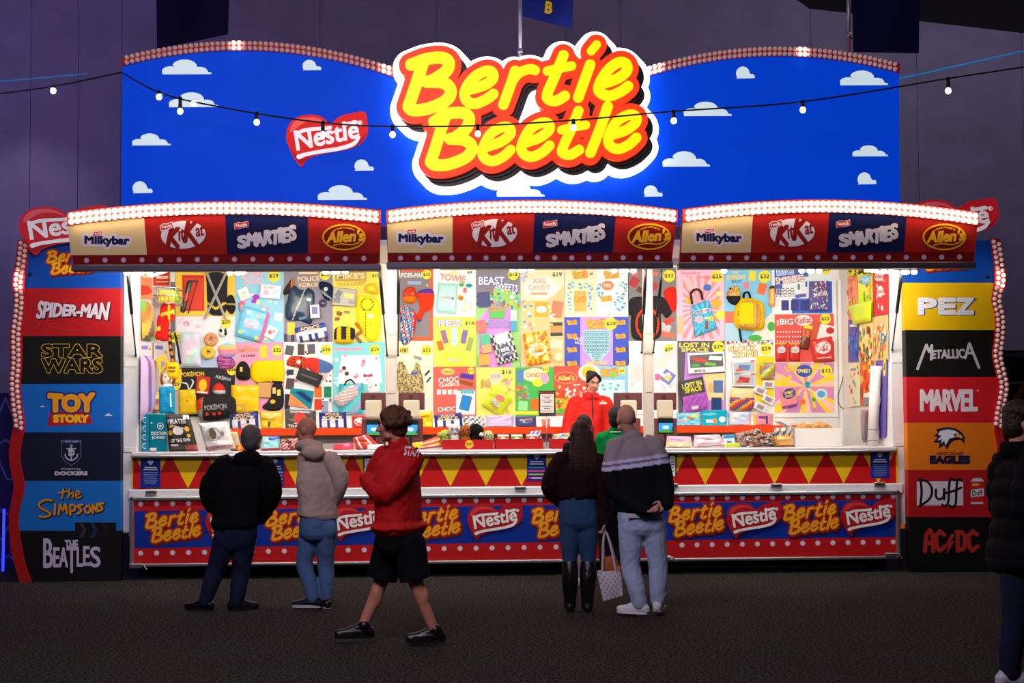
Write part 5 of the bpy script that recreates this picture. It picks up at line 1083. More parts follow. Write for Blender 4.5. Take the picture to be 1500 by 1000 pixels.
bp = empty('backpack', WY(1098, 484, WALL), 'yellow backpack with an orange leopard print pocket', 'bag', HG)
puff('bag_body', None, None, [(1076,452),(1083,438),(1096,436),(1112,440),(1119,450),(1119,476),(1112,484),(1085,482),(1075,472)], .12, C(250,206,20), parent=bp)
puff('pocket', None, None, [(1083,448),(1092,440),(1108,442),(1115,454),(1113,476),(1100,481),(1084,478),(1081,466)], .045, lambda x,y: (C(240,200,20) if (1083<x<1102 and y>444 and y<474) else (C(176,110,40) if math.sin(x*2.2)*math.sin(y*2.4+x*.6)>.1 else C(246,180,90))), Y=WALL-.115, step=1.3, parent=bp)
puff('top_loop', None, None, st_((1089,440),(1090,430),(1096,428),(1099,436), r=1.4), .03, BLACK, Y=WALL-.02, parent=bp)
puff('strap', None, None, st_((1083,482),(1086,500), r=1.6, s=False), .02, DK, parent=bp)
puff('cap','leopard print cap with black peak on the sky blue poster','cap', [(1064,432),(1070,421),(1080,419),(1084,428),(1083,442),(1076,447),(1067,442)], .09, lambda x,y: C(40,40,44) if y>433 or (y<424 and x<1070) else (C(180,120,50) if math.sin(x*2)*math.sin(y*2+x)>.1 else C(236,190,110)))
puff('drink_bottle','orange drink bottle with black lid on the poster seam','bottle', [(1127,420),(1134,418),(1135,426),(1135,447),(1127,447),(1126,428)], .06, lambda x,y: DK if y<423 else C(236,170,90), m=PACK, Y=WALL-.02)
for k_, (q_, c1, lb) in enumerate((((rq(1090,538,34,20,-.08)),C(90,130,180),'white-edged building block box with a blue picture'),((rq(1090,556,32,20,.02)),C(190,60,60),'white-edged building block box with a red picture'))):
    carton(lb, q_, WALL-.05, .06, C(230,228,232), [('r',.05,.12,.95,.9,C(180,190,196)),('q',.5,.5,.5,.4,.2,c1),('q',.3,.65,.3,.2,-.2,C(220,90,70)),('r',.8,.02,.98,.12,C(220,60,50))])
pillow('block picture packet with cream lettering under the two block boxes', rq(1087,585,36,32,.03), WALL-.03, .06, lambda u,v: C(246,214,150) if v<.45 else (C(190,60,60),C(90,80,130),C(230,150,60))[int(u*5+v*7)%3], [('t','BLOCK',.5,.15,.7,.14,C(250,236,190)),('t','ZONE',.5,.31,.6,.14,C(250,236,190))])
pillow('colourful block figure packet on the yellow strip', rq(1124,543,22,24), WALL-.03, .05, lambda u,v: (C(240,200,60),C(110,180,70),C(200,110,60),C(90,150,190))[int(u*4+v*5)%4], [])
for k_, (x, y, a_, lb) in enumerate(((1126,563,.1,'flat'),(1114,572,.4,'tilted upper'),(1126,585,.5,'tilted middle'),(1114,596,.45,'tilted lowest'))):
    carton('little white toy card, '+lb+' one on the yellow strip', rq(x,y,18,11,a_), WALL-.03-.008*k_, .012, C(226,226,230), [('r',.2,.2,.8,.8,C(130,160,190)),('q',.5,.55,.3,.3,.2,C(220,100,70))])
carton('purple box covered in coloured spots', [(1186,412),(1214,411),(1215,454),(1186,455)], WALL-.05, .05, C(80,72,150), dots(3,60,.05,.04,.95,.96,.035,[C(240,120,150),C(250,220,110),C(140,210,220),WHITE,C(240,160,80)])+[('t','SMARTIES',.5,.45,.7,.14,WHITE,-.1)])
pillow('big red packet with white oval on the wafer poster', [(1187,498),(1219,492),(1222,528),(1192,530)], WALL-.05, .07, C(214,50,46), [('e',.5,.42,.36,.26,C(240,226,226)),('t','KitKat',.5,.42,.6,.28,C(200,40,40)),('t','WAFER BARS',.5,.85,.7,.06,WHITE)])
for x, lb in ((1144,'beside the poster edge'), (1164,'in the middle of the wafer poster')):
    pillow('small red sweet packet '+lb, rq(x,515,16,26), WALL-.03, .05, lambda u,v: C(226,190,60) if v<.1 else C(206,40,36), [('e',.5,.4,.4,.18,WHITE),('t','KitKat',.5,.4,.7,.16,C(200,40,40))])
pillow('dark chocolate packet on the wafer poster', rq(1180,496,13,30,.15), WALL-.03, .04, lambda u,v: C(110,50,30) if v>.4 else C(200,90,40), [])
carton('pink and yellow sweets box on the burst poster', [(1144,570),(1167,566),(1168,593),(1146,598)], WALL-.04, .04, C(240,140,150), [('e',.5,.3,.42,.28,C(60,60,140)),('t','SWEET',.5,.24,.6,.16,C(250,230,80)),('t','SOUR',.5,.42,.5,.14,C(250,230,80)),('r',0,.9,1,1,PUR)])
# ------------------------------------------------------------------ side wall prizes (foreshortened posters on the end linings)
def wquad(X, sg, q, th=.004):
    """quad in the pixel frame on the end wall at X, sg = direction into the room"""
    f = [WX(*p, X) for p in q]; return f, [p+Vector((sg*th, 0, 0)) for p in f]
def sposter(X, sg, q, col, cmds, label, th=.004, name='poster', cat='poster', group='narrow posters on the end wall'):
    b, f = wquad(X, sg, q, th); mb = MB(); order = (3,2,1,0)
    mb.prism([f[i] for i in order], [b[i] for i in order], col)
    A = Art(lambda u, v, h: WX(*bil(q, u, v), X)+Vector((sg*(th+h), 0, 0)), .0006); A.mb = mb; draw(A, cmds)
    return tag(mb.build(name, PRINT), label, cat, group)
XR_ = wx1-.012
def mixdots(seed, n, cols, r=.07): return dots(seed, n, .08, .2, .92, .95, r, cols)
SW = [
 ([(1241,390),(1278,389),(1279,404),(1242,405)], C(240,226,60), [('t','+ 3 POR',.5,.5,.9,.7,DK)], 'yellow handwritten header strip of the end wall posters'),
 ([(1242,406),(1256,402),(1257,466),(1243,467)], C(244,150,110), [('t','SWEET',.5,.1,.8,.08,CORAL)]+mixdots(1,30,[C(250,210,90),C(240,120,120),C(250,190,140)]), 'peach narrow poster topmost by the white corner'),
 ([(1257,398),(1278,395),(1279,463),(1258,466)], C(226,226,70), [('e',.5,.2,.42,.1,C(130,190,220)),('t','SOUR',.5,.2,.6,.08,WHITE),('p',[(.1,.6),(.3,.45),(.45,.6),(.7,.55),(.8,.75),(.5,.95),(.1,.9)],C(196,226,20))]+mixdots(2,18,[C(90,170,80),C(170,90,120),C(240,180,60)],.05), 'lime narrow poster second from the white corner, topmost row'),
 ([(1279,393),(1301,391),(1301,460),(1280,463)], C(214,50,50), [('e',.4,.18,.3,.1,C(236,220,220)),('t','KitKat',.4,.18,.5,.08,C(200,40,40)),('q',.5,.6,.5,.5,.3,C(226,60,56)),('e',.5,.5,.22,.12,WHITE),('t','KitKat',.5,.5,.36,.08,C(200,40,40))]+mixdots(3,10,[C(240,220,220)],.05), 'red narrow poster with white ovals by the frame post'),
 ([(1243,468),(1258,467),(1258,529),(1243,530)], C(110,90,170), [('q',.5,.15,.7,.06,0,WHITE),('p',[(.2,.4),(.7,.35),(.9,.9),(.6,1),(.3,.7)],C(30,110,200))]+mixdots(4,14,[C(60,60,120),C(120,150,210)],.06), 'violet narrow poster in the middle row by the white corner'),
 ([(1259,467),(1279,464),(1279,528),(1259,529)], C(244,214,130), mixdots(5,34,[C(90,70,70),C(150,170,80),C(220,90,60),C(236,236,220)],.08), 'sand narrow poster of small toys in the middle row'),
 ([(1280,464),(1301,461),(1301,527),(1280,528)], C(226,190,130), [('q',.72,.5,.4,.2,.1,C(70,130,180)),('q',.55,.7,.18,.2,0,C(20,150,140))]+mixdots(6,26,[C(240,200,90),C(190,140,120),C(230,110,80),C(220,220,200)],.07), 'tan narrow poster in the middle row by the frame post'),
 ([(1244,533),(1260,531),(1260,594),(1244,596)], C(240,232,200), [('$','$',.8,.1,.1),('q',.4,.14,.5,.06,0,C(150,150,190))]+mixdots(7,12,[C(230,200,110),C(130,170,200),C(220,80,70)],.06), 'cream narrow poster lowest by the white corner'),
 ([(1261,531),(1279,529),(1279,593),(1261,594)], C(236,90,40), [('e',.3,.12,.2,.07,C(250,150,50)),('$','$',.75,.12,.14)]+mixdots(8,16,[C(190,80,40),C(250,190,70),C(220,60,40)],.1), 'orange narrow poster in the lowest row'),
 ([(1283,530),(1300,525),(1298,640),(1282,642)], C(104,84,176), [('$','$',.8,.1,.12),('q',.35,.1,.5,.05,0,WHITE),('q',.4,.2,.6,.1,.6,C(60,56,80))]+dots(9,30,.05,.25,.6,.98,.12,[C(240,236,236),C(30,28,30)]), 'tall violet poster with black and white toys behind the rolled paper'),
]
for q, c, a, lb in SW: sposter(XR_, -1, q, c, a, lb)
def hungX(X, sg, q, th, col, label, art=(), name='show_bag', cat='bag', m=None, group=None):
    """puffed packet hung on an end wall"""
    nu, nv = 8, 10; cf = col if callable(col) else (lambda u, v: col); mb = MB()
    prof = lambda u, v: th*max(0, 1-(2*u-1)**4)**.6*max(0, 1-abs(2*v-1)**6)**.5+.002
    P = lambda u, v, h: WX(*bil(q, u, v), X)+Vector((sg*h, 0, 0))
    vs = [P(i/nu, j/nv, prof(i/nu, j/nv)) for j in range(nv+1) for i in range(nu+1)]; bk = [P(i/nu, j/nv, 0) for j in range(nv+1) for i in range(nu+1)]
    fs = [(j*(nu+1)+i, (j+1)*(nu+1)+i, (j+1)*(nu+1)+i+1, j*(nu+1)+i+1) for j in range(nv) for i in range(nu)]; cl = [cf((i+.5)/nu, (j+.5)/nv) for j in range(nv) for i in range(nu)]
    mb.raw(vs, fs, cl); mb.raw(bk, [f[::-1] for f in fs], cl)
    A = Art(lambda u, v, h: P(u, v, prof(u, v)+h+.004), .0008); A.mb = mb; draw(A, list(art)); return tag(mb.build(name, m or PACK, None, True), label, cat, group)
hungX(XR_-.03, -1, [(1262,600),(1283,600),(1280,646),(1264,648)], .04, lambda u, v: DK if .45<u else C(150,110,130), 'black and mauve clear packet hung low on the end wall', [('q',.7,.6,.12,.3,.1,C(60,60,120))])
hungX(XR_-.03, -1, [(1243,448),(1277,440),(1276,470),(1250,476)], .03, lambda u, v: C(206,226,20), 'lime wrinkled packet on the end wall posters')
hungX(XR_-.03, -1, [(1270,575),(1286,572),(1285,596),(1271,596)], .07, lambda u, v: C(226,220,226) if v<.4 else C(150,150,160), 'white packet with a grey disc in front of the orange narrow poster', [('e',.5,.6,.3,.25,C(120,120,130))])
# rolled paper leaning in the corner of the frame
a, b = WY(1278,648,.25), WY(1283,536,.25); a.z = ZC+.003
tag(MB().tube([a+Vector((0,0,.0)), b], .055, 16, C(236,224,218)).tube([a+(b-a)*.06, a+(b-a)*.066], .0565, 16, DK).tube([a+(b-a)*.2, a+(b-a)*.206], .0565, 16, DK).build('paper_roll', PRINT, None, True), 'rolled white paper held by black bands leaning at the frame post', 'paper')
# near end (pirate bag end)
XL_ = wx0+.012
sposter(XL_, 1, [(205,396),(223,397),(223,438),(205,437)], C(236,140,90), [('p',[(0,.5),(.7,.55),(1,.75),(.6,.85),(0,.9)],C(214,40,30)),('r',.15,.15,.85,.25,CREAM)], 'orange poster high on the end wall by the strut', group='narrow posters on the end wall')
sposter(XL_, 1, [(226,398),(248,398),(248,418),(226,418)], C(214,30,34), [('r',.1,.3,.9,.5,CREAM),('r',.1,.7,.9,.76,CREAM)], 'small red poster beside the grey wall strip', group='narrow posters on the end wall')
sposter(XL_, 1, [(205,500),(221,500),(221,522),(205,522)], C(232,226,240), [('q',.4,.4,.6,.25,0,C(150,130,200)),('$','$5',.85,.5,.12)], 'pale lilac price poster on the end wall', group='narrow posters on the end wall')
sposter(XL_, 1, [(225,500),(244,501),(244,530),(225,528)], C(236,226,236), [('q',.4,.3,.6,.18,0,C(100,110,190)),('$','$2',.9,.5,.12)], 'white and blue price poster by the yellow spot', group='narrow posters on the end wall')
MB().box((WY(249,430,WALL).x, WALL-.01, WY(252,610,WALL).z), (WY(256.5,430,WALL).x, DB, ZH)).build('wall_strip', mat('grey_strip', C(110,110,116), .5), trailer)
hungX(XL_+.02, 1, [(206,438),(218,442),(226,500),(208,496)], .04, lambda u, v: (C(120,190,70),C(236,130,60),C(240,190,70),C(90,90,60))[int((u*2+v*3)%4)], 'green and orange figure packet on the end wall')
# wire basket
bk = empty('wire_basket', WY(228,445,.9), 'grey wire basket with yellow toys hung on the end wall', 'basket')
bx = WL[bk.name]; mb = MB(); a0, a1, b0, b1, h0, h1 = wx0+.03, wx0+.26, .75, 1.15, bx.z, bx.z+.16
for z in (h0, h0+.08, h1):
    mb.tube([(a0,b0,z),(a1,b0,z),(a1,b1,z),(a0,b1,z),(a0,b0,z)], .006, 6)
for x in np.linspace(a0, a1, 7): mb.tube([(x,b0,h0),(x,b0,h1)], .003, 5); mb.tube([(x,b1,h0),(x,b1,h1)], .003, 5); mb.tube([(x,b0,h0),(x,b1,h0)], .003, 5)
mb.build('wire_frame', ALU, bk, True)
tag(MB().bbox((a0+.03,b0+.05,h0+.012),(a1-.03,b0+.18,h0+.14), C(236,206,50), .02).build('toy_pack', PACK), 'yellow toy pack inside the wire basket', 'toy')
tag(MB().ball((a1-.06,b0+.30,h0+.07), .05, 12, 8, C(130,200,40)).ball((a1-.06,b0+.30,h0+.13), .025, 8, 6, C(90,160,30)).build('toy_pack', PACK, None, True), 'small lime toy inside the wire basket', 'toy')
S1 = .95
puff('jacket','red firefighter jacket with yellow bands by the grey strip','clothing', [(236,448),(244,440),(250,436),(255,446),(255,468),(248,472),(240,468),(234,462)], .06, lambda x,y: C(236,200,60) if abs(y-(462-(x-236)*.3))<2.6 or abs(x-249)<1.6 else C(220,44,34), Y=S1)
puff('trousers','red firefighter trousers with a yellow patch below the jacket','clothing', [(232,462),(248,464),(247,484),(246,499),(228,496),(230,480)], .05, lambda x,y: C(240,220,60) if 229<x<236 and 478<y<485 else C(216,36,34), Y=S1)
puff('tool_belt','black belt with orange patches hung from the grey strip','belt', Shape().stroke([(248,485),(250,510),(255,534)],2.8).stroke([(256,488),(260,505),(264,532)],1.8), .03, lambda x,y: C(220,130,40) if int(y/5)%2 and x<256 else DK, Y=S1)
carton('yellow card lunch box on the end wall', [(227,525),(240,519),(249,531),(234,548)], S1, .08, C(240,196,60), [('p',[(.2,.8),(.5,.3),(.8,.8)],C(150,150,160))])
puff('cap','yellow cap with dark stripes under the lunch box','cap', [(244,534),(250,530),(262,532),(262,552),(254,556),(246,552)], .08, lambda x,y: C(150,90,30) if int(y/3)%2 and 249<x<259 and 533<y<547 else C(250,206,30), Y=S1)
pd = empty('plush_dog', WY(242,566,S1), 'brown and white plush dog above the teal carry bag', 'toy')
c = WY(246,555,S1)
MB().ball(c, (.06,.055,.065), 14, 10, C(240,236,230)).ball(c+Vector((.03,-.045,-.01)), (.028,.03,.022), 10, 6, C(246,240,236)).ball(c+Vector((.04,-.075,-.002)), .009, 8, 5, BLACK).ball(c+Vector((-.02,-.045,.02)), .009, 8, 5, BLACK).ball(c+Vector((.035,-.05,.02)), .009, 8, 5, BLACK).build('head', FABRIC, pd, True)
MB().ball(c+Vector((0,0,-.10)), (.06,.05,.07), 12, 8, C(240,236,230)).build('body', FABRIC, pd, True)
for s in (-1, 1): MB().ball(c+Vector((s*.06,0,-.005)), (.022,.03,.06), 10, 7, C(150,70,30)).build('ear', FABRIC, pd, True)
pillow('bright teal carry bag under the plush dog', [(233,567),(255,565),(257,606),(233,606)], .62, .10, C(0,140,190), [('q',.8,.5,.08,.5,0,WHITE)], None, m=PRINT)
hungX(XL_+.05, 1, [(206,520),(223,522),(225,600),(205,618)], .05, lambda u, v: C(130,90,180) if abs(u-.35)<.13 else C(206,180,226), 'long lilac bag with a purple stripe on the end wall')
hungX(XL_+.02, 1, [(227,575),(236,570),(233,604),(226,606)], .05, lambda u, v: (C(226,120,100),C(226,200,120),C(160,90,80))[int((u*4+v*6)%3)], 'small red and cream packet behind the teal carry bag')
# ------------------------------------------------------------------ white corner cupboard with cord, and white door edge
MB().bbox((WY(1227,500,WALL).x,WALL-.06,lz),(WY(1240,500,WALL).x,WALL,ZH), C(240,238,234), .01).build('corner_cupboard', wallw, trailer)
tag(MB().tube(spline([tuple(WY(x,y,WALL-.1)) for x,y in ((1240,470),(1237,540),(1228,580),(1232,596),(1242,598))]), .005, 6).build('wall_cord', BLACKP, None, True), 'thin black cord looping on the white corner', 'cord')
# ------------------------------------------------------------------ shelf with orange edge
YS = 1.38
ZS = WY(750, 625.5, YS).z
MB().box((wx0+.75,YS,ZS-.03),(wx1-.62,DB,ZS)).build('shelf', wallw, trailer)
MB().bbox((wx0+.75,YS-.015,ZS-.075),(wx1-.62,YS-.001,ZS+.004), C(240,70,10), .003).build('shelf_edge', PRINT, trailer)
MB().box((wx0+.75,YS+.12,lz),(wx1-.62,YS+.16,ZS-.03)).build('cabinet_front', mat('beige_cabinet', C(206,196,186), .5), trailer)
G1 = 'packs along the orange edged shelf'
YP = YS+.12
def spack(q, col, art, label, th=.09): return pillow(label, q, YP, th, col, art, ZS, G1, seed=len(label))
pf = lambda u, v: C(28,50,130) if (v<.3 or u<.06 or u>.94) else (C(226,226,236) if v>.45 and int(u*7)%2 else C(40,60,140))
spack([(336,607),(378,602),(379,628),(337,628)], pf, [('t','POLICE',.5,.14,.5,.16,C(250,200,110)),('t','FORCE',.5,.36,.7,.24,C(250,220,160)),('q',.55,.75,.3,.14,0,C(226,190,170))], 'navy and white force packet on the shelf behind the grey beanie')
spack([(380,603),(416,603),(415,628),(382,628)], C(244,200,40), [('t',"MIKE'S",.5,.18,.8,.22,C(250,226,150)),('t','TOOLCHEST',.4,.45,.6,.12,C(180,140,40)),('q',.4,.75,.1,.28,.05,C(110,60,30)),('q',.75,.7,.3,.06,-.3,C(190,150,60))], 'yellow tool packet on the shelf beside the grey beanie')
spack([(417,600),(463,602),(463,628),(418,628)], C(84,80,78), [('t','POKÉMON',.5,.1,.6,.13,WHITE),('e',.5,.45,.2,.33,C(230,70,60)),('r',.3,.46,.7,.76,C(230,226,226)),('r',.3,.43,.7,.48,C(90,60,60)),('t','TRAINER',.45,.88,.7,.16,WHITE)], 'dark grey packet with a red and white disc on the shelf')
spack([(467,605),(507,604),(508,628),(468,628)], pf, [('t','POLICE',.5,.14,.5,.16,C(250,200,110)),('t','FORCE',.5,.36,.7,.24,C(250,220,160))], 'navy and white force packet on the shelf right of the bald hooded man', .1)
spack([(515,608),(538,606),(540,626),(516,626)], C(214,50,44), [('e',.5,.5,.35,.3,WHITE),('e',.7,.75,.14,.16,C(200,40,40))], 'red and white packet on the shelf beneath the first till')
spack([(612,604),(633,602),(635,626),(613,626)], C(250,206,20), [('e',.2,.7,.12,.14,WHITE),('t','SIMPSONS',.5,.3,.6,.12,C(180,90,20))], 'plain yellow packet on the shelf beside the second till')
spack([(636,608),(676,604),(678,626),(637,626)], pf, [('t','POLICE',.5,.14,.5,.16,C(250,200,110)),('t','FORCE',.5,.36,.7,.24,C(250,220,160))], 'navy and white force packet behind the plush heap')
spack([(678,606),(709,605),(710,622),(680,622)], lambda u, v: C(226,226,226) if int(u*11+v*7)%3 else C(90,90,94), [], 'crumpled black and white packet above the plush heap', .12)
spack([(712,617),(753,616),(753,634),(711,634)], lambda u, v: C(206,190,226), [('e',.4,.5,.25,.25,C(226,200,236))], 'lilac packet behind the plain red tray')
spack([(755,619),(785,618),(786,634),(755,634)], C(60,66,130), [('p',[(0,.9),(1,.4),(1,.6),(0,1)],C(236,220,210)),('q',.5,.3,.6,.15,-.1,C(230,140,110)),('e',.4,.5,.08,.12,C(90,200,190))], 'navy packet with a slanted pale band behind the plain red tray')
spack([(793,615),(806,614),(806,626),(794,626)], CORAL, [('r',.1,.3,.9,.6,WHITE)], 'small coral packet behind the price list stand')
spack([(990,604),(1027,602),(1028,622),(991,622)], lambda u, v: C(90,190,220) if int(math.atan2(v-.5,u-.5)*5)%2 else C(150,214,236), [('e',.72,.25,.18,.14,C(200,220,70)),('q',.5,.4,.2,.2,0,C(190,140,80)),('q',.2,.6,.3,.16,0,PINK)], 'blue sunburst packet on the shelf right of the fourth till')
carton('turquoise box of squishy toys on the shelf', [(1029,600),(1065,599),(1065,622),(1030,622)], YP-.05, .1, C(0,170,200), [('q',.3,.7,.35,.2,0,C(240,220,230)),('e',.5,.7,.08,.2,C(230,140,60)),('e',.8,.6,.14,.2,WHITE),('e',.3,.25,.3,.1,C(110,200,226))], ZS, G1)
spack([(1065,602),(1100,602),(1100,622),(1066,622)], lambda u, v: (C(206,190,230),C(240,214,226),C(190,214,236))[int((u*3+v*2)%3)], [], 'pearly lilac packet on the shelf beside the turquoise box')
spack([(1103,605),(1132,606),(1132,622),(1104,622)], lambda u, v: C(250,190,80) if u<.15 else C(236,140,150), [('q',.45,.3,.4,.2,.1,PUR),('q',.65,.5,.1,.7,0,C(70,60,130))], 'pink and yellow sweets packet at the end of the shelf')
# ------------------------------------------------------------------ on the counter
YC = .12
def cp(label, q, col, art=(), th=.1, Y=YC, group='goods along the counter', **k): return pillow(label, q, Y, th, col, art, ZC, group, seed=len(label), **k)
carton('teal paper bag with white lettering standing at the counter end', [(219,606),(243,606),(245,662),(219,662)], .0, .12, C(0,120,140), [('t','DOCTOR',.55,.52,.9,.09,WHITE),('t','JONES',.5,.64,.75,.09,WHITE),('e',.65,.33,.2,.09,WHITE),('e',.65,.33,.15,.07,C(0,120,140)),('q',.65,.33,.16,.03,0,WHITE),('q',.65,.33,.05,.07,0,WHITE),('q',.12,.25,.12,.02,0,WHITE),('q',.12,.25,.04,.06,0,WHITE),('r',.02,.9,.4,.97,C(236,226,226))], ZC, 'goods along the counter', name='show_bag', cat='bag')
a_ = WY(206.5,606,.03); b_ = WY(218.5,606,.0); zt_ = a_.z
mb = MB(); mb.prism([Vector((a_.x,.03,ZC+.001)),Vector((b_.x,.0,ZC+.001)),Vector((b_.x,.0,zt_)),Vector((a_.x,.03,zt_))], [Vector((a_.x,.13,ZC+.001)),Vector((b_.x,.13,ZC+.001)),Vector((b_.x,.13,zt_)),Vector((a_.x,.13,zt_))], C(20,140,170))
for k_ in range(4):
    z = ZC+.06+.085*k_; xm = (a_.x+b_.x)/2; mb.raw([(xm+.025*math.cos(t), .012-.001, z+.03*math.sin(t)) for t in np.linspace(0, 2*math.pi, 14, endpoint=False)], [tuple(range(14))], WHITE); mb.raw([(xm+.018*math.cos(t), .0095-.0005, z+.022*math.sin(t)) for t in np.linspace(0, 2*math.pi, 14, endpoint=False)], [tuple(range(14))], C(20,140,170))
tag(mb.build('show_bag', PRINT), 'narrow teal bag with white rings beside the lettered teal bag', 'bag', 'goods along the counter')
cp('black pirate packet with gold coins on the counter', [(243,606),(277,606),(291,660),(248,661)], lambda u, v: C(60,54,50) if v<.85 else C(180,90,90) if u>.6 else C(90,80,76), [('t','PIRATES',.45,.2,.75,.13,WHITE,-.03),('e',.45,.45,.2,.12,C(230,226,220)),('e',.38,.43,.05,.04,BLACK),('e',.52,.43,.05,.04,BLACK),('q',.45,.34,.5,.03,.2,C(220,214,206)),('t','OF THE SEAS',.48,.7,.7,.09,WHITE,-.05),('e',.15,.5,.08,.07,C(230,180,40)),('e',.8,.4,.09,.07,C(230,180,40)),('e',.82,.58,.07,.05,C(230,180,40)),('e',.2,.33,.07,.05,C(230,180,40)),('q',.25,.83,.25,.05,0,C(230,200,200)),('r',.75,.03,.98,.14,C(226,226,226))], .12, .02)
cp('white packet with red lettering and a warrior scene on the counter', [(291,620),(333,617),(344,656),(302,661)], lambda u, v: C(226,232,232) if v<.5 else C(240,232,228), [('e',.45,.42,.26,.24,C(190,180,170)),('e',.42,.4,.12,.2,C(110,96,84)),('e',.75,.42,.06,.08,C(140,130,120)),('t','MANDALORIAN',.5,.9,.95,.12,C(170,50,40))], .13, .0)
cp('beige rolled packet leaning by the grey beanie', [(335,630),(348,630),(354,658),(338,658)], C(196,176,140), [], .07)
cp('small orange striped packet at the beanie man\'s shoulder', [(345,650),(356,648),(358,658),(347,659)], C(236,90,30), [('q',.5,.5,.3,.8,.3,C(250,190,60))], .05, .04)
cp('pale aqua packet lying between the two men at the counter', [(384,638),(409,636),(411,657),(382,658)], lambda u, v: C(70,110,190) if v<.25 and u>.4 else C(150,220,220) if v<.85 else C(200,60,90), [], .1)
cp('black white and red packet beside the bald hooded man', [(411,641),(436,640),(440,657),(412,658)], lambda u, v: (C(226,226,226),C(50,46,46),C(210,60,40))[int(abs(math.sin(u*9+v*13))*3)%3], [('q',.5,.2,.7,.15,0,C(40,40,44))], .09)
cp('red plush backpack with white stripes on the counter', [(516,640),(538,634),(560,654),(522,657)], lambda u, v: C(240,226,220) if int(u*6)%3 == 1 else C(212,40,36), [('q',.55,.6,.2,.2,0,C(240,190,40))], .14, .2)
cp('flat red and pink packet by the red plush backpack', [(489,649),(516,647),(518,657),(488,658)], lambda u, v: C(220,60,80), [('e',.7,.3,.2,.2,PINK)], .06)
cp('white tissue packet by the walking man\'s chin', [(538,650),(562,649),(562,657),(538,658)], lambda u, v: C(240,226,226), [], .06, .05)
cp('red and orange strap bundle left of the plush tray', [(618,646),(643,636),(647,653),(612,657)], lambda u, v: (C(226,60,30),C(244,170,60),C(240,226,220))[int(v*7)%3], [], .08)
cp('yellow strap bundle at the walking man\'s back', [(604,648),(620,646),(622,657),(603,658)], C(236,200,40), [], .06)
cp('blue and white card pack behind the strap bundle', [(621,632),(636,630),(638,642),(621,643)], C(180,214,236), [], .04, .5)
def tray(x0, x1, y0, lab, price):
    e = empty('red_tray', WY((x0+x1)/2, 657, .05), lab, 'tray', 'red trays on the counter'); a, b = WY(x0, y0, -.0).x, WY(x1, y0, -.0).x; z0 = ZC+.001; z1 = WY(x0, y0, 0).z
    A = Art(ymap(0.0)); A.mb.box((a,0,z0),(b,.012,z1), C(170,16,20))
    if price: A.ell((x0+x1)/2+2, (y0+657)/2, 6.2, 6.2, C(236,180,50), 20); A.text('$20', (x0+x1)/2+2, (y0+657)/2, 9, 4.5, DK, bold=.02)
    A.build('front_panel', e); mb = MB(); mb.box((a,.012,z0),(a+.012,.42,z1)).box((b-.012,.012,z0),(b,.42,z1)).box((a,.41,z0),(b,.42,z1)).box((a,.012,z0),(b,.41,z0+.01))
    mb.c = [C(170,16,20)]*len(mb.f); mb.build('tray_sides', PRINT, e); return e
tray(648, 723, 644, 'red tray with a round $20 price holding small plush heads', True)
tray(726, 796, 643, 'plain red tray left of the price list stand', False)
tray(808, 872, 643, 'plain red tray behind the long-haired woman', False)
def plush(x, y, r, col, lab, extra=()):
    e = empty('plush_toy', WY(x, y+r*1.6, .16), lab, 'toy', 'plush heads in the red tray'); c = WY(x, y, .16); q = r*.0069; mb = MB(); base = ZC+.03; WL[e.name] = Vector((c.x,.16,base)); e.location = WL[e.name]
    mb.ball(c, (q,q*.9,q*.95), 16, 10, col)
    for i in range(90):
        t = i*2.4; z = 1-2*(i+.5)/90; s = math.sqrt(1-z*z); d = Vector((s*math.cos(t), s*math.sin(t), z)); mb.tube([c+d*q*.85, c+d*q*1.15+Vector((0,0,-.006))], [.008,.002], 4, col)
    mb.build('head', FABRIC, e, True)
    MB().tube([(c.x,.16,base),(c.x,.16,(base+c.z)/2+.01),(c.x,.16,c.z)], [q*.8,q*.85,q*.5], 10, col).build('body', FABRIC, e, True)
    for dx, dz, rr, cc in extra: MB().ball(c+Vector((dx*q,-q*.75,dz*q)), rr*q, 10, 6, cc).build('patch', FABRIC, e, True)
plush(652,637,8,C(176,190,90),'lime plush head with big ears in the red tray, first of the row', ((-1,0.1,.45,C(160,180,80)),(.5,.1,.22,DK)))
plush(666,629,9,C(214,206,206),'pale grey plush head in the red tray', ((-.35,.1,.25,C(120,110,116)),(.35,.1,.25,C(120,110,116)),(0,-.5,.3,C(190,180,184))))
plush(682,632,10,C(150,86,36),'shaggy brown plush head in the red tray', ((-.3,.2,.14,BLACK),(.3,.2,.14,BLACK)))
plush(697,631,11,C(22,20,22),'black plush head with a white tag in the red tray', ((.7,-.5,.32,C(226,220,220)),))
plush(715,638,8,C(196,196,150),'sage plush head in the red tray, last of the row', ((-.3,.1,.16,BLACK),(.35,.1,.16,BLACK)))
for x, y, c1, lb in ((737,640,C(236,150,120),'orange packet in the plain red tray, first of three'),(757,641,C(150,190,110),'green and white packet in the plain red tray, second of three'),(779,640,C(230,110,90),'coral packet in the plain red tray, last of three')):
    pillow(lb, rq(x,y+1,17,12), .15, .08, lambda u, v, c1=c1: c1 if abs(v-.5)<.3 else C(240,232,220), [('e',.5,.5,.2,.2,WHITE)], ZC+.06, 'packets in the red trays')
pillow('blue picture packet in the tray behind the long-haired woman', rq(822,640,26,12,-.1), .15, .08, lambda u, v: (C(90,150,220),C(240,190,80),C(236,236,236))[int((u*5+v*3)%3)], [], ZC+.06, 'packets in the red trays')
pillow('white packet in the tray behind the long-haired woman', rq(862,641,14,12), .15, .08, C(236,236,236), [('e',.5,.5,.3,.3,C(160,170,190))], ZC+.06, 'packets in the red trays')
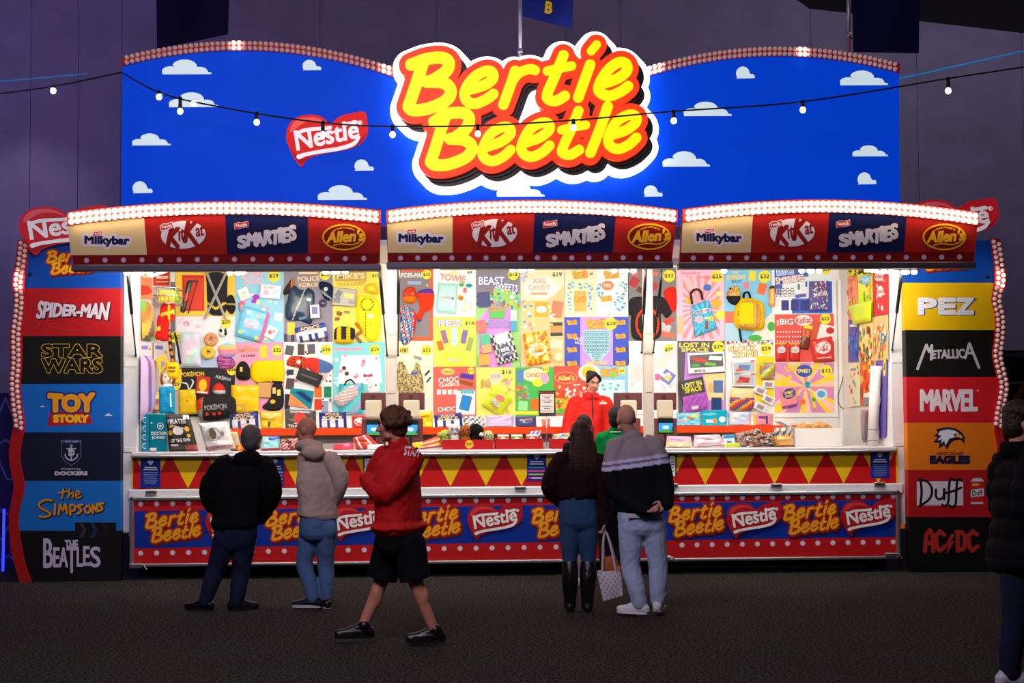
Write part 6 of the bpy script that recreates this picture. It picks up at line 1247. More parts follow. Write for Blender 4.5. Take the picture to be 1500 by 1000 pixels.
pillow('white and navy pack heap at the foot of the price list stand', [(776,618),(792,616),(795,640),(775,641)], .75, .12, lambda u, v: C(226,226,232) if int(u*5+v*6)%2 else C(60,70,150), [], ZC, None)
# price list on its stand
ps = empty('price_list_stand', WY(801,655,.3)*1, 'price list in a patterned frame on a thin metal stand', 'sign'); p = WL[ps.name]; p.z = ZC; ps.location = p
A = Art(ymap(.3)); a, b = WY(789,572,.3), WY(814,609,.3); A.mb.box((a.x,.3,b.z),(b.x,.312,a.z), C(50,34,30))
for i in range(9): A.rrect(791+2.7*i,574.5,1.4,1.4,.7,C(190,60,50)); A.rrect(791+2.7*i,606.5,1.4,1.4,.7,C(60,70,140)); A.h -= 2*A.step
A.up(); A.rect(791.5,577,811.5,604.5,C(222,206,200))
for i, it in enumerate((('BERTIE BEETLE',16),('',9),('Bertie Beetles',16),('',12),None,('BERTIE BEETLE',16),('',9),('Bertie Beetles',16))):
    if it and it[0]: A.text(it[0], 801.5, 579.5+3.1*i, it[1], 2, DK)
    elif it: A.rrect(801.5, 579.5+3.1*i, it[1], 1.2, 0, DK)
A.build('price_board', ps)
MB().tube([(p.x,.32,ZC+.012),(p.x,.32,b.z+.02)], .006, 8).build('rod', ALU, ps, True); MB().tube([(p.x,.32,ZC+.001),(p.x,.32,ZC+.014)], [.05,.04], 16).build('base', ALU, ps, True)
cp('pink and white packet with yellow sweets right of the last till', [(977,639),(1012,640),(1014,656),(975,656)], lambda u, v: C(240,190,214) if v<.5 else (C(246,226,110) if int(u*9+v*5)%2 else C(240,236,236)), [], .1)
cp('crumpled white and pink packet in front of the shelf', [(1017,638),(1054,637),(1062,653),(1016,656)], lambda u, v: C(236,226,230) if int(u*5+v*3)%3 else C(240,190,206), [], .13)
carton('white and blue cube box on the counter', [(1060,633),(1076,632),(1077,649),(1060,650)], .2, .1, C(226,232,240), [('r',0,0,1,.25,C(30,150,210)),('q',.5,.6,.4,.2,0,C(90,130,190))], ZC, 'goods along the counter')
cp('lime tag packet below the white and blue cube', [(1062,650),(1084,649),(1085,655),(1061,656)], C(190,214,40), [], .05, .03)
foil = lambda u, v: (C(90,70,60),C(214,206,200),C(50,44,44),C(190,120,60),C(120,60,60),C(150,140,134))[int(abs(math.sin(u*17+v*23)*math.cos(v*11-u*5))*6)%6]
cp('crumpled glossy foil packet topmost of the foil heap', [(1086,620),(1112,615),(1122,634),(1090,642)], foil, [], .16, .3)
cp('flat glossy foil packet at the front of the foil heap', [(1096,640),(1130,634),(1138,652),(1098,655)], lambda u, v: foil(v, u), [], .12, .05)
cp('clear foil packet at the back of the foil heap', [(1076,628),(1092,626),(1094,648),(1078,648)], lambda u, v: C(176,140,130) if int(u*7+v*5)%2 else C(120,100,96), [], .1, .25)
cp('foil packet with orange card between the heap and the orange packet', [(1118,622),(1136,622),(1138,642),(1120,642)], lambda u, v: foil(u*.7, v*1.3), [], .1, .35)
cp('orange block picture packet beside the white cartons', [(1134,623),(1160,622),(1163,650),(1134,651)], lambda u, v: (C(60,56,60),C(200,120,60),C(110,150,180),C(220,210,200))[int(abs(math.sin(u*9+v*7))*4)%4] if v<.4 or u>.85 else C(240,176,90), [('t','BLOCK',.45,.55,.6,.14,C(250,220,150)),('t','ZONE',.45,.75,.5,.12,C(250,220,150))], .12)
bx_ = empty('carton', WY(1198,650,.25), 'open white carton with brown packing paper on the counter', 'box'); a, b = WY(1164,625,.15).x, WY(1232,625,.15).x; z1 = WY(1190,627,.15).z; WL[bx_.name].z = ZC; bx_.location = WL[bx_.name]
mb = MB(); zc = ZC+.002
for p0_, p1_ in (((a,.15,zc),(b,.16,z1)),((a,.50,zc),(b,.51,z1)),((a,.16,zc),(a+.01,.5,z1)),((b-.01,.16,zc),(b,.5,z1)),((a,.16,zc),(b,.5,zc+.01))): mb.box(p0_, p1_)
mb.build('carton_body', mat('white_card', C(236,232,224), .6), bx_)
m_ = Matrix.Translation((a,.15,z1)) @ Matrix.Rotation(math.radians(28),4,'Y'); MB().box((-.16,0,-.004),(0,.34,.004), m=m_).build('carton_lid_wing', mat('white_card', C(236,232,224), .6), bx_)
mb = MB(); q_ = random.Random(4)
for i in range(7):
    c = Vector((a+.08+.05*i, .3+.05*q_.uniform(-1,1), z1+.01*q_.uniform(-1,2))); mb.ball(c, (.07,.06,.035+.02*q_.random()), 7, 5, C(196,140,80), Matrix.Rotation(q_.uniform(-1,1),3,'Y'))
tag(mb.build('packing_paper', mat('kraft_paper', C(196,140,80), .8)), 'crumpled brown packing paper spilling from the white carton', 'paper')
cp('clear dome packet behind the brown packing paper', [(1136,611),(1160,611),(1164,624),(1136,625)], C(206,206,206), [], .1, .9)
carton('small flat white carton behind the open carton', [(1180,618),(1216,624),(1216,634),(1180,632)], .62, .2, C(240,236,230), [], None)
# ------------------------------------------------------------------ tills and customer displays
TR = mat('till_maroon', C(96,46,50), .45, bump=.05)
def till(x0, x1, lab):
    Y = .68; e = empty('till_monitor', WY((x0+x1)/2, 640, Y), lab, 'till', 'maroon till monitors'); WL[e.name].z = ZS-.02; e.location = WL[e.name]
    a, b = WY(x0,575,Y), WY(x1,600,Y); cx = (a.x+b.x)/2
    MB().bbox((a.x,Y,b.z),(b.x,Y+.04,a.z), bev=.008).build('monitor_back', TR, e)
    A = Art(ymap(Y)); A.rrect((x0+x1)/2-1, 581.5, 5.5, 5, 0, C(40,22,26)); A.rrect((x0+x1)/2-1, 581.5, 3, 2.6, 0, C(96,46,50)); A.build('maker_mark', e)
    c = WY((x0+x1)/2, 586, Y); d = WY((x0+x1)/2, 612, Y)
    MB().bbox((cx-.085,Y-.07,d.z),(cx+.085,Y-.003,c.z), bev=.015).build('receipt_printer', mat('till_beige', C(206,192,170), .5), e)
    zb_ = ZC; MB().bbox((cx-.12,Y-.09,zb_+.001),(cx+.12,Y+.08,d.z-.002), bev=.01).build('till_base', TR, e)
    WL[e.name].z = ZC; return e
till(528.5, 566, 'first maroon till, left of the curly-haired walking man'); till(583.5, 622, 'second maroon till, behind the curly-haired walking man'); till(899, 941, 'maroon till behind the bald man in the striped jumper'); till(955, 991, 'maroon till just past the second cream post')
def disp(x0, x1, y0, y1, lab):
    Y = .35; e = empty('customer_display', WY((x0+x1)/2, 655, Y), lab, 'screen', 'small black customer displays'); WL[e.name].z = ZC; e.location = WL[e.name]
    a, b = WY(x0,y0,Y), WY(x1,y1,Y); MB().bbox((a.x,Y,b.z),(b.x,Y+.03,a.z), bev=.006).build('display_body', BLACKP, e)
    A = Art(ymap(Y)); w_ = x1-x0; h_ = y1-y0; A.rect(x0+w_*.06, y0+h_*.3, x1-w_*.06, y1-h_*.12, C(40,130,190)); A.poly([(x0+w_*.06,y1-h_*.12),(x1-w_*.06,y1-h_*.12),(x1-w_*.06,y1-h_*.3),(x0+w_*.06,y1-h_*.24)], C(60,130,50)); A.ell((x0+x1)/2, y0+h_*.56, w_*.2, h_*.1, C(200,220,236)); A.poly([(x1-w_*.2,y1-h_*.2),(x1-w_*.06,y1-h_*.2),(x1-w_*.06,y1-h_*.5)], C(70,60,40))
    A.build('screen', e, mat('lit_screen', None, .3, emit=.9))
    cx = (a.x+b.x)/2; MB().tube([(cx,Y+.04,b.z+.03),(cx,Y+.05,ZC+.012)], .012, 8).build('stem', BLACKP, e, True); MB().bbox((cx-.05,Y,ZC+.001),(cx+.05,Y+.1,ZC+.012), bev=.005).build('foot', BLACKP, e)
disp(536, 560, 614, 640, 'small black display at the curly-haired man\'s face'); disp(590, 613, 614, 640, 'small black display at the curly-haired man\'s nape'); disp(963.5, 987, 612, 636, 'small black display beside the second cream post')
# ------------------------------------------------------------------ people
SKIN = lambda r, g, b: C(r, g, b)
CLOTH = mat('clothing_cloth', None, .88, bump=.35, bscale=220, spec=.12)
DENIM = mat('denim', None, .85, bump=.4, bscale=400, spec=.12, noise_amt=.18)
NYLON = mat('jacket_nylon', None, .68, bump=.2, bscale=160, spec=.2)
LEATHER = mat('leather', None, .35, bump=.12, bscale=60, spec=.45)
HAIR = mat('hair', None, .55, bump=.7, bscale=90, spec=.3)
SKINM = mat('skin', None, .5, bump=.06, bscale=120, spec=.3)
def loft(mb, st, side, dep, n=20, pw=2.4):
    """closed body through stations (point, half width, half depth), rounded ends"""
    vs = []; fs = []
    p0, a0, b0 = st[0]; p1, a1, b1 = st[-1]; d0 = (st[0][0]-st[1][0]).normalized(); d1 = (st[-1][0]-st[-2][0]).normalized()
    S_ = [(p0+d0*min(a0,b0)*.55, a0*.45, b0*.45), (p0+d0*min(a0,b0)*.35, a0*.8, b0*.8)]+list(st)+[(p1+d1*min(a1,b1)*.35, a1*.8, b1*.8), (p1+d1*min(a1,b1)*.55, a1*.45, b1*.45)]
    for p, a, b in S_:
        for k in range(n):
            t = 2*math.pi*k/n; c, s = math.cos(t), math.sin(t)
            vs.append(p+side*a*math.copysign(abs(c)**(2/pw), c)+dep*b*math.copysign(abs(s)**(2/pw), s))
    m = len(S_)
    for i in range(m-1):
        for k in range(n): j = (k+1) % n; fs.append((i*n+k, i*n+j, (i+1)*n+j, (i+1)*n+k))
    fs += [tuple(range(n-1,-1,-1)), tuple(range((m-1)*n, m*n))]
    mb.raw(vs, fs)
def limb(mb, pts, rs, n=12):
    P = [tuple(p)+(r,) for p, r in zip(pts, rs)]
    q = [np.array(x) for x in spline(P, n=5)] if len(P) > 2 else [np.array(x) for x in P]
    mb.tube([Vector(x[:3]) for x in q], [max(.004, float(x[3])) for x in q], n); mb.ball(pts[0], rs[0], n, 8); mb.ball(pts[-1], rs[-1], n, 8)
def blob(mb, name, m, parent, col, vox=.010, smooth=3, wr=0., wf=9., stretch=(1,1,1), root=False, origin=None, fold=None):
    """weld overlapping pieces into one continuous smooth skin, then crease it with noise"""
    me = bpy.data.meshes.new(name); me.from_pydata([tuple(v) for v in mb.v], [], mb.f); me.update()
    ob = bpy.data.objects.new('weld', me); COL.objects.link(ob)
    rm = ob.modifiers.new('r', 'REMESH'); rm.mode = 'VOXEL'; rm.voxel_size = vox
    sm_ = ob.modifiers.new('s', 'SMOOTH'); sm_.factor = .5; sm_.iterations = smooth
    dg = bpy.context.evaluated_depsgraph_get(); nm = bpy.data.meshes.new_from_object(ob.evaluated_get(dg)); bpy.data.objects.remove(ob); bpy.data.meshes.remove(me)
    nv = len(nm.vertices); co_ = np.empty(nv*3); nm.vertices.foreach_get('co', co_); co_ = co_.reshape(-1, 3)
    if wr or fold:
        no = np.empty(nv*3); nm.vertices.foreach_get('normal', no); no = no.reshape(-1, 3); dd = np.zeros(nv); sx, sy, sz = stretch
        for i in range(nv):
            x, y, z = co_[i]; w_ = 0
            if wr: q1 = noise.noise((x*wf*sx+.6*z*wf, y*wf*sy, z*wf*sz)); q2 = noise.noise((x*wf*1.7*sx-z*wf*1.1+7, y*wf*1.7*sy, z*wf*2.2*sz)); w_ = wr*(.8*q1+.9*(.35-abs(q2))-.35*max(0, .12-abs(q1))*8)
            if fold: w_ += fold(x, y, z)
            dd[i] = w_
        co_ = co_+no*dd[:,None]
    if origin is None: origin = WL[parent.name]
    fv = [tuple(p.vertices) for p in nm.polygons]; cf = col if callable(col) else None
    out = bpy.data.meshes.new(name); out.from_pydata((co_-np.array(origin)).tolist(), [], fv); out.update()
    a = out.color_attributes.new('Col', 'FLOAT_COLOR', 'POINT')
    cols = np.array([cf(*p) for p in co_] if cf else [col]*nv, dtype=np.float32); a.data.foreach_set('color', cols.ravel())
    out.polygons.foreach_set('use_smooth', [True]*len(out.polygons)); out.materials.append(m); bpy.data.meshes.remove(nm)
    o = bpy.data.objects.new(name, out); COL.objects.link(o); WL[o.name] = Vector(origin)
    if parent is not None: o.parent = parent; o.location = Vector(origin)-WL[parent.name]
    else: o.location = origin
    return o
def hand(mb, w, d, nrm, curl, k=1., thumb=1, spread=.0):
    """palm with four unequal bent fingers and a thumb from the palm's side; nrm = the way the palm faces"""
    d = d.normalized(); nrm = (nrm-d*nrm.dot(d)).normalized(); s = d.cross(nrm)*thumb
    loft(mb, [(w, .022*k, .017*k), (w+d*.03*k, .034*k, .016*k), (w+d*.065*k, .040*k, .015*k), (w+d*.085*k, .038*k, .012*k)], s, nrm, 14)
    for i, (o, l) in enumerate(((.030, .068), (.010, .076), (-.010, .070), (-.029, .055))):
        p = w+d*.085*k+s*o*k; dr = (d+s*spread*(o/.03)).normalized(); P = [p-d*.012*k, p]; a = 0
        for q, fr in enumerate((.45, .30, .25)):
            a += curl*(.75, .9, .6)[q]; p = p+(dr*math.cos(a)+nrm*math.sin(a))*l*fr*k; P.append(p)
        limb(mb, P, [.0095*k, .0092*k, .0085*k, .008*k, .007*k], 8)
    p = w+d*.028*k+s*.026*k; P = [p, p+(d*.6+s*.8+nrm*.25).normalized()*.038*k]; P.append(P[-1]+(d*.8+s*.25+nrm*.5).normalized()*.03*k); P.append(P[-1]+(d*.75-s*.1+nrm*.6).normalized()*.022*k)
    limb(mb, P, [.013*k, .011*k, .0098*k, .008*k], 8)
def headparts(mb, c, f, u, k=1., fem=False):
    f = f.normalized(); u = (u-f*u.dot(f)).normalized(); r = f.cross(u); B = Matrix((r, f, u)).transposed()
    E = lambda x, y, z, rx, ry, rz: mb.ball(c+(r*x+f*y+u*z)*k, (rx*k, ry*k, rz*k), 16, 10, rot=B)
    E(0, -.008, .025, .074, .093, .094); E(0, .028, -.04, .058 if not fem else .054, .062, .076); E(0, .062, -.093, .026, .024, .022)
    E(0, .082, .03, .048, .014, .013); E(.035, .066, -.02, .024, .022, .03); E(-.035, .066, -.02, .024, .022, .03)
    limb(mb, [c+(f*.088+u*.022)*k, c+(f*.104-u*.006)*k, c+(f*.115-u*.026)*k], [.009*k, .010*k, .0135*k], 8)
    E(.013, .098, -.03, .009, .010, .008); E(-.013, .098, -.03, .009, .010, .008)
    E(0, .088, -.059, .022, .012, .006); E(0, .087, -.070, .019, .012, .007)
    for s in (-1, 1): E(s*.076, -.008, -.008, .009, .020, .031); E(s*.072, .0, -.03, .008, .010, .012); E(s*.05, .03, -.075, .016, .03, .02)
    return r, f, u
def face(parent, c, f, u, k=1., brow=C(30,22,18), lip=None, look=0.):
    f = f.normalized(); u = (u-f*u.dot(f)).normalized(); r = f.cross(u); B = Matrix((r, f, u)).transposed()
    for s in (-1, 1):
        e = c+(r*s*.032+f*.075+u*.008)*k; mb = MB(); mb.ball(e, .0115*k, 12, 8, C(190,180,172)); g = (f+r*look-u*.15).normalized()
        mb.ball(e+g*.0065*k, .0068*k, 10, 6, C(40,24,16)); mb.build('eye', mat('eye', None, .2, spec=.6), parent, True)
        mb = MB(); mb.tube([c+(r*s*.014+f*.096+u*.026)*k, c+(r*s*.034+f*.094+u*.034)*k, c+(r*s*.054+f*.078+u*.027)*k], [.0045*k, .005*k, .003*k], 6, brow); mb.build('eyebrow', HAIR, parent, True)
    if lip: mb = MB(); mb.ball(c+(f*.096-u*.064)*k, (.021*k, .007*k, .008*k), 12, 6, lip, rot=B); mb.build('lips', SKINM, parent, True)
def person(Y, J, label, skin, k=1., yaw=0., hf=None, hu=Vector((0,0,1)), girth=1., fem=False, hands=None, vox=.010, feet=True, headk=None, neckdy=0.):
    """J: joints as (px, py, depth offset) on the person's own plane; returns (body, joints, frame)"""
    j = {n: WY(p[0], p[1], Y)+Vector((0, p[2] if len(p) > 2 else 0, 0)) for n, p in J.items()}
    side = Vector((math.cos(yaw), math.sin(yaw), 0)); fw = Vector((-math.sin(yaw), math.cos(yaw), 0)); hf = hf or fw; hk = headk or k
    base = Vector((j['pelvis'].x, Y, 0))
    if feet:
        for n in ('anL', 'anR'): j[n] = Vector((j[n].x, j[n].y, max(j[n].z, .075*k)))
        base.z = 0.0
    else: base.z = min(j[n].z for n in ('anL', 'anR'))-.08
    mb = MB(); g = girth
    loft(mb, [(j['pelvis']-Vector((0,0,.06*k)), .155*k*g, .105*k*g), (j['pelvis'], .17*k*g, .115*k*g), (j['waist'], .148*k*g, .10*k*g), (j['chest'], .168*k*g, .112*k*g), ((j['shL']+j['shR'])/2-Vector((0,0,.03*k)), .16*k, .095*k), ((j['shL']+j['shR'])/2+Vector((0,0,.035*k)), .095*k, .07*k)], side, fw)
    limb(mb, [(j['shL']+j['shR'])/2+Vector((0,0,.01)), j['neck'], j['head']-hu*.05*hk-hf.normalized()*.012], [.064*k, .054*k, .052*hk])
    for s in 'LR':
        limb(mb, [j['sh'+s], j['el'+s], j['wr'+s]], [.052*k, .040*k, .027*k]); limb(mb, [j['hip'+s], j['kn'+s], j['an'+s]], [.088*k*g, .055*k, .038*k])
        cf_ = j['kn'+s]*.68+j['an'+s]*.32-fw*.010; mb.ball(cf_, (.046*k, .048*k, .09*k), 12, 8)
        t = j.get('toe'+s)
        a = Vector((j['an'+s].x, j['an'+s].y, j['an'+s].z-.045*k))
        if t is not None: limb(mb, [a, a+(t-a)*.6, t], [.032*k, .034*k, .024*k])
        hd = (hands or {}).get(s); dv = (j['wr'+s]-j['el'+s]).normalized()
        if hd: hand(mb, j['wr'+s], hd[0], hd[1], hd[2], k, hd[3] if len(hd) > 3 else 1)
        else: hand(mb, j['wr'+s], dv, -side if s == 'R' else side, .35, k, 1 if s == 'R' else -1)
    headparts(mb, j['head'], hf, hu, hk, fem)
    b = blob(mb, 'person', SKINM, None, skin, vox, 2, origin=base); tag(b, label, 'person')
    j['side'], j['fw'], j['hf'], j['hu'] = side, fw, hf, hu; j['k'] = k; j['hk'] = hk
    return b, j
def top(b, j, col, name='jacket', e=.022, hem=None, m=CLOTH, sleeves=True, k=None, girth=1.1, wr=.006, wf=8., slk=1., cuff=.0, collar=True, extra=None, vox=.011, flare=1., stretch=(1,1,.7), fold=None):
    k = k or j['k']; mb = MB(); s, f = j['side'], j['fw']; g = girth; up = Vector((0,0,1)); sc = (j['shL']+j['shR'])/2
    hz = j['pelvis']+up*0 if hem is None else Vector((j['pelvis'].x, j['pelvis'].y, hem))
    loft(mb, [(hz+up*.02, .168*k*g*flare+e*.5, .118*k*g*flare+e*.5), (j['pelvis']*.5+j['waist']*.5, .168*k*g+e*.6, .12*k*g+e*.6), (j['waist'], .158*k*g+e*.6, .115*k*g+e*.6), (j['chest'], .172*k*g+e*.4, .122*k*g+e*.4), (sc-up*.035*k, .168*k+e*.6, .10*k+e*.6), (sc+up*.03*k, .098*k+e*.4, .076*k+e*.4)], s, f)
    if collar: limb(mb, [sc+up*.03*k, j['neck']+(sc-j['neck'])*.25], [.074*k+e*.3, .066*k+e*.2])
    if sleeves:
        for q in 'LR':
            a = (sc+(j['sh'+q]-sc)*.8); w = j['wr'+q]+(j['wr'+q]-j['el'+q]).normalized()*cuff
            limb(mb, [a, j['sh'+q], j['el'+q], w], [.06*k+e*.5, (.060*k+e*.9)*slk, (.050*k+e*.9)*slk, .036*k+e*.8])
    if extra: extra(mb)
    return blob(mb, name, m, b, col, vox, 4, wr, wf, stretch, fold=fold)
def legs(b, j, col, name='trousers', e=.012, m=DENIM, end=None, girth=1.05, wr=.005, wf=10., tap=1., k=None, vox=.010, stretch=(1,1,.5)):
    k = k or j['k']; mb = MB(); up = Vector((0,0,1)); g = girth
    loft(mb, [(j['pelvis']-up*.09*k, .155*k*g+e, .112*k*g+e), (j['pelvis'], .168*k*g+e, .118*k*g+e), (j['pelvis']*.25+j['waist']*.75, .150*k*g+e, .104*k*g+e)], j['side'], j['fw'])
    for q in 'LR':
        if end is None: limb(mb, [j['hip'+q], j['hip'+q]*.5+j['kn'+q]*.5, j['kn'+q], j['kn'+q]*.5+j['an'+q]*.5-j['fw']*.01, j['an'+q]+up*.005], [(.092*k*g+e), (.080*k*g+e), (.062*k+e)*tap, (.056*k+e)*tap, (.046*k+e)*tap])
        else:
            hp_, ke = j['hip'+q], j['hip'+q]*(1-end)+j['kn'+q]*end; mb.tube([hp_+up*.02, hp_*.5+ke*.5, ke], [.098*k*g+e, .094*k*g+e, (.092*k+e)*tap], 16); mb.ball(hp_, .098*k*g+e, 14, 8)
        mb.ball(j['hip'+q]-j['fw']*.05*k-up*.0, (.08*k*g, .07*k*g, .09*k*g), 12, 8)
    return blob(mb, name, m, b, col, vox, 3, wr, wf, stretch)
def shoe(b, j, q, col, sole=None, k=None, h=.05, L=.27, name='shoe', d=None):
    k = k or j['k']; an = j['an'+q]; t = j['toe'+q]; d = d or Vector((t.x-an.x, t.y-an.y, 0)).normalized(); s = Vector((d.y, -d.x, 0)); up = Vector((0,0,1)); z = max(0, an.z-.085*k)
    o = Vector((an.x, an.y, z))-d*.07*k; L = L*k; tl = Vector((0, 0, max(0, t.z-.03-z)*1.0)); mb = MB()
    P = lambda u, h_: o+d*L*u+tl*max(0, u-.3)/.7+up*h_
    limb(mb, [P(.08,.045*k), P(.45,.042*k), P(.92,.034*k)], [.040*k, .043*k, .030*k]); limb(mb, [P(.14,.05*k), P(.22,.088*k)], [.044*k, .047*k]); limb(mb, [P(.26,.082*k), P(.6,.05*k)], [.038*k, .034*k])
    for u, r in ((.06,.036),(.3,.038),(.6,.044),(.85,.038)): mb.ball(P(u,.028*k), (r*k, r*k, .024*k), 12, 8)
    sh_ = blob(mb, name, LEATHER, b, col, .007, 2)
    mb = MB(); pr = [(-.02,.0),(.02,.028),(.25,.034),(.55,.044),(.8,.042),(.97,.022),(1.01,0)]
    ring = [(u, w) for u, w in pr]+[(u, -w) for u, w in pr[::-1][1:-1]]
    lo = [o+d*L*u+tl*max(0, u-.3)/.7+s*w*k*1.06+up*.003 for u, w in ring]; hi_ = [p+up*.024*k for p in lo]; mb.prism(hi_, lo, sole or C(20,20,22)); mb.build('sole', LEATHER, sh_)
def cap_hair(b, j, col, name='hair', parts=None, wr=.004, wf=40, lo=-.03, vox=.008, grow=.012, back=1.):
    """close hair on the upper and back head"""
    c, f, u, k = j['head'], j['hf'].normalized(), j['hu'], j['hk']; u = (u-f*u.dot(f)).normalized(); r = f.cross(u); B = Matrix((r, f, u)).transposed(); mb = MB()
    mb.ball(c+(u*.035-f*.014)*k, ((.074+grow)*k, (.088+grow)*k, (.085+grow)*k), 18, 12, rot=B)
    mb.ball(c+(-u*.012-f*.04*back)*k, ((.068+grow)*k, (.058+grow)*k, (.075+grow)*k), 16, 10, rot=B)
    if parts: parts(mb, c, f, u, r, k)
    return blob(mb, name, HAIR, b, col, vox, 2, wr, wf)
V = Vector
def fig_y(px, py): return WZ(px, py).y                # depth of a foot on the carpet
# 1 --- man in grey beanie, black jacket, back view
Y1 = fig_y(325, 893)
b, j = person(Y1, dict(head=(369,643),neck=(364,663),chest=(352,715),waist=(347,752),pelvis=(345,782),shL=(327,683),elL=(305,722,.02),wrL=(322,757,.16),shR=(387,683),elR=(399,722,.02),wrR=(380,757,.16),
    hipL=(331,788),knL=(315,836,.02),anL=(301,884),toeL=(289,893,.02),hipR=(357,788),knR=(353,838,.02),anR=(347,886,-.02),toeR=(373,897,.03)), 'person in grey beanie, black hooded jacket and dark jeans seen from behind', C(196,150,128), k=.92, yaw=-.12, hf=V((.35,1,.1)), girth=1.12)
def hood(c, r1): return lambda mb: (mb.ball(c, r1, 14, 10), None)
c1 = (j['neck']+j['chest']*.0)+V((0,-.07,-.045))
top(b, j, C(14,14,16), 'jacket', .030, WY(350,772,Y1).z, girth=1.22, slk=1.15, wr=.015, wf=7, cuff=.03, extra=lambda mb: mb.ball(c1, (.13,.055,.07), 14, 10))
legs(b, j, C(30,38,62), girth=1.08, e=.012, tap=1.1, wr=.007); shoe(b, j, 'L', C(12,12,14)); shoe(b, j, 'R', C(12,12,14))
def ribs(mb, c, f, u, r, k): mb.ball(c+(u*.05-f*.01)*k, (.09*k,.102*k,.088*k), 16, 10); mb.tube([c+(u*.0-f*.005)*k, c+(u*.035-f*.006)*k], [.098*k,.099*k], 20)
cap_hair(b, j, C(92,86,88), 'beanie', ribs, .002, 60, grow=.016); 
# 2 --- bald man in grey hoodie
Y2 = fig_y(452, 891)
b, j = person(Y2, dict(head=(449,630),neck=(452,651,-.01),chest=(464,702),waist=(465,740),pelvis=(466,768),shL=(447,672,.10),elL=(449,716,.13),wrL=(443,752,.18),shR=(486,674,-.04),elR=(500,703,-.06),wrR=(487,738,.05),
    hipL=(454,775,.03),knL=(445,826,.04),anL=(459,876,.0),toeL=(430,889,.03),hipR=(478,775,-.01),knR=(476,828,.05),anR=(478,877,.02),toeR=(473,885,.16)), 'person with shaved head in grey knitted hoodie and blue jeans', C(190,130,105), k=.92, yaw=.55, hf=V((-.95,.42,-.05)))
face(b, j['head'], j['hf'], j['hu'], .92)
top(b, j, C(196,172,160), 'hoodie', .022, WY(466,758,Y2).z, girth=1.06, slk=1.05, wr=.012, wf=8, cuff=.02, extra=lambda mb: (mb.ball(j['neck']+V((.05,-.09,-.06)), (.10,.065,.065), 14, 10), limb(mb, [j['neck']+V((-.07,.0,-.01)), j['neck']+V((.0,-.06,-.0)), j['neck']+V((.09,-.03,-.01))], [.04,.05,.04])))
legs(b, j, C(88,116,160), girth=1.0, e=.010, tap=1.05, wr=.007)
shoe(b, j, 'L', C(26,26,32), C(200,196,200)); shoe(b, j, 'R', C(26,26,32), C(200,196,200))
# 3 --- curly-haired staff man walking
Y3 = fig_y(568, 944)
b, j = person(Y3, dict(head=(575,623),neck=(582,645,0),chest=(580,702),waist=(583,745),pelvis=(584,783),shL=(564,671,.13),elL=(546,705,.20),wrL=(562,712,.32),shR=(603,671,-.08),elR=(566,722,-.16),wrR=(540,704,.02),
    hipL=(573,795,.08),knL=(557,854,.10),anL=(531,918,.04),toeL=(492,930,.04),hipR=(598,795,-.05),knR=(610,852,-.06),anR=(636,921,-.06),toeR=(604,937,-.06)), 'person with curly hair walking past in red staff jacket and black shorts', C(188,124,100), k=1.0, yaw=1.05, hf=V((-1,.12,-.06)), girth=1.06, hands={'R':(V((-.5,.9,.1)),V((.6,.3,-.3)),.6,1)})
face(b, j['head'], j['hf'], j['hu'], 1.0)
jk = top(b, j, C(186,20,24), 'jacket', .026, WY(585,775,Y3).z, girth=1.10, slk=1.10, wr=.012, wf=7, cuff=.02, m=NYLON, flare=1.24)
A = MB()
def chest_print(parent, name, Y0, items, m=PRINT):
    """print pressed on a garment: cast on to its surface from the camera side"""
    bpy.context.view_layer.update(); dg = bpy.context.evaluated_depsgraph_get(); mw = Matrix.Translation(WL[parent.name]); mi = mw.inverted()
    def mp(u, v, h):
        d = ray(u, v); ok, loc, nn, _ = parent.ray_cast(mi @ CO, d)
        return (mw @ loc)-d*(.012+h) if ok else WY(u, v, Y0)
    A = Art(mp, .0006); draw(A, items); return A.build(name, parent, m)
chest_print(jk, 'back_print', Y3-.15, [('t','STAFF',604,661,24,14,C(232,222,222),.12)])
legs(b, j, C(14,14,17), 'shorts', .018, CLOTH, end=.92, girth=1.04, tap=1.02, wr=.008, wf=7)
shoe(b, j, 'L', C(16,15,16)); shoe(b, j, 'R', C(16,15,16))
def curls(mb, c, f, u, r, k):
    q = random.Random(8)
    for i in range(150):
        t = i*2.39996; z = 1-1.35*(i+.5)/150; s_ = math.sqrt(max(0, 1-z*z)); d = r*(s_*math.cos(t))+f*(s_*math.sin(t))+u*z
        if d.dot(f) > .55 and d.dot(u) < .35: continue
        p = c+(u*.035-f*.02)*k+V((d.x*.102, d.y*.102, d.z*.094))*q.uniform(.94,1.12); mb.ball(p, q.uniform(.012,.025), 7, 5)
cap_hair(b, j, C(84,50,28), 'curly_hair', curls, .003, 50, vox=.007, grow=.012)
# 4 --- long-haired woman with the tote
Y4 = fig_y(848, 895)
b, j = person(Y4, dict(head=(851,637,.02),neck=(850,655),chest=(846,697),waist=(846,726),pelvis=(847,752),shL=(823,676),elL=(806,712,.02),wrL=(822,735,.16),shR=(873,676),elR=(881,722,.0),wrR=(886,762,-.02),
    hipL=(835,760),knL=(835,822,.02),anL=(835,890),toeL=(834,900,.12),hipR=(861,760),knR=(862,822,.02),anR=(860,892,-.02),toeR=(859,903,.12)), 'person with long dark hair, maroon jacket, blue jeans and tall black boots', C(206,160,140), k=.90, yaw=0, hf=V((-.1,1,.0)), fem=True, hands={'R':(V((.0,.0,-1)),V((-1,.1,0)),.95,-1)}, vox=.007)
top(b, j, C(38,16,20), 'jacket', .026, WY(847,733,Y4).z, girth=1.08, slk=1.12, wr=.011, wf=8, cuff=.02)
legs(b, j, C(52,80,118), girth=1.06, e=.008, tap=.95, wr=.003)
mb_ = None
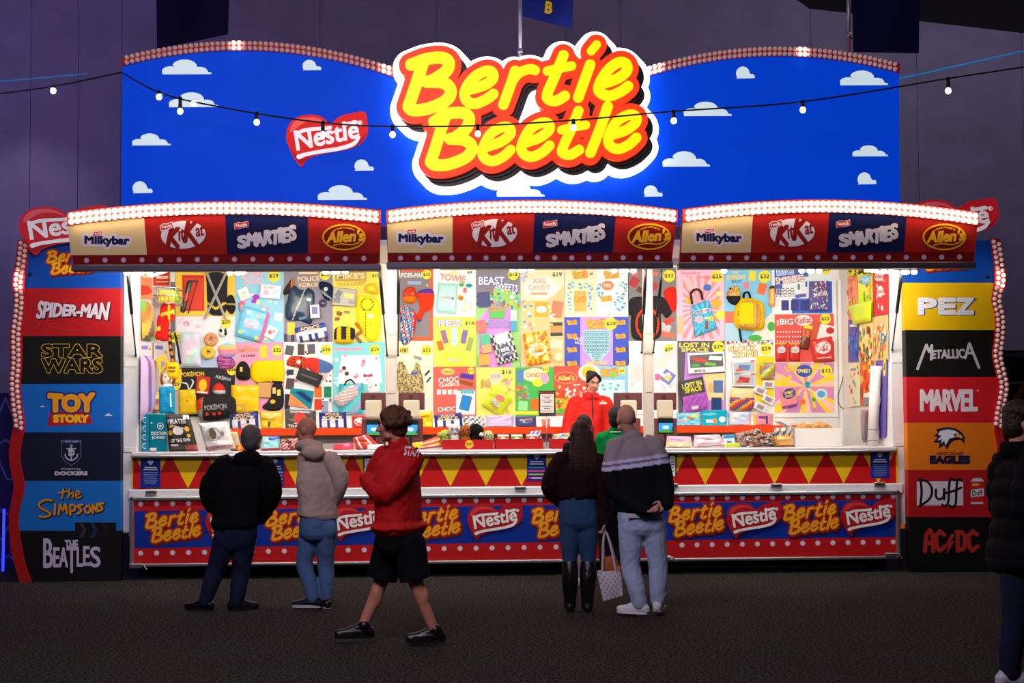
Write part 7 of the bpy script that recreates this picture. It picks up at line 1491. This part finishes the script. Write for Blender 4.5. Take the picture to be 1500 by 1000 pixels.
for q in 'LR':
    mb = MB(); up = V((0,0,1)); kn = j['kn'+q]*.92+j['an'+q]*.08; an = j['an'+q]
    limb(mb, [kn, kn*.6+an*.4-V((0,.015,0)), an+up*.03, V((an.x,an.y,.05))], [.068,.068,.052,.05]); t = V((an.x, an.y+.15, .03)); limb(mb, [V((an.x,an.y,.05)), V((an.x,an.y+.08,.042)), t], [.046,.04,.028]); mb.tube([V((an.x,an.y-.03,.05)), V((an.x,an.y-.035,.002))], [.036,.03], 10)
    blob(mb, 'boot', LEATHER, b, C(13,12,14), .008, 2, .004, 9)
def longhair(mb, c, f, u, r, k):
    Z = V((0,0,1))
    loft(mb, [(c+Z*.03-f*.03, .095,.09), (c-Z*.08-f*.055, .105,.085), (c-Z*.17-f*.075, .118,.07), (c-Z*.25-f*.085, .115,.055), (c-Z*.31-f*.09, .08,.035)], r, f, 16)
    for i in range(22): x = -.10+.2*i/21; limb(mb, [c+r*x*.9-Z*.06-f*.11, c+r*x*1.1-Z*.2-f*(.13-.3*x*x*4), c+r*(x*1.15+.012*math.sin(i*5))-Z*(.30+.03*math.sin(i*3))-f*.10], [.012,.012,.005], 6)
cap_hair(b, j, lambda x, y, z: C(46,26,18) if noise.noise((x*40, y*40, z*6)) > 0 else C(62,34,22), 'long_hair', longhair, .004, 30, grow=.02, vox=.009)
MB().ball(j['head']+V((-.085,-.06,-.03)), (.03,.025,.022), 10, 6, C(20,16,16)).build('hair_clip', BLACKP, b, True)
# tote bag held in her hand
hp = j['wr'+'R']+V((0,-.01,-.09))
tb = empty('tote_bag', WY(892,878,Y4-.03), 'white patterned tote bag hanging from the long-haired woman\'s hand', 'bag')
q = [(874,838),(909,836),(912,872),(884,880)]; q_ = [WY(*p, Y4-.09) for p in q]; bk_ = [p+V((.03,.15,0)) for p in q_]; mb = MB()
quad = [q_[3], q_[2], q_[1], q_[0]]; qb = [bk_[3], bk_[2], bk_[1], bk_[0]]
def tpat(u, v): return C(170,160,172) if (int(u*9)+int(v*9)) % 2 and (u*9 % 1-.5)**2+(v*9 % 1-.5)**2 < .16 else C(222,210,220)
n = 27; vs = []; fs = []; cl = []
for jj in range(n+1):
    for ii in range(n+1):
        u, v = ii/n, jj/n; p = q_[0]*(1-u)*(1-v)+q_[1]*u*(1-v)+q_[2]*u*v+q_[3]*(1-u)*v; vs.append(p+V((0,-.03*math.sin(math.pi*u)*math.sin(math.pi*min(1,v*.8+.2)),0)))
for jj in range(n):
    for ii in range(n): fs.append((jj*(n+1)+ii,(jj+1)*(n+1)+ii,(jj+1)*(n+1)+ii+1,jj*(n+1)+ii+1)); cl.append(tpat((ii+.5)/n,(jj+.5)/n))
mb.raw(vs, fs, cl)
for a_, b2 in ((0,1),(1,2),(2,3)): mb.face([quad[b2], quad[a_], qb[a_], qb[b2]], C(214,202,212))
mb.face([quad[0], quad[3], qb[3], qb[0]], C(214,202,212)); mb.face(qb[::-1], C(214,202,212)); mb.build('bag_body', LEATHER, tb, False)
for dy, s in ((0,0),(.13,.03)):
    a_, c_ = q_[0]*.75+q_[1]*.25+V((s,dy,0)), q_[0]*.2+q_[1]*.8+V((s,dy,0)); MB().tube(spline([tuple(a_), tuple(a_*.35+hp*.65+V((-.012,0,0))), tuple(hp), tuple(c_*.35+hp*.65+V((.012,0,0))), tuple(c_)]), .009, 8, C(206,190,200)).build('handle', LEATHER, tb, True)
MB().tube([q_[0]+V((0,-.004,0)), q_[1]+V((0,-.004,0))], .006, 6, C(190,178,190)).build('rim', LEATHER, tb, True)
c = (q_[0]+q_[1])/2+V((.02,.075,.035)); tag(MB().ball(c, (.075,.06,.085), 16, 10, C(170,96,56)).ball(c+V((.05,-.02,-.03)), .045, 10, 8, C(180,104,60)).build('round_plush', FABRIC, None, True), 'orange-brown plush poking out of the white tote bag', 'toy')
# 5 --- bald man in striped jumper, hands clasped behind
Y5 = fig_y(945, 903)
b, j = person(Y5, dict(head=(917,613),neck=(923,634),chest=(933,688),waist=(936,725),pelvis=(938,758),shL=(903,655),elL=(897,712,-.06),wrL=(938,744,-.175),shR=(957,653),elR=(972,708,-.06),wrR=(972,736,-.16),
    hipL=(924,768),knL=(924,826,.02),anL=(937,884),toeL=(917,900,.06),hipR=(956,768),knR=(964,826,.02),anR=(965,880,.04),toeR=(972,893,.16)), 'person with shaved head, black and grey striped jumper and pale jeans, hands behind back', C(204,150,128), k=.96, yaw=.0, hf=V((-.25,1,-.02)), girth=1.0, vox=.0065,
    hands={'L':(V((1,-.12,-.12)),V((.0,-.3,1)),.75,1),'R':(V((-.9,-.25,-.45)),V((-.25,.5,-.4)),.7,-1)})
zA, zB = WY(935,683,Y5).z, WY(935,668,Y5).z
def jump(x, y, z):
    t = zA+ (x-j['chest'].x)*.13; d = z-t
    return C(20,20,24) if d < 0 else C(214,204,240) if d < .032 else C(120,110,130) if d < .05 else C(214,204,240) if d < .075 else C(160,146,150)
top(b, j, jump, 'jumper', .026, WY(938,750,Y5).z, girth=1.14, slk=1.08, wr=.008, wf=8, cuff=.005, vox=.010)
legs(b, j, C(180,196,228), girth=1.07, e=.012, tap=1.12, wr=.008, wf=9); shoe(b, j, 'L', C(226,220,228), C(230,226,232)); shoe(b, j, 'R', C(226,220,228), C(230,226,232))
MB().box((j['pelvis'].x-.12,j['pelvis'].y-.150,WY(938,756,Y5).z),(j['pelvis'].x+.02,j['pelvis'].y-.144,WY(938,750,Y5).z), C(210,206,214)).build('shirt_hem', CLOTH, b)
# 6 --- green shirt at the counter, mostly hidden
Y6 = -.52
zf = lambda px, Y: tuple(None for _ in ())
def gpx(x, Y, dy=0): # pixel row of the carpet under pixel column x at depth Y
    P0 = V((WY(x, 860, Y).x, Y, 0)); d = P0-CO; return 500-FOC*d.dot(CU)/d.dot(CF)
g6 = gpx(897, Y6)
b, j = person(Y6, dict(head=(904,613),neck=(901,629),chest=(897,675),waist=(896,706),pelvis=(896,732),shL=(884,643),elL=(880,690,.10),wrL=(882,700,.32),shR=(916,643),elR=(922,690,.08),wrR=(918,700,.3),
    hipL=(889,738),knL=(888,796,.02),anL=(887,g6-12),toeL=(886,g6-4,.13),hipR=(904,738),knR=(905,796,.02),anR=(906,g6-12),toeR=(906,g6-4,.13)), 'person in green shirt at the counter, mostly behind the striped jumper', C(150,104,82), k=.95, yaw=0, hf=V((.3,1,0)), vox=.012)
top(b, j, C(0,120,56), 'shirt', .022, WY(897,728,Y6).z, girth=1.08, wr=.005, slk=1.1)
MB().tube([j['neck']-V((0,0,.03)), j['neck']-V((0,0,.015))], [.075,.07], 16, C(210,210,200)).build('collar', CLOTH, b, True)
legs(b, j, C(20,22,30), e=.014); shoe(b, j, 'L', C(30,30,34)); shoe(b, j, 'R', C(30,30,34)); cap_hair(b, j, C(16,13,13), 'hair', None, .004, 40, grow=.014)
# 7 --- dark-haired customer in front of the long-haired woman, almost hidden
Y7 = -.98; g7 = gpx(850, Y7)
b, j = person(Y7, dict(head=(855,625),neck=(853,644),chest=(851,684),waist=(850,714),pelvis=(850,740),shL=(835,656),elL=(831,698,.10),wrL=(836,690,.3),shR=(864,656),elR=(866,694,.14),wrR=(862,690,.3),
    hipL=(843,746),knL=(844,800,.02),anL=(846,g7-12),toeL=(845,g7-4,.13),hipR=(857,746),knR=(856,800,.02),anR=(853,g7-12),toeR=(853,g7-4,.13)), 'person in dark top and pale trousers, hidden behind the long-haired woman but for the crown', C(190,140,115), k=.88, yaw=0, hf=V((0,1,0)), vox=.012)
top(b, j, C(24,22,26), 'shirt', .018, WY(850,736,Y7).z, girth=1.0, wr=.004); legs(b, j, C(176,170,176), e=.012); shoe(b, j, 'L', C(226,222,226), C(230,226,230)); shoe(b, j, 'R', C(226,222,226), C(230,226,230)); cap_hair(b, j, C(18,15,15), 'hair', None, .004, 40, grow=.014)
# 8 --- vendor in red jacket inside the stall
Y8 = .98; gz = lz
def zpx(x, z, Y):
    P0 = V((WY(x, 700, Y).x, Y, z)); d = P0-CO; return 500-FOC*d.dot(CU)/d.dot(CF)
f8 = zpx(862, gz, Y8)
b, j = person(Y8, dict(head=(868,559,-.02),neck=(866,575),chest=(862,614),waist=(861,645),pelvis=(861,668),shL=(843,592),elL=(832,627,-.03),wrL=(827,655,-.10),shR=(886,591),elR=(893,624,-.03),wrR=(889,651,-.10),
    hipL=(854,674),knL=(853,f8-58),anL=(852,f8-11),toeL=(851,f8-5,-.13),hipR=(870,674),knR=(871,f8-58),anR=(872,f8-11),toeR=(873,f8-5,-.13)), 'person serving inside the stall in red zip jacket, dark hair tied back', C(206,150,126), k=.90, yaw=math.pi, hf=V((.26,-.90,-.34)), fem=True, feet=False, hands={'L':(V((.1,-.5,-1)),V((.3,0,0)),.4,1),'R':(V((-.1,-.5,-1)),V((-.3,0,0)),.4,-1)}, headk=.93)
face(b, j['head'], j['hf'], j['hu'], .93, C(24,18,18), C(176,80,76), .1)
jk = top(b, j, C(214,34,24), 'jacket', .024, WY(861,672,Y8).z, girth=1.08, slk=1.15, wr=.008, wf=8, cuff=.01, m=NYLON, extra=lambda mb: mb.tube([j['neck']-V((0,0,.06)), j['neck']+V((.0,-.004,-.002))], [.098,.082], 18))
chest_print(jk, 'zip_and_badge', Y8-.2, [('p',[(866,577),(868,577),(869,600),(870,640),(868,640),(867,600)],C(40,30,40)),('p',[(880,588),(883,585.5),(886,588)],C(250,170,60)),('r',878,589,889,591.5,C(240,220,214)),('p',[(845,596),(885,596),(885,596.6),(845,596.6)],C(150,20,16))])
legs(b, j, C(20,20,26), e=.012); shoe(b, j, 'L', C(20,20,22)); shoe(b, j, 'R', C(20,20,22))
def bun(mb, c, f, u, r, k): mb.ball(c+(u*.055-f*.115)*k, .046*k, 12, 8); [limb(mb, [c+(u*.112+f*.05+r*s*.012)*k, c+(u*.085+f*.062+r*s*.048)*k, c+(u*.035+f*.04+r*s*.078)*k, c+(u*-.01+f*.01+r*s*.082)*k], [.013*k,.014*k,.013*k,.007*k]) for s in (-1, 1)]
cap_hair(b, j, C(30,22,22), 'tied_hair', bun, .002, 40, grow=.004)
# 9 --- man in black puffer jacket at the frame edge
Y9 = WZ(1475, 1003).y
b, j = person(Y9, dict(head=(1494,620),neck=(1492,648),chest=(1498,712),waist=(1497,760),pelvis=(1495,806),shL=(1490,684,.16),elL=(1488,742,.18),wrL=(1510,776,.16),shR=(1500,684,-.16),elR=(1488,742,-.20),wrR=(1508,786,-.17),
    hipL=(1494,815,.08),knL=(1518,900,.08),anL=(1532,985,.08),toeL=(1560,997,.08),hipR=(1488,815,-.06),knR=(1482,902,-.06),anR=(1474,984,-.06),toeR=(1500,998,-.06)), 'person in black puffer jacket and dark jeans at the frame edge', C(196,132,112), k=1.03, yaw=-1.45, hf=V((1,.15,-.05)), vox=.012)
face(b, j['head'], j['hf'], j['hu'], 1.03)
top(b, j, C(7,7,10), 'puffer_jacket', .04, WY(1494,826,Y9).z, girth=1.12, flare=1.22, slk=1.15, wr=.004, wf=8, cuff=.02, m=CLOTH, vox=.012, fold=lambda x, y, z: .016*abs(math.sin(z*26+.6*math.sin(x*9+y*5)))-.012, extra=lambda mb: mb.tube([j['neck']-V((0,0,.07)), j['neck']+V((-.01,0,.02))], [.115,.095], 18))
legs(b, j, C(26,32,52), e=.014, girth=1.02); shoe(b, j, 'L', C(190,186,196), C(220,216,224)); shoe(b, j, 'R', C(190,186,196), C(220,216,224))
def crop_(mb, c, f, u, r, k):
    q = random.Random(2)
    for i in range(70):
        t = i*2.39996; z = 1-.75*(i+.5)/70; s_ = math.sqrt(max(0, 1-z*z)); d = r*(s_*math.cos(t))+f*(s_*math.sin(t))+u*z
        mb.ball(c+(u*.04-f*.012)*k+V((d.x*.09, d.y*.09, d.z*.088)), q.uniform(.014,.022), 7, 5)
cap_hair(b, j, C(44,30,22), 'hair', crop_, .003, 50, grow=.006)
